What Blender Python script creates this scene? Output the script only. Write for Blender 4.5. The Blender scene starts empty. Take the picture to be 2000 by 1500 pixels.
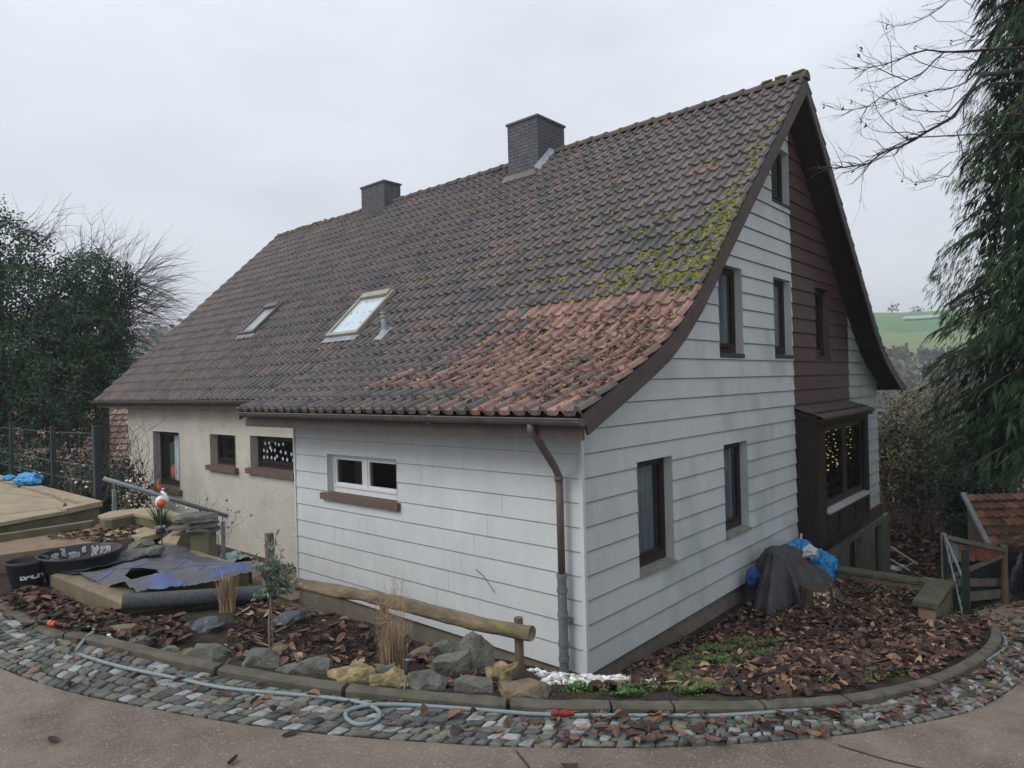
import bpy, bmesh, math, random
import numpy as np
from mathutils import Vector, Matrix, noise

# ---------------------------------------------------------------- camera, sky, sun, exposure
S = bpy.context.scene
COL = S.collection
cam_data = bpy.data.cameras.new('camera')
cam = bpy.data.objects.new('camera', cam_data)
COL.objects.link(cam)
_r, _u, _f = [[0.658666, -0.751973, -0.026356], [0.017443, -0.019758, 0.999653], [0.752233, 0.658897, -0.000103]]
cam.matrix_world = Matrix(((_r[0],_u[0],-_f[0],-5.7740),(_r[1],_u[1],-_f[1],-4.1349),(_r[2],_u[2],-_f[2],3.0453),(0,0,0,1)))
cam_data.sensor_width = 36.0
cam_data.lens = 23.9324
cam_data.clip_start = 0.05
cam_data.clip_end = 3000
S.camera = cam

SUN_EL, SUN_AZ = math.radians(42), math.radians(288)     # azimuth clockwise from +Y: a pale sun behind cloud, beyond the house to the left
world = bpy.data.worlds.new('World'); S.world = world
world.use_nodes = True
wn = world.node_tree; wn.nodes.clear()
def wnode(t, **k):
    n = wn.nodes.new(t)
    for a, b in k.items(): setattr(n, a, b)
    return n
sky = wnode('ShaderNodeTexSky', sky_type='NISHITA', sun_disc=False, sun_elevation=SUN_EL, sun_rotation=SUN_AZ, air_density=1.0, dust_density=3.0)
geo = wnode('ShaderNodeTexCoord')
sep = wnode('ShaderNodeSeparateXYZ'); wn.links.new(geo.outputs['Generated'], sep.inputs[0])
hgt = wnode('ShaderNodeValToRGB')            # cloud deck: brightness by height above the horizon
hgt.color_ramp.elements[0].position = 0.0; hgt.color_ramp.elements[0].color = (6.2,6.35,6.6,1)
hgt.color_ramp.elements[1].position = 0.62; hgt.color_ramp.elements[1].color = (8.4,8.9,9.6,1)
wn.links.new(sep.outputs['Z'], hgt.inputs[0])
map_ = wnode('ShaderNodeMapping'); map_.inputs['Scale'].default_value = (1.2,1.2,3.2)
wn.links.new(geo.outputs['Generated'], map_.inputs[0])
ns = wnode('ShaderNodeTexNoise'); ns.inputs['Scale'].default_value = 1.6; ns.inputs['Detail'].default_value = 5; ns.inputs['Roughness'].default_value = .5
wn.links.new(map_.outputs[0], ns.inputs[0])
cr = wnode('ShaderNodeValToRGB')
cr.color_ramp.elements[0].position = 0.3; cr.color_ramp.elements[0].color = (.80,.81,.84,1)
cr.color_ramp.elements[1].position = 0.72; cr.color_ramp.elements[1].color = (1.1,1.1,1.1,1)
wn.links.new(ns.outputs[0], cr.inputs[0])
mul = wnode('ShaderNodeMixRGB', blend_type='MULTIPLY'); mul.inputs[0].default_value = 1
wn.links.new(hgt.outputs[0], mul.inputs[1]); wn.links.new(cr.outputs[0], mul.inputs[2])
mix = wnode('ShaderNodeMixRGB'); mix.inputs[0].default_value = 0.9
wn.links.new(sky.outputs[0], mix.inputs[1]); wn.links.new(mul.outputs[0], mix.inputs[2])
bg = wnode('ShaderNodeBackground'); bg.inputs['Strength'].default_value = 0.105
wn.links.new(mix.outputs[0], bg.inputs['Color'])
wo = wnode('ShaderNodeOutputWorld'); wn.links.new(bg.outputs[0], wo.inputs['Surface'])

sd = bpy.data.lights.new('sun', 'SUN'); sd.energy = 1.3; sd.angle = math.radians(34); sd.color = (1.0,0.97,0.93)
sun = bpy.data.objects.new('sun', sd); COL.objects.link(sun)
_d = Vector((math.sin(SUN_AZ)*math.cos(SUN_EL), math.cos(SUN_AZ)*math.cos(SUN_EL), math.sin(SUN_EL)))
sun.rotation_euler = _d.to_track_quat('Z','Y').to_euler()
S.view_settings.view_transform = 'Standard'; S.view_settings.look = 'None'
S.view_settings.exposure = 0.27; S.view_settings.gamma = 1.0
S.view_settings.use_curve_mapping = False
S.render.engine = 'CYCLES'
try:
    S.cycles.volume_bounces = 0; S.cycles.max_bounces = 6; S.cycles.transparent_max_bounces = 12
except Exception: pass

# ---------------------------------------------------------------- helpers
R = random.Random(7)
def U(a, b): return R.uniform(a, b)
class MB:
    """collects vertices, faces and one 'tint' value per vertex, then links them as ONE mesh object"""
    def __init__(s): s.v = []; s.f = []; s.t = []; s.fm = {}; s.mi = 0
    def add(s, vs, fs, tint=0.5):
        o = len(s.v); s.v.extend([tuple(p) for p in vs])
        if s.mi:
            for k in range(len(fs)): s.fm[len(s.f)+k] = s.mi
        s.f.extend([tuple(i+o for i in f) for f in fs])
        if isinstance(tint, (list, tuple)): s.t.extend(tint)
        else: s.t.extend([tint]*len(vs))
        return s
    def quad(s, a, b, c, d, tint=.5): return s.add([a,b,c,d], [(0,1,2,3)], tint)
    def box(s, x0, x1, y0, y1, z0, z1, tint=.5):
        return s.add([(x0,y0,z0),(x1,y0,z0),(x1,y1,z0),(x0,y1,z0),(x0,y0,z1),(x1,y0,z1),(x1,y1,z1),(x0,y1,z1)],
                     [(0,3,2,1),(4,5,6,7),(0,1,5,4),(1,2,6,5),(2,3,7,6),(3,0,4,7)], tint)
    def hull8(s, lo, hi, tint=.5):   # lo, hi: 4 points each
        return s.add(list(lo)+list(hi), [(0,3,2,1),(4,5,6,7),(0,1,5,4),(1,2,6,5),(2,3,7,6),(3,0,4,7)], tint)
    def bar(s, a, b, w, h, up=(0,0,1), tint=.5):
        a = Vector(a); b = Vector(b); d = (b-a).normalized(); u = Vector(up)
        sx = d.cross(u).normalized()*w/2; u2 = sx.cross(d).normalized()*h/2
        return s.hull8([a-sx-u2,a+sx-u2,a+sx+u2,a-sx+u2],[b-sx-u2,b+sx-u2,b+sx+u2,b-sx+u2],tint)
    def tube(s, pts, rad, n=8, tint=.5, cap=True):
        pts = [Vector(p) for p in pts]; m = len(pts)
        rr = rad if isinstance(rad, (list,tuple)) else [rad]*m
        vs = []; u = None
        for i, p in enumerate(pts):
            d = (pts[min(i+1,m-1)]-pts[max(i-1,0)])
            d = d.normalized() if d.length > 1e-9 else Vector((0,0,1))
            if u is None:
                u = Vector((0,0,1)) if abs(d.z) < .9 else Vector((1,0,0))
            u = (u-d*u.dot(d))
            u = u.normalized() if u.length > 1e-6 else Vector((1,0,0))
            w = d.cross(u)
            for k in range(n):
                a = 2*math.pi*k/n; vs.append(p+(u*math.cos(a)+w*math.sin(a))*rr[i])
        fs = [(i*n+k, i*n+(k+1)%n, (i+1)*n+(k+1)%n, (i+1)*n+k) for i in range(m-1) for k in range(n)]
        if cap: fs += [tuple(range(n-1,-1,-1)), tuple((m-1)*n+k for k in range(n))]
        return s.add(vs, fs, tint)
    def lathe(s, c, prof, n=24, tint=.5):   # prof: (radius, z) around the vertical through c
        vs = [(c[0]+r*math.cos(2*math.pi*k/n), c[1]+r*math.sin(2*math.pi*k/n), c[2]+z) for r, z in prof for k in range(n)]
        fs = [(i*n+k, i*n+(k+1)%n, (i+1)*n+(k+1)%n, (i+1)*n+k) for i in range(len(prof)-1) for k in range(n)]
        return s.add(vs, fs, tint)
    def blob(s, c, r, sub=1, amp=.2, freq=3, sq=(1,1,1), seed=0, tint=.5, cutz=None):
        vs, fs = ico(sub); out = []
        for v in vs:
            d = 1+amp*noise.noise(Vector(v)*freq+Vector((seed*7.3,seed*1.7,0)))*2
            p = [c[i]+v[i]*r*sq[i]*d for i in range(3)]
            if cutz is not None: p[2] = max(p[2], cutz)
            out.append(p)
        return s.add(out, fs, tint)
    def build(s, name, mat, parent=None, smooth=False):
        me = bpy.data.meshes.new(name)
        off = Vector(parent['_o']) if parent is not None and '_o' in parent else Vector((0,0,0))
        v = np.array(s.v, dtype=np.float32).reshape(-1,3)-np.array(off[:],dtype=np.float32)
        me.from_pydata(v.tolist(), [], s.f)
        at = me.attributes.new('tint', 'FLOAT', 'POINT'); at.data.foreach_set('value', np.array(s.t, dtype=np.float32))
        if smooth: me.polygons.foreach_set('use_smooth', [True]*len(me.polygons))
        for m_ in (mat if isinstance(mat, (list, tuple)) else [mat]): me.materials.append(m_)
        if s.fm:
            ix = [0]*len(me.polygons)
            for k, v_ in s.fm.items(): ix[k] = v_
            me.polygons.foreach_set('material_index', ix)
        o = bpy.data.objects.new(name, me); COL.objects.link(o)
        if parent is not None:
            o.parent = parent; o['_o'] = tuple(off)
        me.update()
        return o
_ICO = {}
def ico(sub):
    if sub not in _ICO:
        bm = bmesh.new(); bmesh.ops.create_icosphere(bm, subdivisions=sub, radius=1)
        _ICO[sub] = ([v.co[:] for v in bm.verts], [tuple(v.index for v in f.verts) for f in bm.faces]); bm.free()
    return _ICO[sub]
def tag(o, label=None, cat=None, group=None, kind=None):
    if label: o['label'] = label
    if cat: o['category'] = cat
    if group: o['group'] = group
    if kind: o['kind'] = kind
    return o
def thing(name, loc, label, cat, group=None):
    o = bpy.data.objects.new(name, None); COL.objects.link(o)
    o.location = loc; o['_o'] = tuple(loc); o.empty_display_size = .2
    return tag(o, label, cat, group)
def copy_tree(o, parent=None):
    c = o.copy(); COL.objects.link(c)
    if parent is not None: c.parent = parent
    for ch in list(o.children): copy_tree(ch, c)
    return c

# ---------------------------------------------------------------- materials
def M(name, c1, c2=None, scale=6, rough=.85, bump=.25, bscale=60, tint=None, stains=(), spec=.3, mapping=(1,1,1), detail=6, metal=0, mixpos=(.35,.68), bdist=.01):
    m = bpy.data.materials.new(name); m.use_nodes = True
    nt = m.node_tree; N = nt.nodes; L = nt.links
    b = N['Principled BSDF']; b.inputs['Roughness'].default_value = rough; b.inputs['Metallic'].default_value = metal
    b.inputs['Specular IOR Level'].default_value = spec
    tc = N.new('ShaderNodeTexCoord'); mp = N.new('ShaderNodeMapping'); mp.inputs['Scale'].default_value = mapping
    L.new(tc.outputs['Object'], mp.inputs[0])
    def noise_(sc, det=detail, ro=.6):
        n = N.new('ShaderNodeTexNoise'); n.inputs['Scale'].default_value = sc; n.inputs['Detail'].default_value = det; n.inputs['Roughness'].default_value = ro
        L.new(mp.outputs[0], n.inputs['Vector']); return n
    def ramp(src, stops):
        r = N.new('ShaderNodeValToRGB'); e = r.color_ramp.elements
        while len(e) < len(stops): e.new(.5)
        for i, (p, c) in enumerate(stops): e[i].position = p; e[i].color = tuple(c)+(1,)
        L.new(src, r.inputs[0]); return r
    c2 = c2 or tuple(x*.75 for x in c1)
    if tint:
        at = N.new('ShaderNodeAttribute'); at.attribute_name = 'tint'
        base = ramp(at.outputs['Fac'], tint).outputs[0]
        vn = noise_(scale); vr = ramp(vn.outputs[0], [(mixpos[0],(.72,.72,.72)),(mixpos[1],(1.2,1.2,1.2))])
        mu = N.new('ShaderNodeMixRGB'); mu.blend_type = 'MULTIPLY'; mu.inputs[0].default_value = 1
        L.new(base, mu.inputs[1]); L.new(vr.outputs[0], mu.inputs[2]); col = mu.outputs[0]
    else:
        col = ramp(noise_(scale).outputs[0], [(mixpos[0],c2),(mixpos[1],c1)]).outputs[0]
    for (sc, ss, lo, hi, strength) in stains:
        n = noise_(ss, 5, .65); r = ramp(n.outputs[0], [(lo,(0,0,0)),(hi,(strength,)*3)])
        mx = N.new('ShaderNodeMixRGB'); L.new(r.outputs[0], mx.inputs[0]); L.new(col, mx.inputs[1]); mx.inputs[2].default_value = tuple(sc)+(1,)
        col = mx.outputs[0]
    L.new(col, b.inputs['Base Color'])
    if bump:
        n = noise_(bscale, 4, .6); bp = N.new('ShaderNodeBump'); bp.inputs['Strength'].default_value = bump; bp.inputs['Distance'].default_value = bdist
        L.new(n.outputs[0], bp.inputs['Height']); L.new(bp.outputs[0], b.inputs['Normal'])
    m['_col'] = 1
    return m
def glass_mat(name, tintc=(.9,.95,.95), refl=.5, f0=1.45):
    m = bpy.data.materials.new(name); m.use_nodes = True; N = m.node_tree.nodes; L = m.node_tree.links
    N.remove(N['Principled BSDF']); out = N['Material Output']
    tr = N.new('ShaderNodeBsdfTransparent'); tr.inputs[0].default_value = tintc+(1,)
    gl = N.new('ShaderNodeBsdfGlossy'); gl.inputs['Roughness'].default_value = .03; gl.inputs[0].default_value = (refl,refl,refl,1)
    lw = N.new('ShaderNodeLayerWeight'); lw.inputs[0].default_value = .5
    pw = N.new('ShaderNodeMath'); pw.operation = 'POWER'; pw.inputs[1].default_value = 4.0; L.new(lw.outputs['Facing'], pw.inputs[0])
    fr = N.new('ShaderNodeMath'); fr.operation = 'MULTIPLY_ADD'; fr.inputs[1].default_value = .9; fr.inputs[2].default_value = .05; L.new(pw.outputs[0], fr.inputs[0])
    mx = N.new('ShaderNodeMixShader'); L.new(fr.outputs[0], mx.inputs[0]); L.new(tr.outputs[0], mx.inputs[1]); L.new(gl.outputs[0], mx.inputs[2])
    L.new(mx.outputs[0], out.inputs['Surface']); return m
def siding_mat(name, c, dirt, jw=.6, strength=.55):
    """painted fibre-cement boards: thin upright joints, rain streaks, green-grey grime"""
    m = M(name, c, tuple(x*.9 for x in c), scale=2.2, rough=.55, bump=.08, bscale=30, spec=.35,
          stains=[(dirt, .8, .56, .80, strength*.5), (tuple(x*.6 for x in dirt), 14, .68, .74, .5)])
    nt = m.node_tree; N = nt.nodes; L = nt.links; b = N['Principled BSDF']
    tc = N.new('ShaderNodeTexCoord'); mp = N.new('ShaderNodeMapping'); mp.inputs['Scale'].default_value = (7,7,.55); L.new(tc.outputs['Object'], mp.inputs[0])
    n = N.new('ShaderNodeTexNoise'); n.inputs['Scale'].default_value = 1; n.inputs['Detail'].default_value = 5; L.new(mp.outputs[0], n.inputs[0])
    r = N.new('ShaderNodeValToRGB'); r.color_ramp.elements[0].position = .35; r.color_ramp.elements[0].color = (.96,.96,.955,1); r.color_ramp.elements[1].position = .6; r.color_ramp.elements[1].color = (1,1,1,1)
    L.new(n.outputs[0], r.inputs[0])
    mu = N.new('ShaderNodeMixRGB'); mu.blend_type = 'MULTIPLY'; mu.inputs[0].default_value = 1
    old = b.inputs['Base Color'].links[0].from_socket
    L.new(old, mu.inputs[1]); L.new(r.outputs[0], mu.inputs[2])
    # algae film that stops at each board: noise sampled once per row, stretched along the board, inside large damp zones
    sp_ = N.new('ShaderNodeSeparateXYZ'); L.new(tc.outputs['Object'], sp_.inputs[0])
    ad = N.new('ShaderNodeMath'); ad.operation = 'ADD'; L.new(sp_.outputs['Z'], ad.inputs[0]); ad.inputs[1].default_value = -.3
    dv = N.new('ShaderNodeMath'); dv.operation = 'DIVIDE'; L.new(ad.outputs[0], dv.inputs[0]); dv.inputs[1].default_value = .255
    fl = N.new('ShaderNodeMath'); fl.operation = 'FLOOR'; L.new(dv.outputs[0], fl.inputs[0])
    xy = N.new('ShaderNodeMath'); xy.operation = 'ADD'; L.new(sp_.outputs['X'], xy.inputs[0]); L.new(sp_.outputs['Y'], xy.inputs[1])
    cb = N.new('ShaderNodeCombineXYZ'); L.new(xy.outputs[0], cb.inputs[0]); L.new(fl.outputs[0], cb.inputs[1])
    m2 = N.new('ShaderNodeMapping'); m2.inputs['Scale'].default_value = (1.5,3.7,1); L.new(cb.outputs[0], m2.inputs[0])
    n2 = N.new('ShaderNodeTexNoise'); n2.inputs['Scale'].default_value = 1; n2.inputs['Detail'].default_value = 4; L.new(m2.outputs[0], n2.inputs[0])
    n3 = N.new('ShaderNodeTexNoise'); n3.inputs['Scale'].default_value = .55; n3.inputs['Detail'].default_value = 1; L.new(tc.outputs['Object'], n3.inputs[0])
    pr_ = N.new('ShaderNodeMath'); pr_.operation = 'MULTIPLY'; L.new(n2.outputs[0], pr_.inputs[0]); L.new(n3.outputs[0], pr_.inputs[1])
    r2 = N.new('ShaderNodeValToRGB'); r2.color_ramp.elements[0].position = .25; r2.color_ramp.elements[0].color = (0,0,0,1); r2.color_ramp.elements[1].position = .36; r2.color_ramp.elements[1].color = (strength,)*3+(1,)
    L.new(pr_.outputs[0], r2.inputs[0])
    mz = N.new('ShaderNodeMixRGB'); L.new(r2.outputs[0], mz.inputs[0]); L.new(mu.outputs[0], mz.inputs[1]); mz.inputs[2].default_value = tuple(x*.95 for x in dirt)+(1,)
    L.new(mz.outputs[0], b.inputs['Base Color'])
    return m
def emit_mat(name, c, s):
    m = bpy.data.materials.new(name); m.use_nodes = True; b = m.node_tree.nodes['Principled BSDF']
    b.inputs['Base Color'].default_value = tuple(c)+(1,); b.inputs['Emission Color'].default_value = tuple(c)+(1,); b.inputs['Emission Strength'].default_value = s
    return m
MT = {}
MT['white'] = siding_mat('white_boards', (.58,.61,.60), (.29,.33,.29), strength=.40)
MT['white_ext'] = siding_mat('white_boards_clean', (.65,.68,.68), (.52,.55,.54), strength=.15)
MT['brown_boards'] = siding_mat('brown_boards', (.105,.062,.054), (.065,.045,.040))
MT['plaster'] = M('plaster', (.60,.575,.50), (.50,.475,.41), scale=1.4, rough=.95, bump=.9, bscale=26, bdist=.02, stains=[((.30,.27,.21), 3.0, .60,.74,.5), ((.24,.22,.18), 22, .66,.72,.5)])
MT['plinth'] = M('plinth_concrete', (.25,.21,.175), (.17,.15,.125), scale=4, bump=.5, stains=[((.10,.10,.07), 3, .55,.7,.6)])
MT['basement'] = M('green_grey_render', (.20,.21,.165), (.13,.14,.105), scale=3, bump=.4)
MT['dark_wood'] = M('dark_brown_wood', (.040,.026,.020), (.024,.017,.014), scale=12, rough=.6, bump=.4, mapping=(1,1,.12), bscale=90)
MT['fascia'] = M('brown_fascia', (.105,.078,.070), (.075,.058,.052), scale=5, rough=.6, bump=.2, stains=[((.05,.045,.04), 4, .55,.72,.6)])
MT['frame'] = M('dark_window_frame', (.035,.024,.021), rough=.4, bump=.1)
MT['frame_white'] = M('white_window_frame', (.74,.76,.77), (.66,.68,.69), rough=.35, bump=0)
MT['sill_red'] = M('red_sandstone_sill', (.185,.125,.105), (.12,.085,.072), scale=14, bump=.5, bscale=120)
MT['sill_grey'] = M('pale_stone_sill', (.30,.28,.25), (.20,.19,.17), scale=10, bump=.4)
MT['sill_dark'] = M('dark_stone_sill', (.07,.07,.07), (.05,.05,.05), scale=10, bump=.3)
MT['sill_light'] = M('grey_plate_sill', (.42,.42,.42), (.32,.32,.31), scale=5, bump=.15)
MT['glass'] = glass_mat('window_glass', (.80,.85,.87), .75)
MT['glass_bay'] = glass_mat('bay_glass', (.8,.84,.84), .35)
MT['skyglass'] = M('skylight_glass', (.50,.58,.60), (.42,.50,.53), scale=3, rough=.12, bump=0, spec=.8)
MT['skyglass_dark'] = M('skylight_glass_dull', (.30,.32,.31), (.22,.24,.24), scale=3, rough=.25, bump=0, spec=.6)
MT['curtain'] = M('net_curtain', (.22,.24,.26), (.12,.14,.16), scale=4, rough=.9, bump=.3, mapping=(9,9,.3))
MT['curtain_blue'] = M('pale_blue_curtain', (.80,.85,.90), (.60,.66,.72), scale=3, rough=.9, bump=.2, mapping=(9,9,.3))
MT['red_cloth'] = M('red_lampshade', (.80,.10,.06), (.65,.07,.045), rough=.8, bump=.1)
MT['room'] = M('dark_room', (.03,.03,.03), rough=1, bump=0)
MT['tiles'] = M('roof_tiles', (.1,.1,.1), scale=16, rough=.5, bump=.5, bscale=60, spec=.5,
    tint=[(0,(.070,.068,.070)),(.25,(.120,.104,.100)),(.45,(.165,.122,.108)),(.62,(.22,.135,.11)),(.8,(.265,.145,.115)),(1,(.35,.215,.17))],
    stains=[((.030,.034,.032), 3.2, .52,.66,.65), ((.07,.10,.025), 2.3, .63,.72,.8), ((.21,.19,.16), 30, .66,.71,.35)])
MT['ridge'] = M('ridge_tiles', (.14,.10,.085), (.075,.065,.06), scale=5, bump=.5, bscale=40, stains=[((.09,.12,.03), 3, .56,.66,.7)])
MT['moss'] = M('moss', (.24,.27,.035), (.09,.13,.02), scale=9, rough=1, bump=1, bscale=140, tint=[(0,(.07,.09,.022)),(.5,(.165,.18,.042)),(1,(.31,.30,.10))], spec=.1)
MT['slate'] = M('chimney_brick', (.115,.115,.125), (.075,.078,.088), scale=7, bump=.5)
MT['zinc'] = M('grey_lead', (.33,.35,.37), (.20,.22,.24), scale=8, rough=.5, bump=.2)
MT['gutter'] = M('weathered_brown_gutter', (.13,.11,.10), (.085,.075,.07), scale=9, rough=.5, bump=.2, stains=[((.30,.29,.28), 12, .6,.68,.5)])
MT['pipe_brown'] = M('brown_downpipe', (.17,.14,.125), (.12,.10,.09), scale=4, rough=.5, bump=.1)
MT['pipe_grey'] = M('grey_drain_pipe', (.19,.21,.23), (.13,.15,.17), scale=6, rough=.45, bump=.1, stains=[((.38,.38,.37), 20, .62,.68,.6)])
MT['road'] = M('exposed_concrete_road', (.23,.185,.145), (.145,.118,.092), scale=2.0, rough=.92, bump=.55, bscale=150, detail=10,
    stains=[((.085,.068,.055), 1.3, .50,.66,.6), ((.36,.31,.26), 75, .57,.64,.75), ((.06,.05,.04), 60, .60,.68,.75), ((.16,.085,.04), 2.4, .70,.76,.35)])
MT['joint'] = M('joint_dirt', (.035,.032,.022), (.05,.055,.02), scale=20, bump=.6)
MT['cobble'] = M('cobblestones', (.2,.2,.2), scale=34, rough=.8, bump=.8, bscale=110, spec=.25,
    tint=[(0,(.075,.080,.074)),(.3,(.12,.125,.115)),(.55,(.165,.165,.14)),(.8,(.215,.20,.16)),(.86,(.25,.255,.25)),(1,(.35,.35,.34))], stains=[((.055,.05,.042), 7, .56,.72,.6),((.42,.41,.39), 85, .60,.66,.45),((.05,.05,.045), 70, .60,.68,.5)])
MT['dirt'] = M('joint_soil', (.052,.042,.032), (.032,.027,.022), scale=20, rough=1, bump=1, bscale=70, stains=[((.05,.065,.02), 5, .62,.7,.6)])
MT['kerb'] = M('kerb_concrete', (.135,.12,.095), (.07,.066,.05), scale=7, bump=.9, bscale=90, stains=[((.07,.085,.035), 4, .55,.7,.5), ((.26,.25,.23), 120, .6,.66,.4)])
MT['soil'] = M('dark_soil', (.055,.041,.030), (.028,.022,.018), scale=8, rough=1, bump=1, bscale=40, bdist=.03, stains=[((.075,.055,.035), 4, .5,.7,.6), ((.045,.06,.02), 1.2, .6,.7,.6)])
MT['lane'] = M('pale_lane', (.22,.185,.145), (.13,.105,.08), scale=1.5, bump=.4)
MT['leaf'] = M('fallen_leaves', (.1,.05,.03), scale=30, rough=.7, bump=.3, bscale=80, spec=.3,
    tint=[(0,(.028,.020,.017)),(.3,(.065,.038,.030)),(.6,(.13,.072,.050)),(.85,(.23,.135,.085)),(1,(.36,.25,.17))])
MT['stone'] = M('grey_green_stone', (.17,.165,.135), (.085,.088,.075), scale=9, rough=.8, bump=1, bscale=34, bdist=.02, stains=[((.06,.065,.055), 4, .55,.7,.6), ((.36,.35,.30), 30, .64,.7,.4)])
MT['stone_tan'] = M('brown_stone', (.22,.16,.10), (.10,.09,.07), scale=9, rough=.85, bump=1, bscale=34, bdist=.02)
MT['stone_yellow'] = M('yellow_limestone', (.36,.29,.14), (.11,.095,.055), scale=14, rough=.9, bump=1, bscale=30, bdist=.02)
MT['slab'] = M('sandstone_slabs', (.37,.30,.20), (.27,.22,.15), scale=3, rough=.9, bump=.4, stains=[((.16,.14,.10), 2.5, .56,.7,.5),((.5,.42,.3), 90,.6,.66,.4)])
MT['slab_side'] = M('mossy_concrete_edge', (.17,.145,.10), (.10,.10,.06), scale=4, bump=.6, stains=[((.06,.085,.035), 3, .5,.65,.6)])
MT['step'] = M('reddish_step', (.25,.175,.12), (.19,.135,.095), scale=4, bump=.5, stains=[((.11,.07,.05), 3, .55,.7,.6)])
MT['pondwall'] = M('brown_concrete_wall', (.24,.19,.125), (.14,.115,.075), scale=3, rough=.9, bump=.7, bscale=110, stains=[((.08,.085,.04), 2.3, .52,.66,.6),((.42,.36,.27), 100,.6,.66,.4)])
MT['membrane'] = M('grey_membrane', (.085,.087,.10), (.055,.058,.068), scale=3, rough=.45, bump=.25, bscale=15, bdist=.02, spec=.5)
MT['membrane_print'] = M('blue_print', (.095,.12,.27), (.07,.09,.20), scale=6, rough=.5, bump=.1)
MT['felt'] = M('dark_felt_roll', (.10,.11,.115), (.045,.05,.055), scale=60, rough=.75, bump=.5, bscale=160)
MT['black_plastic'] = M('black_plastic', (.020,.024,.030), (.014,.016,.020), rough=.4, bump=.05, spec=.4)
MT['plaster_splash'] = M('dried_mortar', (.45,.45,.44), (.3,.3,.3), scale=20, bump=.5)
MT['letter'] = M('white_lettering', (.55,.56,.57), rough=.6, bump=0)
MT['metal'] = M('galvanised_rail', (.21,.245,.255), (.15,.18,.19), scale=6, rough=.42, bump=.1, spec=.5)
MT['post_dark'] = M('anthracite_post', (.030,.038,.045), (.022,.028,.033), rough=.5, bump=.05)
MT['post_green'] = M('dark_green_post', (.014,.030,.024), (.010,.020,.017), rough=.45, bump=.05)
MT['log'] = M('weathered_log', (.25,.19,.12), (.085,.068,.048), scale=9, rough=.9, bump=.9, bscale=28, mapping=(1,.35,1), bdist=.02, stains=[((.20,.19,.055), 3.5, .56,.68,.7)])
MT['post_wood'] = M('wooden_post', (.17,.12,.075), (.10,.075,.05), scale=8, rough=.9, bump=.5, mapping=(1,1,.2))
MT['straw'] = M('dry_grass', (.36,.26,.15), scale=20, rough=.8, bump=0, tint=[(0,(.17,.11,.065)),(.5,(.33,.235,.14)),(1,(.50,.40,.26))])
MT['olive'] = M('olive_leaves', (.2,.25,.2), scale=10, rough=.55, bump=0, spec=.4, tint=[(0,(.075,.11,.07)),(.6,(.17,.21,.15)),(1,(.34,.38,.33))])
MT['bark'] = M('bark', (.085,.068,.055), (.05,.042,.035), scale=18, rough=.95, bump=.6)
MT['bark_pale'] = M('pale_stem', (.20,.165,.12), (.13,.105,.08), scale=18, rough=.9, bump=.3)
MT['twig'] = M('dark_twigs', (.050,.046,.045), (.035,.034,.034), scale=10, rough=.9, bump=0)
MT['weed'] = M('green_weeds', (.1,.2,.04), scale=14, rough=.6, bump=0, tint=[(0,(.030,.058,.020)),(.5,(.060,.115,.032)),(1,(.12,.20,.05))])
MT['ivy'] = M('ivy_leaves', (.05,.08,.05), scale=.9, rough=.6, bump=0, spec=.15, tint=[(0,(.024,.046,.032)),(.5,(.042,.082,.045)),(1,(.085,.135,.055))])
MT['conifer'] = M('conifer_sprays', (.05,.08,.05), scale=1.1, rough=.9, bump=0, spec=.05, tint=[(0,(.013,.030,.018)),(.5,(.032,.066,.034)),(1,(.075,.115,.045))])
MT['bushleaf'] = M('bush_leaves', (.1,.1,.05), scale=2, rough=.7, bump=0, tint=[(0,(.035,.045,.028)),(.45,(.085,.095,.05)),(.75,(.17,.15,.085)),(1,(.30,.235,.14))])
MT['blue_bag'] = M('blue_plastic_sack', (.02,.27,.56), (.012,.16,.38), scale=7, rough=.3, bump=.5, bscale=14, bdist=.03, spec=.6)
MT['tarp'] = M('dark_grey_tarp', (.080,.076,.082), (.050,.048,.053), scale=5, rough=.8, bump=.5, bscale=70)
MT['white_sheet'] = M('pale_plastic', (.55,.56,.58), (.40,.41,.43), rough=.4, bump=.2)
MT['redtile'] = M('neighbour_red_tiles', (.27,.125,.09), (.17,.09,.07), scale=4, rough=.8, bump=.3, tint=[(0,(.15,.10,.085)),(.5,(.25,.16,.135)),(1,(.36,.25,.21))])
MT['shedtile'] = M('shed_tiles', (.27,.125,.09), scale=6, rough=.8, bump=.3, tint=[(0,(.13,.085,.06)),(.5,(.28,.12,.06)),(1,(.42,.22,.13))], stains=[((.06,.07,.035), 2.5,.52,.66,.7)])
MT['oldwood'] = M('old_timber', (.19,.165,.13), (.11,.095,.075), scale=9, rough=.9, bump=.5, mapping=(.3,1,1))
MT['orange'] = M('orange_tarp', (.30,.10,.05), (.14,.055,.035), scale=5, rough=.6, bump=.4, bscale=18, bdist=.02)
MT['hose'] = M('pale_blue_hose', (.20,.245,.25), (.155,.195,.20), scale=30, rough=.45, bump=.05, spec=.5)
MT['hose_red'] = M('red_connector', (.32,.03,.025), (.08,.02,.02), scale=60, rough=.35, bump=0)
MT['nozzle'] = M('orange_nozzle', (.75,.13,.04), rough=.4, bump=0)
MT['ceramic_white'] = M('white_glass', (.70,.70,.68), rough=.15, bump=0, spec=.6)
MT['ceramic_orange'] = M('orange_glass', (.62,.11,.025), (.35,.06,.02), scale=14, rough=.15, bump=0, spec=.6)
MT['bauble'] = M('pink_bauble', (.55,.38,.34), rough=.15, bump=0, metal=.5, tint=[(0,(.35,.12,.09)),(.5,(.6,.42,.38)),(1,(.78,.76,.74))])
MT['gravel'] = M('white_gravel', (.7,.7,.68), scale=20, rough=.9, bump=.3, tint=[(0,(.25,.23,.2)),(.4,(.55,.54,.51)),(1,(.80,.80,.78))])
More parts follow.
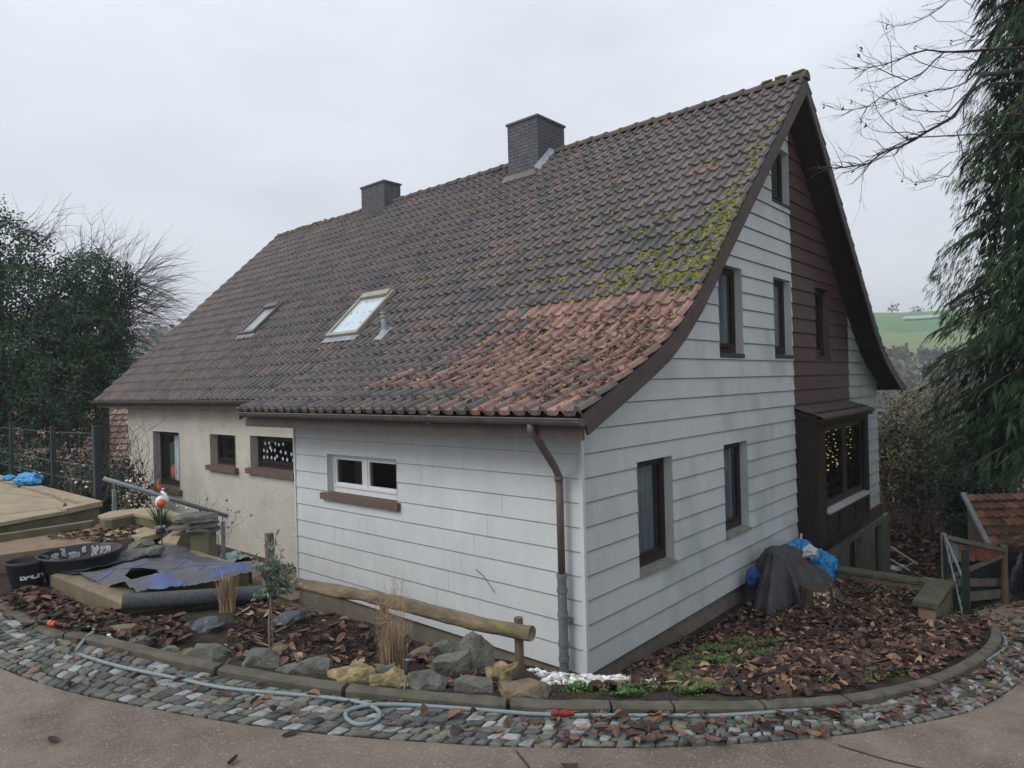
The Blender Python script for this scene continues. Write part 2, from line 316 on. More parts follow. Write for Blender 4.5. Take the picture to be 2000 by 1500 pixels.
MT['field_green'] = M('far_field', (.14,.25,.11), (.09,.18,.08), scale=.05, bump=0, rough=1)
MT['field_pale'] = M('far_meadow', (.22,.26,.12), (.14,.19,.08), scale=.06, bump=0, rough=1)
MT['forest'] = M('bare_wood', (.075,.068,.055), scale=.3, bump=0, rough=1, tint=[(0,(.045,.045,.038)),(.5,(.08,.072,.058)),(1,(.13,.11,.08))])
MT['shoe'] = M('shoe_canvas', (.03,.028,.03), rough=.7, bump=.1)
MT['brick'] = M('plinth_bricks', (.12,.075,.06), (.08,.055,.048), scale=14, bump=.4)

# ---------------------------------------------------------------- terrain heights
KO = [(-4.62,6.5,1.42),(-4.52,4.5,1.39),(-4.42,2.5,1.36),(-4.35,1.63,1.34),(-4.15,.97,1.32),(-3.85,-.03,1.30),(-3.48,-.90,1.28),(-2.99,-1.70,1.25),(-2.66,-2.09,1.23),
      (-2.42,-2.34,1.21),(-1.98,-2.70,1.16),(-1.43,-2.99,1.08),(-.56,-3.27,.97),(.65,-3.42,.82),(1.74,-3.36,.66),(2.6,-3.12,.47)]
CO = [(-5.25,6.5,1.47),(-5.15,4.5,1.43),(-4.93,2.5,1.40),(-4.79,1.4,1.38),(-4.60,.48,1.37),(-4.36,-.17,1.355),(-3.95,-.97,1.315),(-3.40,-1.74,1.265),(-3.01,-2.18,1.235),
      (-2.71,-2.47,1.21),(-2.20,-2.83,1.15),(-1.58,-3.17,1.07),(-.67,-3.50,.95),(.57,-3.66,.80),(1.76,-3.66,.64),(2.8,-3.42,.43)]
RX = [(-5.8,-4.1,1.42),(-6.5,1,1.5),(-6.6,6,1.6),(-9,-2,1.6),(-5,-8,1.45),(0,-5.2,.98),(2,-5.2,.62),(4,-3.2,.05),(4,-5,.1),(6,-2.9,-.32),(6,-4.4,-.3),(8,-2.9,-.8),(8,-4.4,-.75),
      (10,-3.0,-1.2),(10,-4.5,-1.15),(14,-3.2,-1.8),(14,-4.8,-1.7),(20,-3,-2.3),(20,-6,-2.0),(-20,-20,1.9),(-20,20,2.0),(0,-20,1.4),(20,-20,-.8),(4,-2.75,.02),(5,-2.75,-.14)]
BX = [ # soil inside the kerb and everything beyond it
 (-4.3,6.4,1.42),(-3.9,3.9,1.30),(-3.9,2.4,1.28),(-3.6,.6,1.28),(-3.3,0,1.25),(-2.9,1.0,1.25),(-3.0,-.7,1.22),(-2.45,-1.3,1.20),(-2.55,.6,1.22),(-2.65,2.6,1.24),(-2.7,5.2,1.3),(-2.4,-.5,1.13),
 (-2.25,.8,1.0),(-2.4,2.6,1.1),(-2.15,-.55,.98),(-2.05,-1.1,.98),(-1.9,-.1,.55),(-1.5,1.0,-.1),(-1.7,2.5,-.2),(-1.9,4.5,-.3),(-2.0,6,-.3),(-2.4,4.6,1.0),
 (0,0,-.06),(0,1,-.12),(0,2.5,-.28),(0,4,-.36),(0,6,-.42),(0,9,-.5),(1.0,9,-.5),(1.0,6,-.45),(-1.2,2.4,-.25),(-1.3,6,-.4),(-1.3,9,-.5),(-1.0,.5,.12),(-.6,0,.0),(0,14,-.5),(1,18,-.6),
 (-1.6,-.9,.72),(-1.1,-.75,.42),(-.5,-.45,.16),(0,-.3,.0),(-2.0,-1.8,1.12),(-1.3,-1.9,.86),(-.7,-1.6,.62),(0,-1.5,.42),(.4,-.4,-.04),(.5,0,-.18),(2.3,0,-.27),(3.8,0,-.27),(5.8,0,-.30),
 (-1.2,-2.6,1.02),(-.2,-2.5,.80),(1,-2.5,.52),(2,-2.5,.24),(1,-1.2,.16),(2.4,-1.0,-.06),(3.6,-1.0,-.16),(3,-2.1,.0),(4.0,-1.8,-.12),(4.5,-2.1,-.24),(4.6,-1.2,-.2),(5.7,-1.1,-.2),(5.7,-1.9,-.2),
 (3.3,-2.75,-.02),(4.3,-2.45,-.34),(5,-2.45,-.35),(5.9,-2.45,-.5),(6.1,-2.0,-1.0),(6.1,-.4,-1.5),(6.1,.4,-1.6),(5.85,.4,-.3),(8,-2.4,-1.15),(8,-1,-1.75),(10,-2.4,-1.5),(10,-1,-1.8),(12,-2,-1.8),(12,0,-1.8),(13,3,-1.65),
 (14,-1,-1.68),(16,-1,-1.38),(18,0,-1.05),(20,3,-1.1),(24,-1,-2.2),(15,8,-2),(15,18,-3),(8,24,-2.5),(-3,12,1.3),(-4,18,1.0),(-8,12,1.6),(-9,19,1.0),(-2.4,5.8,1.2),(-2.4,10,1.2),(-1.9,10,-.3)]
def _delaunay(P):
    P=np.array([(p[0],p[1]) for p in P],float); n=len(P)
    c=P.mean(0); P=np.vstack([P,c+[-400,-300],c+[400,-300],c+[0,500]])
    T=[(n,n+1,n+2)]
    def cc(t):
        (ax,ay),(bx,by),(cx,cy)=P[t[0]],P[t[1]],P[t[2]]
        d=2*(ax*(by-cy)+bx*(cy-ay)+cx*(ay-by))
        if abs(d)<1e-12: return (0,0,1e18)
        ux=((ax*ax+ay*ay)*(by-cy)+(bx*bx+by*by)*(cy-ay)+(cx*cx+cy*cy)*(ay-by))/d
        uy=((ax*ax+ay*ay)*(cx-bx)+(bx*bx+by*by)*(ax-cx)+(cx*cx+cy*cy)*(bx-ax))/d
        return (ux,uy,(ax-ux)**2+(ay-uy)**2)
    C={T[0]:cc(T[0])}
    for i in range(n):
        x,y=P[i]; bad=[t for t in T if (x-C[t][0])**2+(y-C[t][1])**2<C[t][2]]
        E={}
        for t in bad:
            for e in ((t[0],t[1]),(t[1],t[2]),(t[2],t[0])):
                k=tuple(sorted(e)); E[k]=E.get(k,0)+1
        bs=set(bad); T=[t for t in T if t not in bs]
        for (a,b),m in E.items():
            if m==1: t=(a,b,i); C[t]=cc(t); T.append(t)
    return P,[t for t in T if max(t)<n]
class Field:
    def __init__(s,pts):
        s.P,s.T=_delaunay(pts); s.z=np.array([p[2] for p in pts]+[0,0,0],float)
        s.T=np.array(s.T)
    def many(s,X,Y):
        X=np.asarray(X,float); Y=np.asarray(Y,float); Z=np.full(X.shape,np.nan)
        for a,b,c in s.T:
            A,B,Cc=s.P[a],s.P[b],s.P[c]
            d=(B[0]-A[0])*(Cc[1]-A[1])-(Cc[0]-A[0])*(B[1]-A[1])
            if abs(d)<1e-12: continue
            v=((X-A[0])*(Cc[1]-A[1])-(Cc[0]-A[0])*(Y-A[1]))/d
            w=((B[0]-A[0])*(Y-A[1])-(X-A[0])*(B[1]-A[1]))/d
            m=(v>=-1e-9)&(w>=-1e-9)&(v+w<=1+1e-9)
            Z[m]=(s.z[a]+v*(s.z[b]-s.z[a])+w*(s.z[c]-s.z[a]))[m]
        return Z
    def __call__(s,x,y):
        z=s.many(np.array([x]),np.array([y]))[0]
        return float(z) if z==z else 0.0
def _inner(p,q,d):   # point moved inwards (to the right of travel, towards the house)
    return None
def polyline_normals(C):
    out=[]
    for i in range(len(C)):
        a=C[max(0,i-1)]; b=C[min(len(C)-1,i+1)]
        dx,dy=b[0]-a[0],b[1]-a[1]; l=math.hypot(dx,dy); out.append((-dy/l,dx/l))   # left of travel = towards the house
    return out
_N=polyline_normals(KO)
KI=[(p[0]+n[0]*.085,p[1]+n[1]*.085,p[2]+.045) for p,n in zip(KO,_N)]
ROAD=Field(KO+CO+RX)
SOIL=Field(KI+BX+[(p[0],p[1],p[2]-.06) for p in KO]+[(p[0],p[1],p[2]-.12) for p in CO]+[(p[0],p[1],p[2]-.15) for p in RX])

# ---------------------------------------------------------------- ground, road, cobbled gutter, kerb
def cr(C, t):   # Catmull-Rom through the control points
    i = int(max(0, min(len(C)-2, math.floor(t)))); f = t-i
    p = [np.array(C[max(0,min(len(C)-1,j))], float) for j in (i-1,i,i+1,i+2)]
    return .5*((2*p[1])+(-p[0]+p[2])*f+(2*p[0]-5*p[1]+4*p[2]-p[3])*f*f+(-p[0]+3*p[1]-3*p[2]+p[3])*f**3)
def inside_kerb(x, y):
    best = 1e9; s = 0
    for i in range(len(KO)-1):
        ax, ay = KO[i][:2]; bx, by = KO[i+1][:2]; dx, dy = bx-ax, by-ay
        t = max(0,min(1,((x-ax)*dx+(y-ay)*dy)/(dx*dx+dy*dy))); qx, qy = ax+t*dx, ay+t*dy
        e = (x-qx)**2+(y-qy)**2
        if e < best: best = e; s = dx*(y-ay)-dy*(x-ax)
    return s > 0
def disp(x, y): return .018*noise.noise(Vector((x*2.2,y*2.2,0)))+.010*noise.noise(Vector((x*7,y*7,3)))
def soil_many(X, Y):
    Z = SOIL.many(X, Y); Z = np.where(np.isnan(Z), -2.0, Z)
    return Z+np.array([disp(x,y) for x, y in zip(np.ravel(X), np.ravel(Y))]).reshape(np.shape(X))
def sz(x, y): return float(soil_many(np.array([x]), np.array([y]))[0])
def road_many(X, Y):
    Z = ROAD.many(X, Y)
    P = np.array([(p[0],p[1],p[2]) for p in KO+CO+RX])
    for i in np.argwhere(np.isnan(Z)):
        i = tuple(i); k = np.argmin((P[:,0]-X[i])**2+(P[:,1]-Y[i])**2); Z[i] = P[k,2]
    return Z
def rz(x, y): return float(road_many(np.array([x]), np.array([y]))[0])

def grid_mesh(mb, xs, ys, Z, skip=None):
    n = len(xs); o = len(mb.v)
    vs = [(xs[i], ys[j], Z[j,i]) for j in range(len(ys)) for i in range(n)]
    fs = [(j*n+i, j*n+i+1, (j+1)*n+i+1, (j+1)*n+i) for j in range(len(ys)-1) for i in range(n-1)
          if not (skip and skip((xs[i]+xs[i+1])/2, (ys[j]+ys[j+1])/2))]
    mb.add(vs, fs)
# near garden ground
m = MB(); xs = np.arange(-5.2, 7.01, .075); ys = np.arange(-4.2, 8.01, .075); X, Y = np.meshgrid(xs, ys)
grid_mesh(m, xs, ys, soil_many(X, Y), skip=lambda x, y: (x > .4 and .5 < y < 5.2) or (x > 1.3 and y > .5))
xs2 = np.arange(-11, 23.6, .45); ys2 = np.arange(-7, 23.1, .45); X, Y = np.meshgrid(xs2, ys2)
Zc = SOIL.many(X, Y); Zc = np.where(np.isnan(Zc), -2.5, Zc)-.03
grid_mesh(m, xs2, ys2, Zc, skip=lambda x, y: (-4.9 < x < 6.7 and -3.9 < y < 7.7) or (1.5 < x < 11.5 and .6 < y < 14.7))
tag(m.build('ground', MT['soil'], smooth=True), kind='structure')

# road: strips going outwards from the cobbles
CX = CO+[(4.0,-2.85,.03),(5,-2.75,-.14),(6,-2.75,-.34),(8,-2.8,-.82),(10,-2.9,-1.2),(14,-3.1,-1.8),(20,-3.0,-2.3),(40,-3.2,-4.5)]
def road_strip(t0, t1, name, mat, dists):
    m = MB(); ts = np.arange(t0, t1+.001, .2); rows = []
    for t in ts:
        p = cr(CX, t); q = cr(CX, min(t+.05, len(CX)-1)) if t < len(CX)-1.06 else p; p0 = cr(CX, max(t-.05,0))
        d = q-p0; l = math.hypot(d[0], d[1]); nx, ny = d[1]/l, -d[0]/l
        rows.append([(p[0]+nx*s, p[1]+ny*s) for s in dists])
    A = np.array(rows); Z = road_many(A[:,:,0], A[:,:,1])
    Z[:,0] = [cr(CX, t)[2] for t in ts] if t0 < 15 else Z[:,0]
    n = len(dists)
    m.add([(A[i,j,0],A[i,j,1],Z[i,j]) for i in range(len(ts)) for j in range(n)],
          [(i*n+j, (i+1)*n+j, (i+1)*n+j+1, i*n+j+1) for i in range(len(ts)-1) for j in range(n-1)])
    return tag(m.build(name, mat, smooth=True), kind='structure')
road_strip(0, 15.0, 'road', MT['road'], [0,.15,.3,.5,.8,1.2,1.8,2.6,4,6,10,16])
road_strip(15.0, len(CX)-1, 'lane', MT['lane'], [0,.15,.3,.5,.8,1.2,1.6,2.2,4,6])

# cobbled gutter strip
m = MB(); n = 5
ts = np.arange(0, 15.01, .12); vs = []
for t in ts:
    a, b = cr(KO, t), cr(CO, t); vs += [(a[0],a[1],a[2]-.008), (b[0],b[1],b[2]+.004)]
m.add(vs, [(2*i,2*i+1,2*i+3,2*i+2) for i in range(len(ts)-1)], 0)
tag(m.build('cobble_bed', MT['dirt']), kind='structure')
m = MB(); RC = random.Random(3); n = 6
for k in range(n):
    t = RC.uniform(0,.1)+.5
    while t < 15:
        def P(tt, w):
            a, b = cr(KO, tt), cr(CO, tt); return a+(b-a)*w
        w0, w1 = (k+.06)/n, (k+.94)/n
        p, q = P(t,(w0+w1)/2), P(min(t+.02,15),(w0+w1)/2); sp = np.linalg.norm(q-p)/.02
        L = RC.uniform(.062,.104); dt = L/max(sp,.1)
        g = RC.uniform(.004,.009)/max(sp,.1)
        c4 = [P(t+g,w0),P(min(t+dt-g,15),w0),P(min(t+dt-g,15),w1),P(t+g,w1)]
        c4 = [c+np.array([RC.uniform(-.009,.009),RC.uniform(-.009,.009),0]) for c in c4]
        cen = sum(c4)/4; h = RC.uniform(.007,.016); tilt = [RC.uniform(-.004,.004) for _ in range(4)]
        ti = RC.random()*.78 if RC.random() > .22 else RC.uniform(.86,1)
        rings = []
        for (f, z) in ((1,-.012),(1.0,h*.70),(.93,h*.98),(.60,h*1.06)):
            ring = []
            for i in range(4):
                a, b = c4[i], c4[(i+1)%4]
                for u_ in (.09,.5,.91):
                    e = a+(b-a)*u_; bulge = 1 if u_ != .5 else 1.01
                    r_ = cen+(e-cen)*f*bulge; r_[2] += z+(tilt[i]*(1-u_)+tilt[(i+1)%4]*u_ if z > 0 else 0)
                    ring.append(tuple(r_))
            rings += ring
        N_ = 12; fs = [(r_*N_+i, r_*N_+(i+1)%N_, (r_+1)*N_+(i+1)%N_, (r_+1)*N_+i) for r_ in range(3) for i in range(N_)]+[tuple(3*N_+i for i in range(N_))]
        m.add(rings, fs, ti); t += dt
tag(m.build('cobble_paving', MT['cobble'], smooth=True), kind='structure')

# kerb of long concrete blocks with open joints
m = MB(); prof = [(0,-.2),(0,.040),(.012,.052),(.070,.055),(.080,.046),(.080,-.2)]
seg_t = [0,1.0,1.9,3.35,4.95,5.9,6.9,7.95,8.95,9.9,10.9,11.95,13.0,14.0,15.0]
for a, b in zip(seg_t[:-1], seg_t[1:]):
    T = np.linspace(a+.02, b-.012, 10); rows = []
    for t in T:
        p = cr(KO, t); q = cr(KO, t+.03)-cr(KO, t-.03) if .03 < t < 14.97 else cr(KO, min(t+.06,15))-cr(KO, max(t-.06,0)); l = math.hypot(q[0], q[1]); nx, ny = -q[1]/l, q[0]/l
        lower = -.03 if t < 3.3 else 0
        rows += [(p[0]+nx*o, p[1]+ny*o, p[2]+z+(lower if z > 0 else 0)+.006*noise.noise(Vector((t*9,o*30,z*30)))) for o, z in prof]
    k = len(prof)
    m.add(rows, [(i*k+j, i*k+j+1, (i+1)*k+j+1, (i+1)*k+j) for i in range(len(T)-1) for j in range(k-1)]+[tuple(range(k)), tuple((len(T)-1)*k+j for j in range(k-1,-1,-1))])
tag(m.build('kerb', MT['kerb']), kind='structure')
# two expansion joints in the concrete road
m = MB()
for pts in ([(-3.30,-1.93),(-3.37,-2.07),(-3.46,-2.22),(-3.62,-2.5),(-4.2,-3.4)], [(-2.03,-3.04),(-1.98,-3.35),(-1.93,-3.7),(-1.8,-4.6),(-1.6,-6)], [(.3,-3.68),(.6,-4.4),(.9,-6)]):
    fine = []
    for a, b in zip(pts[:-1], pts[1:]):
        for s in np.linspace(0,1,8,endpoint=False): fine.append((a[0]+(b[0]-a[0])*s, a[1]+(b[1]-a[1])*s))
    w = .007; vs = []
    for i, (x, y) in enumerate(fine):
        ww = w*(1+.5*noise.noise(Vector((x*20,y*20,0)))); vs += [(x-ww,y-.003,rz(x-ww,y)+.004),(x+ww,y+.003,rz(x+ww,y)+.004)]
    m.add(vs, [(2*i,2*i+1,2*i+3,2*i+2) for i in range(len(fine)-1)])
tag(m.build('road_joints', MT['joint']), kind='structure')

# ---------------------------------------------------------------- scatter helpers
def leaf(mb, p, L, rnd, up=(0,0,1), flat=.5, tint=None):
    """one curled dry leaf: a bent blade, pointed at both ends"""
    n = Vector(up).normalized(); a = rnd.uniform(0, 6.283)
    x = n.orthogonal().normalized(); x = Matrix.Rotation(a, 3, n) @ x; y = n.cross(x)
    tl = Matrix.Rotation(rnd.uniform(-flat,flat), 3, x) @ Matrix.Rotation(rnd.uniform(-flat,flat)*.7, 3, y)
    x = tl @ x; y = tl @ y; z = x.cross(y)
    w = L*rnd.uniform(.16,.30); curl = rnd.uniform(-.3,.7)*L; fold = rnd.uniform(-.3,1.2)*w
    P = Vector(p); st = ((-.5,0),(-.28,.8),(.08,1),(.34,.62),(.5,0)); vs = []
    mid = [P+x*L*s+z*(curl*(s*s)*1.6) for s, _ in st]
    l = [mid[i]+y*w*st[i][1]+z*fold*st[i][1] for i in (1,2,3)]; r = [mid[i]-y*w*st[i][1]+z*fold*st[i][1] for i in (1,2,3)]
    vs = mid+l+r
    fs = [(0,1,5),(1,2,6,5),(2,3,7,6),(3,4,7),(0,8,1),(1,8,9,2),(2,9,10,3),(3,10,4)]
    lo = min(v.z for v in vs)
    if n.z > .95: vs = [v+Vector((0,0,P.z-lo+.002)) for v in vs]
    mb.add(vs, fs, rnd.random()**1.3 if tint is None else tint)
def in_poly(x, y, poly):
    c = False; j = len(poly)-1
    for i in range(len(poly)):
        if (poly[i][1] > y) != (poly[j][1] > y) and x < (poly[j][0]-poly[i][0])*(y-poly[i][1])/(poly[j][1]-poly[i][1])+poly[i][0]: c = not c
        j = i
    return c
def scatter(poly, n, rnd, dens=None):
    xs_ = [p[0] for p in poly]; ys_ = [p[1] for p in poly]; out = []; tries = 0
    while len(out) < n and tries < n*40:
        tries += 1
        x, y = rnd.uniform(min(xs_),max(xs_)), rnd.uniform(min(ys_),max(ys_))
        if in_poly(x,y,poly) and (dens is None or rnd.random() < dens(x,y)): out.append((x,y))
    return out
def blade(mb, p, h, w, rnd, lean=.4, tint=.5, seg=3, droop=0.0):
    a = rnd.uniform(0,6.283); d = Vector((math.cos(a),math.sin(a),0)); s = Vector((-d.y,d.x,0))*w/2; l = rnd.uniform(.1,1)*lean
    vs = []
    for i in range(seg+1):
        f = i/seg; c = Vector(p)+d*(h*l*f*f)+Vector((0,0,h*(f-droop*f*f*f)))
        k = (1-f)**.6; vs += [c-s*k, c+s*k]
    mb.add(vs, [(2*i,2*i+1,2*i+3,2*i+2) for i in range(seg)], tint)

# ---------------------------------------------------------------- the house
BR = .255
house = thing('house', (6.0, 7.5, -.3), 'white boarded gabled house with steep mossy tiled roof, two chimneys and dark bay window', 'house')
FRONT = [(6,8.0),(1.8,4.02),(1.35,3.67),(1.0,3.45),(.6,3.26),(-.60,2.745)]
MAIN = [(6,8.0),(.60,2.87)]
RIGHT = [(12-x, z) for x, z in FRONT]; RIGHT[-1] = (12.55, 2.77)
def zpath(path, x):
    for (a, za), (b, zb) in zip(path[:-1], path[1:]):
        if min(a,b)-1e-9 <= x <= max(a,b)+1e-9: return za+(zb-za)*(x-a)/(b-a)
    return path[-1][1]
def arc(path, s):
    for (a, za), (b, zb) in zip(path[:-1], path[1:]):
        l = math.hypot(b-a, zb-za)
        if s <= l or (b, zb) == path[-1]: f = s/l; return a+(b-a)*f, za+(zb-za)*f, (b-a)/l, (zb-za)/l
        s -= l
def plen(path): return sum(math.hypot(b[0]-a[0], b[1]-a[1]) for a, b in zip(path[:-1], path[1:]))
def rp(path, s, y, h):
    x, z, dx, dz = arc(path, s); nx, nz = (dz, -dx) if dx < 0 else (-dz, dx)
    if nz < 0: nx, nz = -nx, -nz
    return (x+nx*h, y, z+nz*h)
def xz_inv(z):   # left x of the gable wall under the roof deck at height z
    for (a, za), (b, zb) in zip(FRONT[:-1], FRONT[1:]):
        if zb-.06 <= z <= za-.06: return a+(b-a)*(z+.06-za)/(zb-za)
    return 0.0 if z < 4 else 6.0
TW, GA = .205, .322
def red_zone(x, y):
    if x > 1.86: return False
    edge = 2.3+max(0,1.6-x)*.62
    if x < 0: return y < 1.2 and (y*7+x*13)%1 < .75
    return y < edge-.25*((x*3.1)%1) if y < edge-.5 else (y*31.7+x*17.3)%1 < .5 and y < edge+.25
def tile_field(mb, path, y0, y1, red=True, seed=1):
    rnd = random.Random(seed); Ltot = plen(path); rows = int(round(Ltot/GA)); ga = Ltot/rows
    ncol = int(round((y1-y0)/TW)); tw = (y1-y0)/ncol
    V = [0,.05,.12,.2,.28,.35,.42,.60,.8,1.0]; H = [.002,.024,.045,.052,.045,.024,.004,0,-.002,.006]
    K = len(V)
    for i in range(rows):
        s0 = i*ga-.02; s1 = (i+1)*ga+.018
        s0 = max(s0, 0.0)
        for j in range(ncol):
            x, z, _, _ = arc(path, min((s0+s1)/2, Ltot)); yy = y0+j*tw
            if red and red_zone(x, yy): ti = rnd.uniform(.62,.98) if rnd.random() > .12 else rnd.uniform(.4,.65)
            else:
                warm = .12*max(0,min(1,(9-yy)/-6)) if yy > 6 else 0
                ti = min(.60, abs(rnd.gauss(.27+warm*.8, .10)));
                if rnd.random() < .02: ti = rnd.uniform(.42,.58)
            lift = rnd.uniform(-.003,.006); sk = rnd.uniform(-.006,.006); ds = rnd.uniform(-.008,.008)
            vs = []
            for (s, hh) in ((s0, .004), ((s0+s1)/2+ds, .018), (s1+ds, .044+lift)):
                for v, h in zip(V, H):
                    vs.append(rp(path, s, yy+v*tw*1.005+sk*(s-s0)/GA, hh+h))
            for v, h in zip(V, H): vs.append(rp(path, s1+ds+.001, yy+v*tw+sk, .010+h+lift-.022))
            fs = [(r*K+k, r*K+k+1, (r+1)*K+k+1, (r+1)*K+k) for r in range(3) for k in range(K-1)]
            mb.add(vs, fs, ti)
Y0, YM, Y1 = -.47, 6.10, 16.35
m = MB(); tile_field(m, FRONT, Y0, YM, True, 5)
tile_field(m, MAIN, YM, Y1, False, 6)
tile_field(m, RIGHT, Y0, Y1, False, 8)
# roof deck under the tiles with dark soffit
roof = m.build('roof', MT['tiles'], house, smooth=False)
tag(roof, 'steep roof of dark mossy pantiles with a bright red patch above the front eave')
def deck(mb, path, y0, y1, th=.10):
    L_ = plen(path); cum = [0]
    for a, b in zip(path[:-1], path[1:]): cum.append(cum[-1]+math.hypot(b[0]-a[0], b[1]-a[1]))
    cum[-1] -= .03
    for a, b in zip(cum[:-1], cum[1:]):
        mb.hull8([rp(path,a,y0,-th),rp(path,b,y0,-th),rp(path,b,y1,-th),rp(path,a,y1,-th)],[rp(path,a,y0,-.004),rp(path,b,y0,-.004),rp(path,b,y1,-.004),rp(path,a,y1,-.004)])
m = MB(); deck(m, FRONT, Y0+.035, YM-.01); deck(m, MAIN, YM, Y1-.04); deck(m, RIGHT, Y0+.035, Y1-.04)
m.build('roof_deck', MT['dark_wood'], roof)
def barge(path, y, d0, d1, t=.03):
    mb = MB(); cum = [0]
    for a, b in zip(path[:-1], path[1:]): cum.append(cum[-1]+math.hypot(b[0]-a[0], b[1]-a[1]))
    n = len(cum); vs = []
    for k, s in enumerate(cum):
        x, z, dx, dz = arc(path, s)
        # vertical-ish mitre: average the normals of the two neighbouring runs
        p0 = rp(path, max(s-.01,0), y, 0); 
        nx, nz = (Vector(rp(path, max(s-.02,0), y, 1))-Vector(rp(path, max(s-.02,0), y, 0))), None
        n2 = Vector(rp(path, min(s+.02,cum[-1]), y, 1))-Vector(rp(path, min(s+.02,cum[-1]), y, 0))
        nn = ((nx+n2)/2); b = Vector(rp(path, s, y, 0))
        if k == 0: nn = Vector((0,0,1.35))
        vs += [b+nn*d0, b+nn*d1, b+nn*d1+Vector((0,t,0)), b+nn*d0+Vector((0,t,0))]
    fs = []
    for k in range(n-1):
        o, q = k*4, k*4+4
        fs += [(o,o+1,q+1,q),(o+1,o+2,q+2,q+1),(o+2,o+3,q+3,q+2),(o+3,o,q,q+3)]
    fs += [(0,3,2,1), tuple((n-1)*4+i for i in range(4))]
    mb.add(vs, fs); return mb.build('bargeboard', MT['fascia'], roof)
barge(FRONT, Y0, -.004, -.215); barge(RIGHT, Y0, -.004, -.18)
barge(MAIN, Y1-.03, -.004, -.2); barge(RIGHT, Y1-.03, -.004, -.18)
m = MB()   # flank of the lean-to roof where it stands above the steep slope
for i in range(8):
    a, b = 1.35-(1.35+.58)*i/8, 1.35-(1.35+.58)*(i+1)/8
    m.quad((a,YM+.004,zpath(FRONT,a)+.02),(b,YM+.004,zpath(FRONT,b)+.02),(b,YM+.004,zpath(FRONT,b)-.16),(a,YM+.004,zpath(FRONT,a)-.16))
m.build('lean_to_verge', MT['fascia'], roof)
# half-round ridge tiles
m = MB(); y = Y0-.03; RR = random.Random(4)
while y < Y1-.2:
    L = .385; r0, r1 = .115, .095; dz = RR.uniform(-.008,.008); vs = []; n = 9
    for (yy, r_) in ((y, r0), (y+.06, r0), (y+.062, r0-.012), (y+L, r1)):
        for k in range(n):
            a = math.pi*(k/(n-1)*1.16-.08); vs.append((6+math.cos(a)*r_*1.15, yy, 8.0+dz+math.sin(a)*r_*.95))
    m.add(vs, [(i*n+k, i*n+k+1, (i+1)*n+k+1, (i+1)*n+k) for i in range(3) for k in range(n-1)]+[tuple(range(n))], RR.random())
    y += L-.03
m.build('ridge_tiles', MT['ridge'], roof, smooth=False)

# chimneys of small grey bricks
def chimney(x0, x1, y0, y1, z0, z1, bh=.075, bl=.22, cap=True, label=None):
    mb = MB(); rnd = random.Random(int(z1*100)); z = z0
    rowi = 0
    mb.box(x0+.012,x1-.012,y0+.012,y1-.012,z0,z1-.01,.2)
    while z < z1-.01:
        zt = min(z+bh-.008, z1); off = (rowi % 2)*bl/2
        for (ax, c0, c1, f, s) in (('x',x0,x1,y0,-1),('y',y0,y1,x0,-1),('x',x0,x1,y1,1),('y',y0,y1,x1,1)):
            p = c0-off
            while p < c1:
                a, b = max(p, c0), min(p+bl-.008, c1); d = rnd.uniform(0,.005)
                if b-a > .02:
                    lo, hi = (f-d, f+.02) if s < 0 else (f-.02, f+d)
                    if ax == 'x': mb.box(a,b,lo,hi,z,zt,rnd.random())
                    else: mb.box(lo,hi,a,b,z,zt,rnd.random())
                p += bl
        z += bh; rowi += 1
    o = mb.build('chimney', MT['slate'], roof)
    if label: o['label'] = label
    k = MB(); k.box(x0-.03,x1+.03,y0-.03,y1+.03,z1,z1+.045)
    if cap: k.box((x0+x1)/2-.1,(x0+x1)/2+.3,(y0+y1)/2-.25,(y0+y1)/2+.15,z1+.045,z1+.14)
    k.build('chimney_cap', MT['slate'], o) if False else k.build('chimney_cap', MT['slate'], roof)
    return o
chimney(5.48,6.42,4.82,5.66,7.35,8.68,label='large grey brick chimney on the ridge')
chimney(5.50,5.98,9.95,11.12,7.5,8.32,cap=False,label='small grey brick chimney further along the ridge') if False else chimney(5.70,6.25,10.25,11.25,7.5,8.52,cap=False,label='small grey brick chimney further along the ridge')
m = MB()   # flashing and apron of the large chimney
def sp(x, y, h):   # a point h above the steep slope
    return (x-.95/1.379*h, y, 8.0-.95*(6-x)+h/1.379)
m.hull8([sp(5.32,4.78,.045),sp(5.50,4.78,.055),sp(5.50,5.74,.055),sp(5.32,5.74,.045)],[sp(5.32,4.78,.065),sp(5.50,4.78,.085),sp(5.50,5.74,.085),sp(5.32,5.74,.065)])
m.build('chimney_apron', MT['pipe_brown'], roof)
m = MB(); m.hull8([sp(5.42,4.70,.05),sp(5.98,4.70,.05),sp(5.98,4.84,.07),sp(5.42,4.84,.07)],[sp(5.42,4.70,.08),sp(5.98,4.70,.08),sp(5.98,4.81,.17),sp(5.42,4.81,.17)])
m.build('chimney_flashing', MT['zinc'], roof)

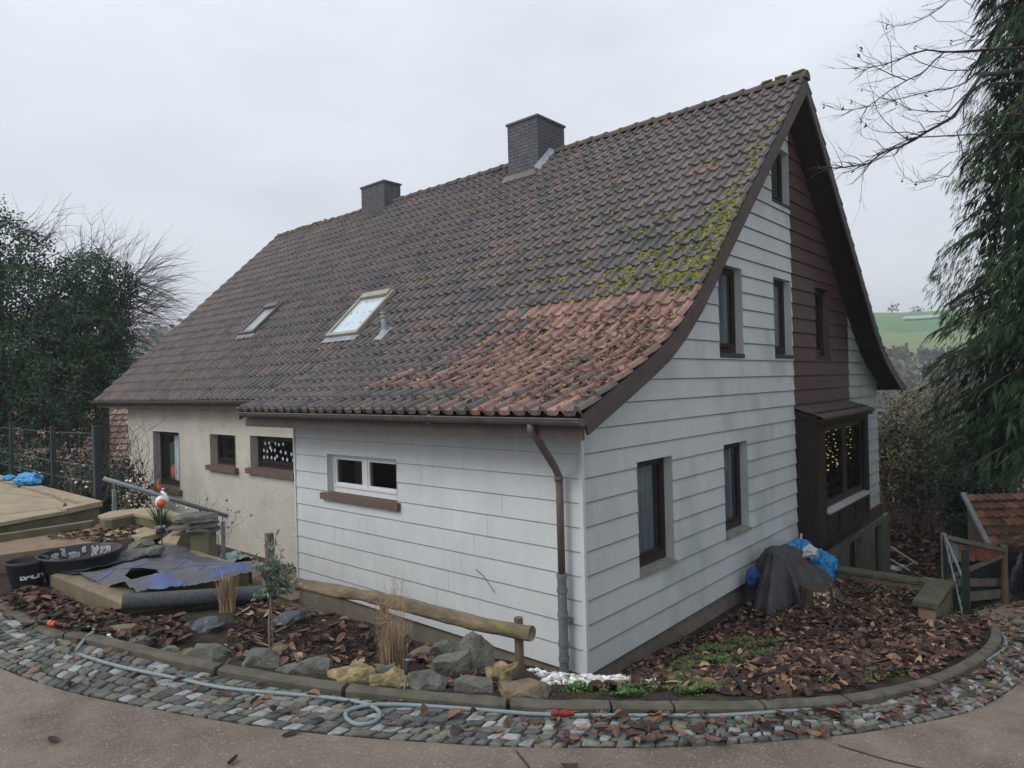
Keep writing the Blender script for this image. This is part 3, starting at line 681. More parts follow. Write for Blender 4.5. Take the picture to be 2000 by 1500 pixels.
# roof windows
def skylight(x0, x1, y0, y1, framemat, glassmat, label):
    mb = MB(); h0, h1, w = .02, .125, .07
    def slab(a0,a1,b0,b1,hh0,hh1,t=mb): t.hull8([sp(a0,b0,hh0),sp(a1,b0,hh0),sp(a1,b1,hh0),sp(a0,b1,hh0)],[sp(a0,b0,hh1),sp(a1,b0,hh1),sp(a1,b1,hh1),sp(a0,b1,hh1)])
    slab(x0,x1,y0,y0+w,h0,h1); slab(x0,x1,y1-w,y1,h0,h1); slab(x0,x0+w*.8,y0+w,y1-w,h0,h1-.004); slab(x1-w*1.6,x1,y0+w,y1-w,h0,h1+.035)
    o = mb.build('skylight', framemat, roof); o['label'] = label
    g = MB(); slab(x0+w*.8,x1-w*1.6,y0+w,y1-w,h1-.05,h1-.035,g); g.build('pane', glassmat, roof) if False else None
    gg = g.build('skylight_pane', glassmat, roof)
    f = MB(); slab(x0-.10,x0,y0-.03,y1+.03,.055,.068,f); f.build('skylight_flashing', MT['zinc'], roof)
skylight(1.76,2.66,6.12,7.12,M('beige_skylight_frame',(.34,.31,.26),(.24,.215,.18),rough=.5,bump=.1),MT['skyglass'],'larger beige framed roof window')
skylight(2.12,2.88,10.55,11.25,M('grey_skylight_frame',(.13,.12,.115),(.09,.085,.08),rough=.5,bump=.1),MT['skyglass_dark'],'smaller grey roof window')
m = MB(); vx, vy = 1.66, 5.28; vz = zpath(FRONT, vx)
m.lathe((vx,vy,vz), [(.12,.0),(.10,.06),(.06,.13),(.055,.13),(.055,.34),(.07,.34),(.07,.37),(.045,.375),(.045,.41),(.07,.41),(.07,.44),(0,.45)], 14)
m.hull8([(vx-.16,vy-.11,zpath(FRONT,vx-.16)+.07),(vx+.1,vy-.11,zpath(FRONT,vx+.1)+.07),(vx+.1,vy+.11,zpath(FRONT,vx+.1)+.07),(vx-.16,vy+.11,zpath(FRONT,vx-.16)+.07)],
        [(vx-.16,vy-.11,zpath(FRONT,vx-.16)+.09),(vx+.1,vy-.11,zpath(FRONT,vx+.1)+.10),(vx+.1,vy+.11,zpath(FRONT,vx+.1)+.10),(vx-.16,vy+.11,zpath(FRONT,vx-.16)+.09)])
m.build('vent_pipe', MT['zinc'], roof, smooth=False)

# walls of overlapping boards with window openings
def siding(mb, pt, limits, z0, z1, openings, rowh=BR, phase=0.0, proud=.020):
    lev = [z0, z1]; k = math.floor((z0-phase)/rowh)
    rows = []; z = phase+k*rowh
    while z < z1-1e-6: rows.append((z, z+rowh)); z += rowh
    for (ra, rb) in rows:
        a, b = max(ra, z0), min(rb, z1)
        if b-a < 1e-4: continue
        cuts = sorted(set([a, b]+[v for o in openings for v in (o[2], o[3]) if a < v < b]+[v for v in (2.96,3.20,3.39,3.61,3.96) if a < v < b]))
        for c, d in zip(cuts[:-1], cuts[1:]):
            l0, r0 = limits(c); l1, r1 = limits(d); mid = (c+d)/2
            ops = sorted([(o[0], o[1]) for o in openings if o[2] < mid < o[3]])
            segs = []; cur0, cur1 = l0, l1
            for (u0, u1) in ops: segs.append((cur0, u0, cur1, u0)); cur0 = cur1 = u1
            segs.append((cur0, r0, cur1, r1))
            off = lambda z_: -proud*(rb-z_)/rowh-.002
            for (p0, q0, p1, q1) in segs:
                if max(q0-p0, q1-p1) < 1e-3: continue
                mb.quad(pt(p0,off(c),c), pt(q0,off(c),c), pt(q1,off(d),d), pt(p1,off(d),d))
                if abs(c-ra) < 1e-6: k_ = mb.mi; mb.mi = 2; mb.quad(pt(p0,off(c),c-.002), pt(q0,off(c),c-.002), pt(q0,-.001,c+.001), pt(p0,-.001,c+.001)); mb.quad(pt(p0,off(c)-.0012,c-.002), pt(q0,off(c)-.0012,c-.002), pt(q0,off(c)-.0012,c+.0035), pt(p0,off(c)-.0012,c+.0035)); mb.mi = k_  # bottom lip plus a thin face strip carry the painted lap shadow line
GP = lambda a, d, z: (a, d, z)
EP = lambda a, d, z: (d, a, z)
MP = lambda a, d, z: (1.05+d, a, z)
g_open = [(1.08,1.92,.80,2.10),(3.44,4.27,.80,2.10),(3.40,4.23,3.40,4.68),(5.52,6.33,3.41,4.70),(5.56,6.385,6.00,6.92)]
gb_open = [(7.65,8.47,3.41,4.72)]
def lim_white(z): return (max(0.0, xz_inv(z)) if z > 2.94 else 0.0, max(6.396, 0) if z < 8.0 else 6.0)
def lim_w(z):
    l = 0.0 if z <= 2.94 else max(0.0, xz_inv(z)); return (min(l, 6.396), 6.396)
def lim_b(z):
    r = 12-xz_inv(z) if z > 2.94 else 12.02; l = xz_inv(z) if z > 2.94 else 0
    return (max(6.396, l), max(min(9.743, r), 6.396))
def lim_r(z):
    r = 12-xz_inv(z) if z > 2.94 else 12.02
    return (9.743, max(min(12.02, r), 9.743))
EDGE = M('lap_shadow_edge', (.07,.075,.075), rough=1, bump=0); LAP_SHADE2 = M('lap_shadow_edge_pale', (.30,.31,.31), rough=1, bump=0); LAP_SHADE3 = M('lap_shadow_edge_brown', (.02,.014,.013), rough=1, bump=0)  # darker lip colours: the shadow line under each board lap, painted in
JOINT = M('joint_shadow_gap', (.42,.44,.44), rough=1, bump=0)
m = MB(); siding(m, GP, lim_w, 0, 7.9, g_open); m.mi = 1
for k in range(28):
    for q in range(1):
        jx = .7+((k*1.37+q*1.9)%5.4); z = k*BR; l, r_ = lim_w(z+.2)
        if jx < l+.1 or jx > 6.3 or any(o[0]-.05 < jx < o[1]+.05 and z+BR > o[2] and z < o[3] for o in g_open): continue
        m.quad((jx,-.0245,z),(jx+.003,-.0245,z),(jx+.003,-.0045,z+BR),(jx,-.0045,z+BR))
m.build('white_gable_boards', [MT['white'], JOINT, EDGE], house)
m = MB(); siding(m, GP, lim_b, 2.3, 7.95, gb_open); m.build('brown_gable_boards', [MT['brown_boards'], JOINT, LAP_SHADE3], house)
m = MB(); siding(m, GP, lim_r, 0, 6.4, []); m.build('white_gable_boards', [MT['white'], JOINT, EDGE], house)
e_open = [(2.99,4.59,1.50,2.085)]
m = MB(); siding(m, EP, lambda z: (0.0, 5.47), 0, 2.62, e_open, proud=.011); 
m.mi = 1
for k in range(10):
    for q, jy in enumerate((0.9+(k*1.37)%1.6, 3.4+(k*.91)%1.7)):
        z = k*BR
        if any(o[0]-.05 < jy < o[1]+.05 and z+BR > o[2] and z < o[3] for o in e_open): continue
        m.quad((-.0155,jy,z),(-.0155,jy+.0035,z),(-.0045,jy+.0035,z+BR),(-.0045,jy,z+BR))
m.build('white_side_boards', [MT['white_ext'], JOINT, LAP_SHADE2], house)
m = MB(); m.box(-.030,.016,-.032,.014,-.01,2.9); m.build('corner_strip', MT['white_ext'], house)
m = MB(); m.box(-.028,.02,5.45,5.485,-.02,2.6); m.build('corner_strip', MT['white_ext'], house)
# the body of the house behind the boards, plastered wall with openings
m = MB()
m_open = [(12.22,13.70,.77,2.115),(9.50,10.63,1.45,2.13),(7.28,8.87,1.49,2.15)]
cuts_y = sorted(set([4.9,15.35]+[v for o in m_open for v in o[:2]])); cuts_z = sorted(set([-.55,2.95]+[v for o in m_open for v in o[2:]]))
for a, b in zip(cuts_y[:-1], cuts_y[1:]):
    for c, d in zip(cuts_z[:-1], cuts_z[1:]):
        if any(o[0]-1e-6 <= a and b <= o[1]+1e-6 and o[2]-1e-6 <= c and d <= o[3]+1e-6 for o in m_open): continue
        m.quad((1.05,a,c),(1.05,b,c),(1.05,b,d),(1.05,a,d))
m.add([(1.05,15.35,-2.5),(12,15.35,-2.5),(12,15.35,2.9),(6,15.35,7.85),(1.05,15.35,2.95)], [(0,1,2,3,4)])
m.quad((0,5.47,-.4),(1.05,5.47,-.4),(1.05,5.47,2.7),(0,5.47,2.7)); m.quad((12.02,0,-2.5),(12.02,15.35,-2.5),(12.02,15.35,2.95),(12.02,0,2.95))
m.build('plastered_wall', MT['plaster'], house)
m = MB()
m.box(.03,5.0,.03,.10,-.6,-.004); m.box(.03,.10,.03,5.44,-.8,-.004); m.build('plinth', MT['plinth'], house)
m = MB(); rndb = random.Random(2)
for k in range(5):
    y = 5.6+(k%2)*.12
    while y < 15.2:
        m.box(1.0,1.045,y,y+.228,-.62+k*.075,-.552+k*.075,rndb.random()); y += .24
m.build('brick_plinth', MT['brick'], house)
# basement wall below the bay, with two dark openings
m = MB(); yb = -.10
bo = [(9.15,10.0,-1.9,-.40),(11.15,11.75,-1.9,-.42)]
cx = sorted(set([6.45,12.5]+[v for o in bo for v in o[:2]])); cz = sorted(set([-2.2,-.03]+[v for o in bo for v in o[2:] if v > -1.9]))
for a, b in zip(cx[:-1], cx[1:]):
    for c, d in zip(cz[:-1], cz[1:]):
        if any(o[0]-1e-6 <= a and b <= o[1]+1e-6 and d <= o[3]+1e-6 for o in bo): continue
        zt = d if b < 10.2 or d < -.3 else -.30
        m.box(a, b, yb, yb+.1, c, zt)
for o in bo: m.quad((o[0],yb+.4,-2.2),(o[1],yb+.4,-2.2),(o[1],yb+.4,o[3]),(o[0],yb+.4,o[3])); m.box(o[0]-.001,o[0]+.12,yb+.1,yb+.4,-2.2,o[3])
m.build('basement_wall', MT['basement'], house)
m = MB(); 
for o in bo: m = MB(); m.box(o[0]+.05,o[1]-.03,yb+.12,yb+.16,-1.9,o[3]-.03); m.build('basement_door', MT['dark_wood'], house)
m = MB(); m.box(9.7,12.1,-.06,-.02,-.28,-.005); m.build('brown_base_trim', MT['brown_boards'], house)

# windows: reveal, sill, frame, pane, curtain
def window(pt, a0, a1, z0, z1, depth, reveal_mat, frame_mat, sill_mat, sill=(.0,.0,.04,.05), divide=None, fw=.06, curtain=None, label=None, bottom=.0, glass='glass', lowbar=.10):
    rv = MB()
    for (p, q, r_, s) in (((a0,z0),(a0,z1),1,0),((a1,z0),(a1,z1),1,0)):
        rv.quad(pt(p[0],-.018,z0), pt(p[0],depth,z0), pt(p[0],depth,z1), pt(p[0],-.018,z1))
    rv.quad(pt(a0,-.018,z1), pt(a1,-.018,z1), pt(a1,depth,z1), pt(a0,depth,z1)); rv.quad(pt(a0,-.018,z0), pt(a1,-.018,z0), pt(a1,depth,z0), pt(a0,depth,z0))
    rv.build('window_reveal', reveal_mat, house)
    f = MB(); d0, d1 = depth-.05, depth
    def bar(x0, x1, y0, y1, e0=d0, e1=d1):
        f.hull8([pt(x0,e0,y0),pt(x1,e0,y0),pt(x1,e1,y0),pt(x0,e1,y0)],[pt(x0,e0,y1),pt(x1,e0,y1),pt(x1,e1,y1),pt(x0,e1,y1)])
    bar(a0,a0+fw,z0,z1); bar(a1-fw,a1,z0,z1); bar(a0+fw,a1-fw,z1-fw,z1); bar(a0+fw,a1-fw,z0,z0+lowbar)
    bar(a0+fw,a1-fw,z0+lowbar,z0+lowbar+.025,d0-.02,d0+.01)
    panes = [(a0+fw, a1-fw)]
    if divide is not None:
        bar(divide-.05,divide+.05,z0+lowbar+.025,z1-fw); panes = [(a0+fw,divide-.05),(divide+.05,a1-fw)]
    for (p0, p1) in panes:      # inner casement frame
        c = .035; za, zb = z0+lowbar+.025, z1-fw
        bar(p0,p0+c,za,zb,d0+.012,d1-.006); bar(p1-c,p1,za,zb,d0+.012,d1-.006); bar(p0+c,p1-c,za,za+c,d0+.012,d1-.006); bar(p0+c,p1-c,zb-c,zb,d0+.012,d1-.006)
    w = f.build('window', frame_mat, house)
    if label: w['label'] = label
    g = MB()
    for (p0, p1) in panes: g.quad(pt(p0+.02,d0+.03,z0+lowbar),pt(p1-.02,d0+.03,z0+lowbar),pt(p1-.02,d0+.03,z1-fw),pt(p0+.02,d0+.03,z1-fw))
    g.build('pane', MT[glass], w)
    if sill_mat is not None:
        s = MB(); l, r_, th, pr = sill
        s.hull8([pt(a0-l,-pr,z0-th),pt(a1+r_,-pr,z0-th),pt(a1+r_,depth-.05,z0-th+.01),pt(a0-l,depth-.05,z0-th+.01)],[pt(a0-l,-pr,z0+.004),pt(a1+r_,-pr,z0+.004),pt(a1+r_,depth-.05,z0+.018),pt(a0-l,depth-.05,z0+.018)])
        s.build('sill', sill_mat, w)
    if curtain is not None:
        for (c0, c1, mat_, dd) in curtain:
            cm = MB(); n = 26; vs = []
            for i in range(n+1):
                x = c0+(c1-c0)*i/n; dp = depth+dd+.018*math.sin(i*1.7)+.01*math.sin(i*.6)
                vs += [pt(x,dp,z0+.12), pt(x,dp,z1-.02)]
            cm.add(vs, [(2*i,2*i+2,2*i+3,2*i+1) for i in range(n)]); cm.build('curtain', mat_, w, smooth=True)
    return w
C_ = MT['curtain']
window(GP,1.08,1.92,.80,2.10,.15,MT['white'],MT['frame'],MT['sill_grey'],curtain=[(1.38,1.74,C_,.02)],label='left lower window in the gable with a stone sill')
window(GP,3.44,4.27,.80,2.10,.15,MT['white'],MT['frame'],MT['sill_grey'],curtain=[(3.6,4.1,C_,.02)],label='right lower window in the gable')
window(GP,3.40,4.23,3.40,4.68,.15,MT['white'],MT['frame'],MT['sill_dark'],sill=(.0,.02,.06,.03),curtain=[(3.5,4.1,C_,.02)],label='left upper window in the white boards')
window(GP,5.52,6.33,3.41,4.70,.15,MT['white'],MT['frame'],MT['sill_dark'],sill=(.0,.02,.06,.03),curtain=[(5.6,6.2,C_,.02)],label='middle upper window beside the brown boards')
window(GP,7.65,8.47,3.41,4.72,.15,MT['brown_boards'],MT['frame'],MT['sill_dark'],sill=(.0,.02,.06,.03),label='upper window in the brown boards')
window(GP,5.56,6.385,6.00,6.92,.15,MT['white'],MT['frame'],MT['sill_dark'],sill=(.0,.0,.05,.02),label='attic window under the gable peak')
window(EP,2.99,4.59,1.50,2.085,.13,MT['white_ext'],MT['frame_white'],MT['sill_red'],sill=(.06,.13,.085,.07),divide=3.80,fw=.05,lowbar=.10,label='wide white framed window in the side wall')
w1 = window(MP,12.22,13.70,.77,2.115,.20,MT['plaster'],MT['frame'],MT['sill_red'],sill=(.10,.12,.10,.09),curtain=[(12.25,13.02,MT['curtain_blue'],.015)],label='tall window with a pale curtain and red shape inside')
m = MB(); m.blob((1.05+.20+.06,13.12,1.12),.20,2,.05,2,(.35,1,1)); m.build('red_lampshade', MT['red_cloth'], w1, smooth=True)
window(MP,9.50,10.63,1.45,2.13,.20,MT['plaster'],MT['frame'],MT['sill_red'],sill=(.10,.10,.10,.09),label='small square window in the plastered wall')
w3 = window(MP,7.28,8.87,1.49,2.15,.20,MT['plaster'],MT['frame'],MT['sill_red'],sill=(.10,.10,.10,.09),label='window with pale dots stuck on the pane')
m = MB(); m.quad((1.05+.169,7.34,1.60),(1.05+.169,8.80,1.60),(1.05+.169,8.80,2.09),(1.05+.169,7.34,2.09)); m.mi = 1; rd = random.Random(12)
for (fy, fz) in ((.06,.45),(.06,.1),(.16,.42),(.16,.12),(.25,.62),(.28,.5),(.28,.12),(.38,.5),(.38,.1),(.44,.22),(.55,.45),(.6,.12),(.68,.42),(.72,.1),(.84,.38),(.88,.1),(.1,.8),(.22,.84),(.4,.85),(.5,.8),(.62,.84)):
    cy, cz = 8.75-fy*1.32, 1.66+fz*.40; n = 12
    m.add([(1.05+.168, cy+.036*math.cos(6.283*k/n), cz+.036*math.sin(6.283*k/n)) for k in range(n)], [tuple(range(n))])
m.build('dotted_film', [MT['glass'], MT['white_sheet']], w3)
m = MB(); m.box(.98,1.04,6.98,7.10,1.83,2.14); m.build('white_meter_box', MT['frame_white'], house)

# bay window in dark wood
bay = MB(); BX0, BX1, BYF = 6.40, 9.66, -.38
bay.box(BX0,BX0+.05,BYF,-.03,.10,2.42)                                     # left flank
bay.box(BX1-.05,BX1,BYF,-.03,.10,2.42)
bay.box(BX0+.05,BX0+.42,BYF,BYF+.06,.10,2.42); bay.box(BX1-.16,BX1-.05,BYF,BYF+.06,.10,2.42)      # front posts
bay.box(BX0+.42,BX1-.16,BYF,BYF+.06,2.14,2.42); bay.box(BX0+.42,BX1-.16,BYF+.02,BYF+.08,.20,.62)   # head and apron
bay.box(BX0+.42,BX1-.16,BYF-.02,BYF+.02,.12,.20); bay.box(BX0+.42,BX1-.16,BYF-.02,BYF+.02,.55,.62)
for x in (BX0+.42,7.55,8.6,BX1-.24): bay.box(x,x+.07,BYF-.015,BYF+.02,.20,.55)
bay.box(BX0+.05,BX1-.05,BYF+.06,-.03,.10,.16)
bay.box(BX0+.3,BX1,BYF+.12,-.05,-.02,.10); bay.box(BX0+.3,BX1,-.2,-.05,-.16,-.02)
for k in range(14): bay.box(BX0-.006,BX0,BYF+.005+k*.0255,BYF+.026+k*.0255,.11,2.40)
b = bay.build('bay_window', MT['dark_wood'], house); b['label'] = 'projecting bay window of dark stained wood'
m = MB(); m.hull8([(BX0+.38,BYF-.06,.62),(BX1-.02,BYF-.06,.62),(BX1-.02,BYF+.12,.64),(BX0+.38,BYF+.12,.64)],[(BX0+.38,BYF-.06,.65),(BX1-.02,BYF-.06,.65),(BX1-.02,BYF+.12,.685),(BX0+.38,BYF+.12,.685)])
m.build('bay_sill', MT['sill_light'], b)
m = MB(); fy0, fy1 = -.30, -.25
for (a, c, z0, z1) in ((6.82,6.93,.68,2.14),(8.12,8.36,.68,2.14),(9.40,9.50,.68,2.14),(6.93,8.12,.68,.80),(8.36,9.40,.68,.80),(6.93,8.12,2.04,2.14),(8.36,9.40,2.04,2.14)): m.box(a,c,fy0,fy1,z0,z1)
m.build('bay_frame', MT['frame'], b)
m = MB(); m.quad((6.93,-.27,.80),(8.12,-.27,.80),(8.12,-.27,2.04),(6.93,-.27,2.04)); m.quad((8.36,-.27,.80),(9.40,-.27,.80),(9.40,-.27,2.04),(8.36,-.27,2.04)); m.build('bay_pane', MT['glass_bay'], b)
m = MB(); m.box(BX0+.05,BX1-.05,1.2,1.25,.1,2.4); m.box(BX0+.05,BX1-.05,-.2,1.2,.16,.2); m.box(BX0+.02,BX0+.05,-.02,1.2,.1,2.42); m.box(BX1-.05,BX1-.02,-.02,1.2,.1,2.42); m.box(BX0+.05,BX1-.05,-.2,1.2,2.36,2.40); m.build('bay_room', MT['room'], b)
m = MB(); n = 34      # little corrugated tile roof over the bay
vs = []; xa, xb = BX0-.05, BX1+.06
for i in range(n*4+1):
    x = xa+(xb-xa)*i/(n*4); h = .022*math.sin(i*math.pi/2)
    for (yy, zz) in ((0,2.50),(-.24,2.42),(-.235,2.435),(-.50,2.33),(-.50,2.305)): vs.append((x,yy,zz+h))
m.add(vs, [(i*5+k,i*5+k+1,(i+1)*5+k+1,(i+1)*5+k) for i in range(n*4) for k in range(4)])
m.build('bay_roof', M('brown_bay_tiles',(.125,.095,.08),(.07,.06,.052),scale=5,bump=.5), b)
m = MB(); m.box(xa+.02,xb-.02,-.47,-.44,2.24,2.30); m.hull8([(xa+.02,-.44,2.24),(xb-.02,-.44,2.24),(xb-.02,0,2.40),(xa+.02,0,2.40)],[(xa+.02,-.44,2.29),(xb-.02,-.44,2.29),(xb-.02,0,2.46),(xa+.02,0,2.46)]); m.build('bay_roof_board', MT['dark_wood'], b)

# gutters, fascia and downpipe
def gutter(x, y0, y1, z, r=.065, label=None):
    mb = MB(); n = 9; vs = []
    for (yy, zz) in ((y0, z), (y1, z+.01)):
        for rr in (r, r-.006):
            for k in range(n): a = math.pi+math.pi*k/(n-1); vs.append((x+rr*math.cos(a), yy, zz+rr*math.sin(a)))
    N2 = 2*n
    fs = [(k,k+1,N2+k+1,N2+k) for k in range(n-1)]+[(n+k,n+k+1,N2+n+k+1,N2+n+k) for k in range(n-1)]
    fs += [tuple(range(n)), tuple(N2+k for k in range(n))]
    mb.add(vs, fs); mb.tube([(x-r,y0,z),(x-r,y1,z+.01)], .009, 6); y = y0+.5
    while y < y1: mb.tube([(x-r-.004,y,z+.004),(x-r*.7,y,z-r*.75),(x,y,z-r-.004),(x+r,y,z-.01)], .007, 5); y += .8
    o = mb.build('gutter', MT['gutter'], house, smooth=False)
    if label: o['label'] = label
    return o
gutter(-.645, -.50, 5.86, 2.705, .07, 'brown gutter along the low front eave')
gutter(.555, 6.0, 16.45, 2.86, .065, 'gutter along the higher rear eave')
gutter(12.63, -.5, 16.4, 2.72, .065, 'gutter on the far side of the house')
m = MB()
m.box(-.575,-.545,-.44,5.92,2.50,2.70); m.box(-.545,-.03,.0,5.55,2.53,2.56); m.hull8([(-.575,5.5,2.50),(-.03,5.5,2.50),(-.03,5.9,2.50),(-.575,5.9,2.50)],[(-.575,5.5,2.68),(-.03,5.5,2.9),(-.03,5.9,2.9),(-.575,5.9,2.68)]) if False else m.box(-.545,-.03,5.86,5.9,2.53,2.72)
m.box(.63,.655,6.1,16.3,2.70,2.86); m.box(.655,1.05,6.1,16.3,2.74,2.76)
m.build('eaves_board', MT['fascia'], house)
m = MB(); m.tube([(-.645,.13,2.66),(-.64,.13,2.58),(-.55,.135,2.50),(-.19,.19,2.16),(-.12,.20,2.06),(-.115,.20,1.95),(-.115,.20,1.02)], .040, 12); m.tube([(-.125,.20,2.07),(-.122,.20,2.02)], .048, 12)
dp = m.build('downpipe', MT['pipe_brown'], house, smooth=True)
m = MB(); m.tube([(-.115,.20,1.03),(-.115,.20,.35),(-.115,.20,-.05)], .050, 12)
for z in (1.03,.88,.62,.32,.16): m.tube([(-.115,.20,z-.022),(-.115,.20,z+.022)], .058, 12)
m.box(-.11,-.0,.14,.26,.545,.575); m.build('standpipe', MT['pipe_grey'], dp, smooth=False)
m = MB(); m.box(12.05,12.2,-.12,-.04,1.00,1.08); m.box(12.2,12.32,-.16,.0,.99,1.07); m.build('wall_lamp', MT['black_plastic'], house)
m = MB(); m.tube([(-.024,1.55,.86),(-.03,1.42,.80),(-.028,1.25,.64)], .004, 4); m.build('hanging_wire', MT['twig'], house)

# dark rooms behind the windows
m = MB()
m.add([(.1,1.7,-1),(11.9,1.7,-1),(11.9,1.7,2.7),(10.6,1.7,3.3),(6,1.7,7.6),(1.4,1.7,3.3),(.1,1.7,2.7)],[(0,1,2,3,4,5,6)])
m.quad((2.6,1.7,-1),(2.6,15.2,-1),(2.6,15.2,4.2),(2.6,1.7,4.2)); m.quad((.05,.05,2.85),(11.9,.05,2.85),(11.9,1.7,2.85),(.05,1.7,2.85))
m.quad((1.1,1.7,2.85),(2.6,1.7,2.85),(2.6,15.2,2.85),(1.1,15.2,2.85)); m.quad((1.1,1.7,0.1),(2.6,1.7,0.1),(2.6,15.2,0.1),(1.1,15.2,0.1)); m.quad((.05,.05,0.1),(11.9,.05,0.1),(11.9,1.7,0.1),(.05,1.7,0.1))
m.quad((0.06,5.4,-.3),(1.04,5.4,-.3),(1.04,5.4,2.7),(0.06,5.4,2.7)); m.quad((2.6,.05,0),(2.6,1.7,0),(2.6,1.7,2.8),(2.6,.05,2.8)); m.quad((5.0,.05,0),(5.0,1.7,0),(5.0,1.7,6.6),(5.0,.05,6.6))
m.build('interior_walls', M('dim_interior',(.10,.095,.09),rough=1,bump=0), house)

# ---------------------------------------------------------------- garden left of the house
def prism(mb, poly, z0, z1, tint=.5):
    n = len(poly); mb.add([(x,y,z0) for x, y in poly]+[(x,y,z1) for x, y in poly], [tuple(range(n-1,-1,-1)), tuple(range(n,2*n))]+[(i,(i+1)%n,n+(i+1)%n,n+i) for i in range(n)], tint)
# terrace of sandstone slabs with mossy kerb front, and the steps in front of it
m = MB(); prism(m, [(-8,5.0),(-3.87,5.11),(-3.18,5.33),(-2.74,5.57),(-2.74,12),(-8,12)], 1.1, 1.625)
ter = thing('terrace', (-4.5,8,1.1), 'raised terrace of worn sandstone slabs beside the wire fence', 'terrace')
m.build('terrace_body', MT['slab_side'], ter)
m = MB(); prism(m, [(-8,4.97),(-3.86,5.08),(-3.2,5.29),(-3.24,5.41),(-3.9,5.2),(-8,5.10)], 1.626, 1.668); prism(m, [(-3.18,5.30),(-2.71,5.54),(-2.71,5.72),(-3.24,5.43)], 1.626, 1.69)
for k in range(6): prism(m, [(-2.88,5.66+k*1.05),(-2.70,5.62+k*1.05),(-2.70,6.64+k*1.05),(-2.90,6.64+k*1.05)], 1.626, 1.685-.003*k)
m.build('coping', MT['slab'], ter)
m = MB()
for poly in ([(-8,5.13),(-3.92,5.22),(-3.28,5.44),(-3.05,5.56),(-3.10,5.70),(-3.75,5.74),(-8,5.6)],[(-8,5.63),(-3.75,5.77),(-3.1,5.73),(-2.98,6.1),(-2.95,6.5),(-3.2,7.9),(-8,8)],[(-2.93,5.68),(-2.92,6.4),(-2.97,6.0),(-3.06,5.72)],[(-3.19,7.93),(-2.93,6.6),(-2.93,10.9),(-5,10.9),(-5,8.0),(-3.4,7.97)],[(-8,8.03),(-5.03,8.03),(-5.03,11),(-8,11)]): prism(m, poly, 1.62, 1.656)
m.build('paving_slab', MT['slab'], ter)
st = thing('garden_step', (-4,4.4,1.3), 'long reddish brown step below the terrace edge, behind the black tubs', 'step')
m = MB(); prism(m, [(-8,4.12),(-4.09,4.07),(-3.74,4.0),(-2.95,3.78),(-2.6,4.2),(-2.9,4.95),(-3.9,5.0),(-8,5.0)], 1.15, 1.50); m.build('tread', MT['step'], st)
m = MB(); prism(m, [(-8,4.80),(-3.94,4.80),(-3.06,4.80),(-3.0,4.9),(-8,4.93)], 1.49, 1.575); m.build('riser', MT['slab_side'], st)
# low wall in an L with stacked stones and a mossy pillar
lw = thing('low_garden_wall', (-2.8,4.2,1.3), 'low mossy concrete wall bent around the planting hollow', 'wall')
m = MB(); prism(m, [(-3.03,4.65),(-3.05,4.42),(-2.99,4.36),(-2.74,4.42),(-2.70,3.95),(-2.62,3.62),(-2.42,3.55),(-2.42,4.62),(-2.82,4.85)], 1.30, 1.625); m.build('wall_body', MT['slab_side'], lw)
m = MB(); prism(m, [(-3.04,4.66),(-3.06,4.43),(-3.0,4.35),(-2.75,4.41),(-2.71,3.95),(-2.63,3.61),(-2.41,3.54),(-2.41,4.63),(-2.82,4.86)], 1.626, 1.655); m.build('coping', MT['slab'], lw)
pl = thing('stone_pillar', (-2.62,2.98,1.2), 'short mossy pillar capped with stacked flat stones', 'pillar')
m = MB(); prism(m, [(-2.72,2.98),(-2.60,2.84),(-2.46,2.96),(-2.58,3.10)], .9, 1.60); m.build('pillar_body', MT['slab_side'], pl)
def rock(c, w, d, h, seed, mat, name='stone', parent=None, jag=.22, yaw=0, tint=.5, flat_top=0):
    """angular stone: a rough block cut by random planes"""
    rnd = random.Random(seed); bm = bmesh.new(); bmesh.ops.create_cube(bm, size=1)
    bmesh.ops.subdivide_edges(bm, edges=bm.edges[:], cuts=2, use_grid_fill=True)
    for k in range(9):
        n = Vector((rnd.uniform(-1,1), rnd.uniform(-1,1), rnd.uniform(-.35,1))).normalized()
        g = bmesh.ops.bisect_plane(bm, geom=bm.verts[:]+bm.edges[:]+bm.faces[:], plane_co=n*rnd.uniform(.40,.56), plane_no=n, clear_outer=True)
        ed = [e for e in g['geom_cut'] if isinstance(e, bmesh.types.BMEdge)]
        if ed:
            try: bmesh.ops.contextual_create(bm, geom=ed)
            except Exception: pass
    bmesh.ops.triangulate(bm, faces=bm.faces[:])
    bmesh.ops.subdivide_edges(bm, edges=bm.edges[:], cuts=2)
    cy, sy = math.cos(yaw), math.sin(yaw); bm.verts.ensure_lookup_table()
    vs = []
    for v in bm.verts:
        n_ = noise.noise(v.co*2.3+Vector((seed,0,0)))*jag*.5+noise.noise(v.co*6+Vector((0,seed,0)))*jag*.22+noise.noise(v.co*13+Vector((0,seed,0)))*jag*.09
        p = v.co*(1+n_); x, y, z = p.x*w, p.y*d, (p.z+.40)*h
        vs.append((c[0]+x*cy-y*sy, c[1]+x*sy+y*cy, c[2]+z))
    mb = MB(); bm.verts.index_update(); mb.add(vs, [tuple(v.index for v in f.verts) for f in bm.faces], tint); bm.free()
    return mb.build(name, mat, parent)
for k, (dx, dy, z, w_) in enumerate(((0,0,1.60,.30),(.01,.02,1.66,.27),(-.01,.0,1.72,.31))): rock((-2.59+dx,2.97+dy,z), w_, .26, .07, 90+k, MT['stone'], 'cap_stone', pl, .1, -.6)
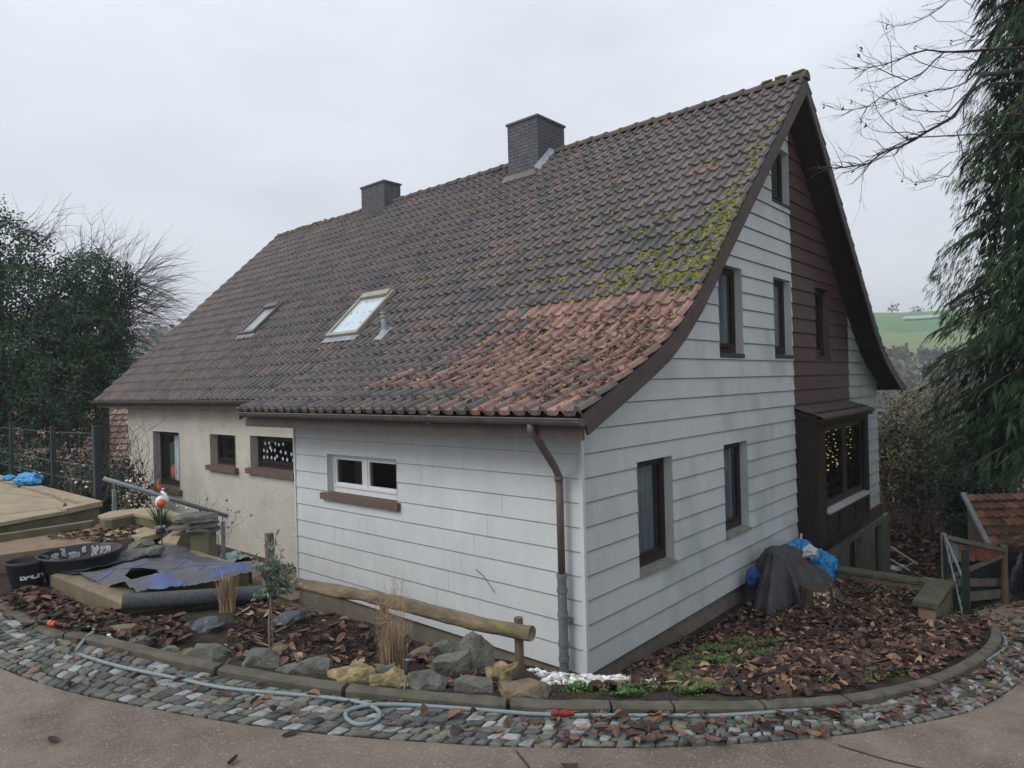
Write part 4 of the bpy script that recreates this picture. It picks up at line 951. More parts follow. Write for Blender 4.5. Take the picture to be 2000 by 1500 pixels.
stones = [
 # px-free list: x, y, z, width, depth, height, material, yaw, label
 (-4.00,1.16,1.30,.25,.17,.15,'stone_tan',-.9,'brown rounded stone beside the hose nozzle at the left end of the rock edging'),
 (-3.97,.93,1.28,.17,.14,.13,'stone',-.9,'small upright green-grey stone, second from the left in the rock edging'),
 (-3.87,.67,1.25,.15,.12,.11,'stone',-.9,'small pale stone between the upright stone and the brown split stone'),
 (-3.80,.52,1.24,.19,.15,.12,'stone_tan',-.9,'brown split stone in the left part of the rock edging'),
 (-3.71,.38,1.23,.24,.17,.16,'stone',-.8,'broad smooth grey stone left of the thin olive stem'),
 (-3.68,.14,1.25,.14,.12,.11,'stone',-.8,'low grey stone partly hidden between two broad grey stones'),
 (-3.60,-.06,1.26,.24,.16,.19,'stone',-.8,'tall rounded grey stone right below the olive stem'),
 (-3.55,-.29,1.27,.16,.13,.10,'stone',-.7,'low flat-topped greenish stone just right of the olive stem'),
 (-3.46,-.42,1.27,.21,.15,.15,'stone',-.8,'grey stone with pale lichen spots left of the yellow mound stone'),
 (-3.36,-.68,1.26,.28,.17,.14,'stone_yellow',-.7,'smooth mossy yellow mound shaped stone on the kerb'),
 (-3.14,-.70,1.24,.13,.11,.09,'stone',-.7,'small dark stone behind the holey yellow rock'),
 (-3.24,-.90,1.26,.24,.16,.13,'stone_yellow',-.7,'rough holey yellow rock beside the solar torch'),
 (-3.13,-1.10,1.26,.21,.16,.14,'stone',-.75,'square grey block with a pale vein right of the solar torch'),
 (-2.84,-.99,1.20,.25,.17,.20,'stone',-.5,'leaning grey wedge stone in the second row'),
 (-2.66,-1.02,1.17,.23,.17,.32,'stone',-.6,'tallest upright brown-grey rock behind the others'),
 (-2.58,-.62,1.13,.18,.14,.17,'stone',-.6,'dark stone at the back beside the tallest rock'),
 (-2.98,-1.33,1.25,.22,.15,.14,'stone',-.75,'flat-topped grey block in front of the tallest rock'),
 (-2.72,-1.30,1.19,.18,.15,.17,'stone_yellow',-.5,'yellow and white knobbly rock at the end of the ground log'),
 (-2.84,-1.60,1.24,.30,.17,.15,'stone_tan',-.8,'low brown topped wedge stone at the right end of the edging'),
 (-2.66,-.50,1.14,.19,.16,.11,'stone_tan',.2,'flat brown stone behind the tall dry grass'),
 (-3.34,.20,1.24,.16,.12,.07,'stone_tan',.3,'pale flat stone at the foot of the olive stem'),
]
for k, (x, y, z, w, d, h, mt, yaw, lab) in enumerate(stones):
    o = rock((x,y,z-.018), w, d, h, 11+k, MT[mt], 'edging_stone', None, .60 if 'holey' in lab or 'knobbly' in lab else .26, yaw)
    tag(o, lab, 'stone', 'rocks edging the planting bed')
for k, (x, y, z, w, d, h, mt, yaw, lab) in enumerate((
 (-3.22,3.22,1.36,.50,.34,.13,'stone',.3,'grey slab stone leaning behind the covered pond'),(-3.0,3.48,1.42,.34,.24,.12,'stone',1.0,'dark flat stone behind the leaning slab'),
 (-2.72,3.35,1.40,.34,.3,.17,'slab',.5,'sandy block stone left of the pillar'),(-2.86,3.66,1.50,.36,.26,.07,'slab',.2,'thin flat stone lying on the planting hollow edge'),
 (-3.05,4.12,1.49,.42,.30,.04,'slab',.3,'pale sandstone flag among the leaves'),(-2.82,3.95,1.50,.26,.2,.05,'slab',1.1,'second smaller sandstone flag beside the wall'),
 (-2.58,3.25,1.62,.46,.3,.06,'stone',.4,'dark slate slab lying across the wall left of the pillar'),(-2.60,3.30,1.69,.40,.26,.06,'stone',.9,'upper dark slate slab on the wall'))):
    tag(rock((x,y,z), w, d, h, 60+k, MT[mt], 'garden_stone', None, .14, yaw), lab, 'stone', 'loose stones behind the pond')
# lidded glass tealight on the slate
t = thing('tealight_jar', (-2.80,3.52,1.55), 'small round silver lidded jar on the stacked stones', 'jar')
m = MB(); m.lathe((-2.80,3.52,1.55), [(.0,0),(.045,0),(.05,.02),(.04,.055),(0,.055)], 14); m.build('jar_body', MT['black_plastic'], t, smooth=True)
m = MB(); m.lathe((-2.80,3.52,1.605), [(.0,0),(.052,0),(.052,.018),(0,.022)], 14); m.build('lid', MT['metal'], t)

# covered pond box with membrane
pond = thing('pond_wall', (-3.3,2.3,1.2), 'square brown concrete planter wall below the grey membrane', 'planter')
P4 = [(-3.90,3.20),(-3.81,1.69),(-2.68,1.86),(-2.66,3.45)]; I4 = [(-3.70,3.00),(-3.63,1.90),(-2.86,2.02),(-2.84,3.22)]
m = MB(); z0, z1 = .9, 1.425
for i in range(4):
    a, b, c, d = P4[i], P4[(i+1)%4], I4[(i+1)%4], I4[i]
    m.quad((*a,z0),(*b,z0),(*b,z1-.02),(*a,z1-.02)); m.quad((*a,z1-.02),(*b,z1-.02),(b[0]+(c[0]-b[0])*.12,b[1]+(c[1]-b[1])*.12,z1),(a[0]+(d[0]-a[0])*.12,a[1]+(d[1]-a[1])*.12,z1))
    m.quad((a[0]+(d[0]-a[0])*.12,a[1]+(d[1]-a[1])*.12,z1),(b[0]+(c[0]-b[0])*.12,b[1]+(c[1]-b[1])*.12,z1),(*c,z1),(*d,z1)); m.quad((*d,z1),(*c,z1),(*c,z0+.2),(*d,z0+.2))
m.build('rim', MT['pondwall'], pond)
m = MB(); m.quad(*[(x,y,1.36) for x, y in I4]); m.build('soil_fill', MT['soil'], pond)
mem = thing('ground_membrane', (-3.35,2.1,1.48), 'crumpled grey membrane sheet with blue print over the planter', 'membrane')
def memz(x, y):
    q = ((x+3.27)*.32+(y-1.45)*.95)      # distance behind the felt roll
    rid = .095*max(0,1-abs(q-.30)/.30) if q > 0 else 0
    return 1.438+rid+.022*noise.noise(Vector((x*3.3,y*3.3,1)))+.012*noise.noise(Vector((x*9,y*9,5)))+.02*max(0,math.sin((x+y)*5.1))**6
out = [(-3.82,3.10),(-3.81,2.89),(-3.76,2.87),(-3.76,2.54),(-3.71,1.98),(-3.70,1.72),(-3.30,1.55),(-2.74,1.42),(-2.72,2.0),(-2.80,2.68),(-2.72,3.33),(-2.90,3.30),(-3.06,2.95),(-3.34,2.92),(-3.66,2.82)]
def sheet(mb, poly, zf, st=.035, holes=(), th=.006):
    xs_ = np.arange(min(p[0] for p in poly), max(p[0] for p in poly)+st, st); ys_ = np.arange(min(p[1] for p in poly), max(p[1] for p in poly)+st, st); idx = {}; vs = []; fs = []
    def v(i, j):
        if (i,j) not in idx: idx[(i,j)] = len(vs); vs.append((xs_[i],ys_[j],zf(xs_[i],ys_[j])))
        return idx[(i,j)]
    for i in range(len(xs_)-1):
        for j in range(len(ys_)-1):
            cx_, cy_ = (xs_[i]+xs_[i+1])/2, (ys_[j]+ys_[j+1])/2
            if in_poly(cx_,cy_,poly) and not any(in_poly(cx_,cy_,h) for h in holes): fs.append((v(i,j),v(i+1,j),v(i+1,j+1),v(i,j+1)))
    mb.add(vs, fs)
tear = [(-3.53,2.44),(-3.42,2.54),(-3.28,2.40),(-3.31,2.24),(-3.41,2.17),(-3.52,2.21)]
pr = MB(); sheet(pr, out, memz, .018, [tear]); pr.mi = 1
m = MB(); sheet(m, [(-3.86,3.02),(-3.72,2.93),(-3.32,2.98),(-2.95,3.08),(-2.80,3.36),(-2.90,3.40),(-3.24,3.22),(-3.56,3.22),(-3.84,3.16)], lambda x, y: memz(x,y)+.01, .018); m.build('sheet_strip', MT['membrane'], mem, smooth=True)
m = MB(); sheet(m, [(-3.35,3.02),(-3.05,3.08),(-2.92,3.20),(-3.2,3.16),(-3.38,3.10)], lambda x, y: memz(x,y)+.016, .015); m.build('sheet_fold', MT['blue_bag'], mem, smooth=True)
m = MB()   # blue printed badge and rows of strokes
n = 26; vs = [(-3.50+.32*.13*math.sin(6.283*k/n)+.95*.09*math.cos(6.283*k/n), 1.73+.95*.13*math.sin(6.283*k/n)-.32*.09*math.cos(6.283*k/n)) for k in range(n)]
sheet(pr, [(x,y) for x, y in vs], lambda x, y: memz(x,y)+.004, .009); sheet(pr, [(-3.63,1.72),(-3.61,1.66),(-3.41,1.60),(-3.36,1.62),(-3.38,1.68),(-3.60,1.76)], lambda x, y: memz(x,y)+.0045, .009)
for k in range(13):
    bx, by = -3.16+.95*.023*k, 1.57-.32*.023*k
    sheet(pr, [(bx,by),(bx+.95*.016,by-.32*.016),(bx+.95*.016+.32*.17,by-.32*.016+.95*.17),(bx+.32*.17,by+.95*.17)], lambda x, y: memz(x,y)+.004, .006)
for (x0, y0, n_, sx, sy) in ((-3.24,2.02,13,.030,.012),(-3.18,2.35,12,.026,.022),(-3.66,2.55,8,.024,.022),(-3.42,2.72,8,.03,.014)):
    for k in range(n_):
        a, b = x0+k*sx, y0+k*sy; w_ = .014 if k % 3 else .02
        sheet(pr, [(a,b),(a+w_*.9,b-w_*.9),(a+w_*.9-.085,b-w_*.9-.07),(a-.085,b-.07)], lambda x, y: memz(x,y)+.004, .006)
pr.build('sheet', [MT['membrane'], MT['membrane_print']], mem, smooth=True)
rl = thing('felt_roll', (-3.45,1.12,1.48), 'long dark felt roll lying on the corner of the planter', 'roll')
a, b = Vector((-3.83,1.64,1.435)), Vector((-2.74,1.27,1.315))
m = MB(); m.tube([a,b], .062, 24); ro = m.build('roll_body', MT['felt'], rl, smooth=False)
m = MB(); d_ = (b-a).normalized(); m.tube([b-d_*.01,b+d_*.12], .022, 12); m.build('roll_core', MT['stone'], rl)
m = MB(); m.blob((-3.06,2.98,1.49), .075, 2, .12, 4, (1.1,.8,.8)); tag(m.build('granite_block', MT['cobble']), 'speckled rough block weighing down the membrane', 'stone')

# tubs
def tub(c, rt, rb, h, name, lab, rib=True):
    t = thing(name, c, lab, 'tub'); m = MB()
    m.lathe(c, [(0,.0),(rb,0),(rb*1.0,.02),(rt*.97,h-.05),(rt*.985,h-.035),(rt*1.0,h-.03),(rt*1.03,h),(rt*.99,h+.004),(rt*.965,h-.01),(rb*.97,.012),(0,.01)], 48); b = m.build('tub_body', MT['black_plastic'], t, smooth=True)
    return t, b
tb, tbody = tub((-3.62,3.30,1.29), .345, .27, .265, 'mortar_tub', 'wide black mortar tub with dried white splashes inside')
m = MB(); rnd = random.Random(5)
for (a0, a1, z0, z1) in ((20,40,.17,.23),(44,56,.14,.24),(66,70,.19,.24),(75,92,.15,.2),(-22,-14,.15,.24),(98,103,.18,.25),(110,128,.13,.22),(30,52,.10,.13)):
    for k in range(60):
        an = math.radians(rnd.uniform(a0,a1)); z = rnd.uniform(z0,z1); r_ = .27*.97+(z-.012)/(.255-.012)*(.345*.965-.27*.97)-.004
        m.blob((-3.62+math.cos(an)*r_, 3.30+math.sin(an)*r_, 1.29+z), rnd.uniform(.005,.014), 1, 0, 1, (1,1,1))
me_ = tbody.data; old_v = [tuple(Vector(v.co)+Vector((-3.62,3.30,1.29))) for v in me_.vertices]; old_f = [tuple(p.vertices) for p in me_.polygons]
mm = MB(); mm.add(old_v, old_f); mm.mi = 1; mm.add(m.v, m.f); bpy.data.objects.remove(tbody); mm.build('tub_body', [MT['black_plastic'], MT['plaster_splash']], tb, smooth=True)
m = MB(); n = 40; m.add([(-3.62+.28*math.cos(6.283*k/n),3.30+.28*math.sin(6.283*k/n),1.36) for k in range(n)], [tuple(range(n))]); m.build('water', M('murky_water',(.05,.055,.06),rough=.04,bump=.02,spec=.6), tb)
bk, _b = tub((-4.03,3.38,1.295), .165, .12, .25, 'builders_bucket', 'small black bucket with white lettering beside the wide tub')
cd = Vector((-5.774+4.03,-4.135-3.38,0)).normalized(); base_a = math.atan2(cd.y,cd.x)
for i, ch in enumerate('BAUH'):
    an = base_a+math.radians(-14+i*19); r_ = .149; 
    cu = bpy.data.curves.new('letter', 'FONT'); cu.body = ch; cu.size = .085; cu.extrude = .0008; cu.offset = .0018; cu.align_x = 'CENTER'
    to = bpy.data.objects.new('tmp_letter', cu); COL.objects.link(to)
    dg = bpy.context.evaluated_depsgraph_get(); me = bpy.data.meshes.new_from_object(to.evaluated_get(dg)); bpy.data.objects.remove(to)
    me.materials.clear(); me.materials.append(MT['letter']); me.name = 'letter'
    lo = bpy.data.objects.new('letter', me); COL.objects.link(lo); lo.parent = bk
    lo.location = (math.cos(an)*r_, math.sin(an)*r_, .10); lo.rotation_euler = (math.radians(80), 0, an+math.pi/2)

# wire fence along the terrace
fn = thing('wire_fence', (-2.62,8.3,1.6), 'wire mesh fence with dark posts along the terrace edge', 'fence')
for (x, y, w, h) in ((-2.60,6.05,.085,1.02),(-2.60,7.95,.06,.98),(-2.60,10.3,.06,1.0),(-2.60,13,.06,1.0)):
    m = MB(); m.box(x-w/2,x+w/2,y-w/2,y+w/2,1.3,1.6+h); m.box(x-w/2-.004,x+w/2+.004,y-w/2-.004,y+w/2+.004,1.6+h,1.61+h); m.build('post', MT['post_dark'], fn)
m = MB()
for z in (2.50,2.06,1.84): m.tube([(-2.60,6.05,z+.03),(-2.60,7.95,z),(-2.60,10.3,z),(-2.60,13,z)], .0022, 4)
y = 6.15
while y < 13: m.tube([(-2.60,y,1.66),(-2.60,y,2.50)], .0008, 3); y += .2
m.build('wire', MT['metal'], fn)

# handrail beside the steps down to the house
hr = thing('handrail', (-2.0,5.3,1.0), 'sloping grey steel handrail leading down towards the house', 'handrail')
m = MB(); m.tube([(-2.73,5.42,1.99),(-1.26,5.17,1.30)], .027, 12); m.build('rail', MT['metal'], hr, smooth=True)
for (x, y, zt) in ((-2.62,5.40,1.92),(-1.95,5.29,1.60),(-1.33,5.18,1.31)):
    m = MB(); m.box(x-.02,x+.02,y-.02,y+.02,.3,zt-.08); m.tube([(x,y,zt-.08),(x,y,zt-.01)], .009, 8); m.build('rail_post', MT['metal'], hr)
sr = thing('garden_stairs', (-2,4.8,.2), 'concrete steps going down beside the handrail', 'stairs')
m = MB()
for k in range(7): m.box(-2.42+k*.24,-2.42+(k+1)*.24+.02,4.66,5.20,-.4,1.30-k*.22)
m.build('steps', MT['slab_side'], sr)
# path paving by the house
m = MB(); rnd = random.Random(9)
y = 3.2
while y < 9:
    for x in (-.75,-.38,-.02,.34,.70):
        if x > -.2 and y < 5.5: continue
        hz = -.33-.06*max(0,min(1,(y-4)/5)); m.box(x,x+.35,y,y+.35,hz-.2,hz+rnd.uniform(-.004,.004)+.04, rnd.random())
    y += .362
tag(m.build('path_paving', MT['step']), kind='structure')
sh = thing('shoe', (.95,7.75,-.34), 'dark canvas shoe left on the paving at the house corner', 'shoe')
for dx in (0,.12):
    m = MB(); m.blob((.78+dx,7.6+dx,-.29), .075, 2, .06, 2, (.65,1.6,.75)); m.build('upper', MT['shoe'], sh, smooth=True)
    m = MB(); m.blob((.78+dx,7.6+dx,-.335), .078, 2, .02, 2, (.68,1.62,.22)); m.build('sole', MT['white_sheet'], sh, smooth=True)

# log rail fence
lf = thing('log_fence', (-2.4,.1,1.1), 'rustic half log rail on short posts in front of the side wall', 'fence')
m = MB(); pts = []; rr = []
A, B = Vector((-2.18,-1.11,1.315)), Vector((-2.63,1.43,1.375)); nseg = 40; vs = []; nk = 16
dirn = (B-A).normalized(); side = Vector((dirn.y,-dirn.x,0)).normalized(); 
for i in range(nseg+1):
    f = i/nseg; c = A+(B-A)*f; rad = .057+.010*noise.noise(Vector((f*6,1,2)))+.006*noise.noise(Vector((f*22,4,2)))
    sag = -.012*math.sin(f*9); 
    for k in range(nk):
        a = 2*math.pi*k/nk; r_ = rad*(1+.10*noise.noise(Vector((f*14,math.cos(a)*1.3,math.sin(a)*1.3)))+.06*noise.noise(Vector((f*60,math.cos(a)*3,math.sin(a)*3))))
        low = 1.0 if math.sin(a) > -.3 else .82+.25*noise.noise(Vector((f*9,7,0)))
        vs.append(c+side*math.cos(a)*r_*.95+Vector((0,0,math.sin(a)*r_*low+sag)))
m.add(vs, [(i*nk+k,i*nk+(k+1)%nk,(i+1)*nk+(k+1)%nk,(i+1)*nk+k) for i in range(nseg) for k in range(nk)]+[tuple(range(nk)),tuple(nseg*nk+k for k in range(nk))])
m.build('rail_log', MT['log'], lf, smooth=True)
for (x, y, zt) in ((-2.20,-.98,1.40),(-2.44,.22,1.40)):
    m = MB(); m.tube([(x+.03,y,.7),(x+.03,y,zt)], .033, 10); m.build('fence_post', MT['post_wood'], lf)
def rough_log(a, b, r, name, lab, cat, seed):
    a, b = Vector(a), Vector(b); d = (b-a).normalized(); s_ = Vector((d.y,-d.x,0)).normalized(); u_ = s_.cross(d); n = 26; nk = 14; vs = []
    for i in range(n+1):
        f = i/n
        for k in range(nk):
            an = 2*math.pi*k/nk; r_ = r*(1+.14*noise.noise(Vector((f*10+seed,math.cos(an)*1.2,math.sin(an)*1.2)))); vs.append(a+(b-a)*f+s_*math.cos(an)*r_+u_*math.sin(an)*r_)
    mb = MB(); mb.add(vs, [(i*nk+k,i*nk+(k+1)%nk,(i+1)*nk+(k+1)%nk,(i+1)*nk+k) for i in range(n) for k in range(nk)]+[tuple(range(nk)),tuple(n*nk+k for k in range(nk))])
    return tag(mb.build(name, MT['log'], smooth=True), lab, cat)
rough_log((-2.40,-1.22,1.10),(-2.36,-.25,1.06), .055, 'ground_log', 'short log lying on the ground below the rail end', 'log', 1)
rough_log((-2.34,.05,1.04),(-2.72,1.55,1.17), .060, 'ground_log', 'yellowish mossy log edging the bed below the rail', 'log', 8)
m = MB(); m.tube([(-2.58,1.66,1.0),(-2.58,1.66,1.735)], .040, 14); m.tube([(-2.58,1.66,1.735),(-2.58,1.66,1.739)], .038, 14); tag(m.build('wooden_post', MT['post_wood']), 'single upright round wooden post behind the olive tree', 'post')

# black plastic bags among the mulch
for (c, r_, sq, lab) in (((-3.50,.90,1.31), .105, (1.15,1,.68), 'black plastic wrapped lump left in the mulch bed'), ((-2.98,.66,1.27), .105, (1.25,.9,.6), 'blue-black plastic wrapped lump behind the olive stem')):
    m = MB(); vs, fs = ico(3); out_ = []
    for v in vs:
        V_ = Vector(v); d = 1+.22*noise.noise(V_*2.2+Vector((c[0]*9,0,0)))+.09*abs(noise.noise(V_*6))
        out_.append((c[0]+v[0]*r_*sq[0]*d, c[1]+v[1]*r_*sq[1]*d, c[2]+v[2]*r_*sq[2]*d))
    m.add(out_, fs); tag(m.build('plastic_bundle', M('wet_black_plastic',(.05,.06,.075),(.03,.036,.045),rough=.35,bump=.5,bscale=22,bdist=.02,spec=.5), smooth=False), lab, 'bundle')

# olive standard tree
ot = thing('olive_tree', (-3.38,.24,1.26), 'small olive tree with a thin cane tied stem', 'tree')
m = MB(); m.tube([(-3.385,.235,1.24),(-3.375,.25,1.45),(-3.34,.27,1.66)], [.010,.009,.008], 8); m.tube([(-3.365,.225,1.24),(-3.35,.262,1.72)], .006, 6); m.build('trunk', MT['bark_pale'], ot)
m = MB(); lm = MB(); rnd = random.Random(21)
for k in range(44):
    a = rnd.uniform(0,6.283); el = rnd.uniform(-.35,1.4); L = rnd.uniform(.10,.20)
    if k < 7: el = rnd.uniform(.9,1.5); L = rnd.uniform(.24,.40)
    d = Vector((math.cos(a)*math.cos(el),math.sin(a)*math.cos(el),math.sin(el))); p0 = Vector((-3.34,.27,1.64+rnd.uniform(0,.05))); pts = [p0+d*L*f+Vector((0,0,-.03*f*f)) for f in (0,.33,.66,1)]
    m.tube(pts, [.004,.003,.002,.001], 4)
    for j in range(34):
        f = rnd.uniform(.12,1.05); q = p0+d*L*f; ld = (d*.6+Vector((rnd.uniform(-1,1),rnd.uniform(-1,1),rnd.uniform(-.7,1)))).normalized(); s_ = ld.cross(Vector((rnd.uniform(-1,1),rnd.uniform(-1,1),1))).normalized()*rnd.uniform(.005,.0075); ll = rnd.uniform(.035,.065)
        lm.add([q,q+ld*ll*.5+s_,q+ld*ll,q+ld*ll*.5-s_], [(0,1,2,3)], rnd.random())
m.build('branches', MT['bark_pale'], ot); lm.build('crown', MT['olive'], ot)

# clumps of dry grass
def grass_clump(c, n, h, lab, seed, spread=.07, plume=True):
    g = thing('dry_grass_clump', c, lab, 'grass clump'); rnd = random.Random(seed); m = MB(); p = MB()
    for k in range(n):
        a = rnd.uniform(0,6.283); r_ = spread*math.sqrt(rnd.random()); q = (c[0]+math.cos(a)*r_, c[1]+math.sin(a)*r_, c[2]-.01)
        blade(m, q, h*rnd.uniform(.5,1.05), rnd.uniform(.004,.008), rnd, lean=.30, tint=rnd.random(), seg=4, droop=rnd.uniform(0,.22))
    m.build('blades', MT['straw'], g)
    if plume:
        for k in range(34):
            a = rnd.uniform(0,6.283); l = rnd.uniform(.05,.34); H_ = h*rnd.uniform(1.15,1.75); pts = [Vector((c[0]+math.cos(a)*(spread*.5+l*h*f*f), c[1]+math.sin(a)*(spread*.5+l*h*f*f), c[2]+H_*f)) for f in (0,.35,.7,1)]
            p.tube(pts, [.0014,.0012,.0009,.0005], 3, rnd.random(), cap=False)
            for j in range(16):
                f = rnd.uniform(.62,1); q = pts[2]+(pts[3]-pts[2])*((f-.7)/.3 if f > .7 else 0); e = q+Vector((rnd.uniform(-1,1),rnd.uniform(-1,1),rnd.uniform(-.1,1)))*.035*(1.3-f)*2
                p.tube([q,e], [.0006,.0004], 3, rnd.random(), cap=False); p.blob(e, .0022, 1, 0, 1, (1,1,1.6), 0, rnd.random()) if j % 2 else None
        p.build('flower_stalks', MT['straw'], g)
grass_clump((-2.98,-.60,1.21), 520, .36, 'tall feathery tuft of dry grass beside the solar torch', 3, .085)
grass_clump((-3.19,1.24,1.27), 380, .36, 'shorter dry brown grass tuft standing before the felt roll', 4, .06, False)

# solar torch stuck in the ground
to_ = thing('solar_torch', (-3.28,-1.03,1.28), 'slim silver solar torch leaning out of the rocks', 'garden light')
a, b = Vector((-3.275,-1.06,1.30)), Vector((-3.22,-1.04,1.47)); d = (b-a).normalized()
m = MB(); m.tube([a,a+d*.09], [.004,.007], 8); m.build('spike', MT['metal'], to_); m = MB(); m.tube([a+d*.085,a+d*.10,a+d*.15,a+d*.165], [.008,.013,.014,.012], 12); m.build('lamp_body', MT['post_dark'], to_, smooth=True); m = MB(); m.tube([a+d*.163,a+d*.172], [.017,.017], 12); m.build('cap', MT['metal'], to_)

# wind ornament and yucca
wo_ = thing('garden_ornament', (-2.93,3.16,1.3), 'swirling white and orange glass bird ornament on a thin dark rod', 'ornament')
m = MB(); m.tube([(-2.93,3.16,1.3),(-2.93,3.16,1.89)], .006, 6); m.build('rod', MT['post_dark'], wo_)
rt = Vector((.659,-.752,0))
m = MB(); m.blob(Vector((-2.93,3.16,1.935)), .062, 3, .0, 1, (.9,.9,1.1)); m.build('white_body', MT['ceramic_white'], wo_, smooth=True)
m = MB(); m.blob(Vector((-2.93,3.16,1.925))+rt*.022+Vector((-.03,-.026,0)), .046, 3, .0, 1, (.9,.9,1.1)); m.build('orange_breast', MT['ceramic_orange'], wo_, smooth=True)
m = MB(); c0 = Vector((-2.93,3.16,1.94)); pth = [c0+rt*a_+Vector((0,0,b_)) for a_, b_ in ((.055,-.03),(.066,.02),(.045,.07),(.005,.11),(-.02,.15),(-.025,.20),(-.01,.235))]; m.tube(pth[:4], [.010,.022,.018,.012], 10); m.build('white_neck', MT['ceramic_white'], wo_, smooth=True)
m = MB(); m.tube(pth[3:], [.014,.017,.012,.002], 10); m.build('orange_tail', MT['ceramic_orange'], wo_, smooth=True)
yu = thing('yucca_plant', (-2.75,3.95,1.5), 'spiky green yucca growing behind the ornament', 'plant'); m = MB(); rnd = random.Random(8)
for k in range(60):
    a = rnd.uniform(0,6.283); el = rnd.uniform(.25,1.35); L = rnd.uniform(.22,.34); d = Vector((math.cos(a)*math.cos(el),math.sin(a)*math.cos(el),math.sin(el))); s_ = d.cross(Vector((0,0,1))).normalized()*.008; q = Vector((-2.72,3.75,1.58))
    m.add([q-s_,q+s_,q+d*L*.6+s_*.9,q+d*L*.6-s_*.9,q+d*L-Vector((0,0,.02))], [(0,1,2,3),(3,2,4)], rnd.random())
m.build('spiky_leaves', MT['weed'], yu); m = MB(); m.tube([(-2.72,3.75,1.45),(-2.72,3.75,1.6)], .02, 8); m.build('stem', MT['bark'], yu)

# bare twig bunches hung with pink baubles
def bauble_bush(c, h, seed, lab, nb=7):
    t = thing('bauble_twigs', c, lab, 'twigs', 'twig bunches hung with baubles'); rnd = random.Random(seed); m = MB(); tips = []
    for k in range(14):
        a = rnd.uniform(0,6.283); p = Vector(c); pts = [p.copy()]; d = Vector((math.cos(a)*.25,math.sin(a)*.25,1)).normalized()
        for s_ in range(5):
            d = (d+Vector((rnd.uniform(-.35,.35),rnd.uniform(-.35,.35),rnd.uniform(-.1,.1)))).normalized(); p = p+d*h/5; pts.append(p.copy())
            if s_ > 1: e = p+Vector((rnd.uniform(-1,1),rnd.uniform(-1,1),rnd.uniform(0,1)))*h*.16; m.tube([p,e], [.0018,.001], 3); tips.append(e)
        m.tube(pts, [.005,.0045,.004,.003,.002,.0015], 4); tips.append(pts[-1]); tips.append(pts[3])
    m.build('twigs', MT['bark_pale'], t)
    for k in range(nb):
        q = rnd.choice(tips); b = MB(); b.blob((q.x,q.y,q.z-.022), .021, 2, 0, 1, (1,1,1), 0, rnd.random()); b.build('bauble', MT['bauble'], t, smooth=True)
bauble_bush((-2.35,6.9,1.35), .62, 1, 'bauble twigs nearest behind the dark corner fence post', 6)
bauble_bush((-2.30,8.2,1.35), .62, 2, 'bauble twigs between the two thin fence posts', 6)
bauble_bush((-2.3,5.95,1.35), .60, 3, 'bauble twigs beside the top of the handrail', 10)
bauble_bush((-1.75,6.2,1.1), .62, 4, 'bauble twigs under the upper half of the handrail', 9)
bauble_bush((-1.2,6.2,.85), .62, 5, 'bauble twigs under the lower half of the handrail', 8)
bauble_bush((-.45,7.2,.25), .85, 6, 'bauble twigs growing from the dark planter by the house', 10)
pt_ = thing('planter_tub', (-.45,7.3,-.3), 'dark planter box filled with crumpled pale green sheet by the wall', 'planter')
m = MB(); m.box(-1.35,.0,6.95,7.6,-.35,.16); m.build('planter_body', MT['black_plastic'], pt_)
m = MB(); sheet(m, [(-1.32,6.97),(.05,6.90),(.08,7.62),(-1.32,7.6)], lambda x, y: .20+.09*noise.noise(Vector((x*5,y*5,2)))+.05*noise.noise(Vector((x*13,y*13,2))), .03); m.build('pale_green_sheet', M('pale_green_sheet',(.25,.36,.33),(.15,.24,.22),rough=.5,bump=.4), pt_, smooth=False)

# crumpled plastic sacks
def crumple(c, r_, sq, seed, mat, name, lab=None, cat=None, parent=None, sub=4, amp=.35):
    m = MB(); vs, fs = ico(sub); out_ = []
    for v in vs:
        V_ = Vector(v); s_ = Vector((seed*3.1,seed,0)); d = 1+amp*noise.noise(V_*1.6+s_)+.22*abs(noise.noise(V_*4+s_))-.12+.07*abs(noise.noise(V_*9+s_))
        out_.append((c[0]+v[0]*r_*sq[0]*d, c[1]+v[1]*r_*sq[1]*d, c[2]+v[2]*r_*sq[2]*d))
    m.add(out_, fs); o = m.build(name, mat, parent)
    if lab: tag(o, lab, cat)
    return o
crumple((-2.78,8.55,1.74), .17, (1,1.7,.75), 2, MT['blue_bag'], 'plastic_sack', 'bright blue crumpled sack lying at the terrace edge', 'sack')
crumple((-2.80,9.6,1.70), .11, (1,1.6,.5), 5, MT['blue_bag'], 'plastic_sack', 'smaller blue sack piece further along the terrace edge', 'sack')

# garden hose with couplings
HP = [(-4.21,1.44,1.40),(-4.15,1.38,1.395),(-4.13,1.28,1.385),(-4.20,1.22,1.37),(-4.28,1.12,1.345),(-4.33,.98,1.34),(-4.28,.71,1.34),(-4.2,.43,1.335),(-4.08,.11,1.33),(-3.96,-.22,1.32),(-3.80,-.49,1.31),(-3.67,-.70,1.30),(-3.56,-.90,1.29),
  (-3.51,-1.05,1.295),(-3.53,-1.17,1.30),(-3.61,-1.23,1.30),(-3.69,-1.20,1.30),(-3.695,-1.11,1.305),(-3.64,-1.03,1.31),(-3.54,-1.045,1.315),(-3.41,-1.14,1.30),(-3.28,-1.32,1.285),(-3.12,-1.56,1.27),(-2.96,-1.80,1.255),(-2.69,-2.11,1.24),(-2.40,-2.40,1.22),(-2.20,-2.56,1.20),(-1.93,-2.74,1.17),(-1.66,-2.87,1.13),(-1.34,-3.01,1.08),(-.9,-3.14,1.03),(-.5,-3.26,.98),(0,-3.34,.91),(.5,-3.42,.85),(1.2,-3.45,.76),(2,-3.3,.62)]
pts = []
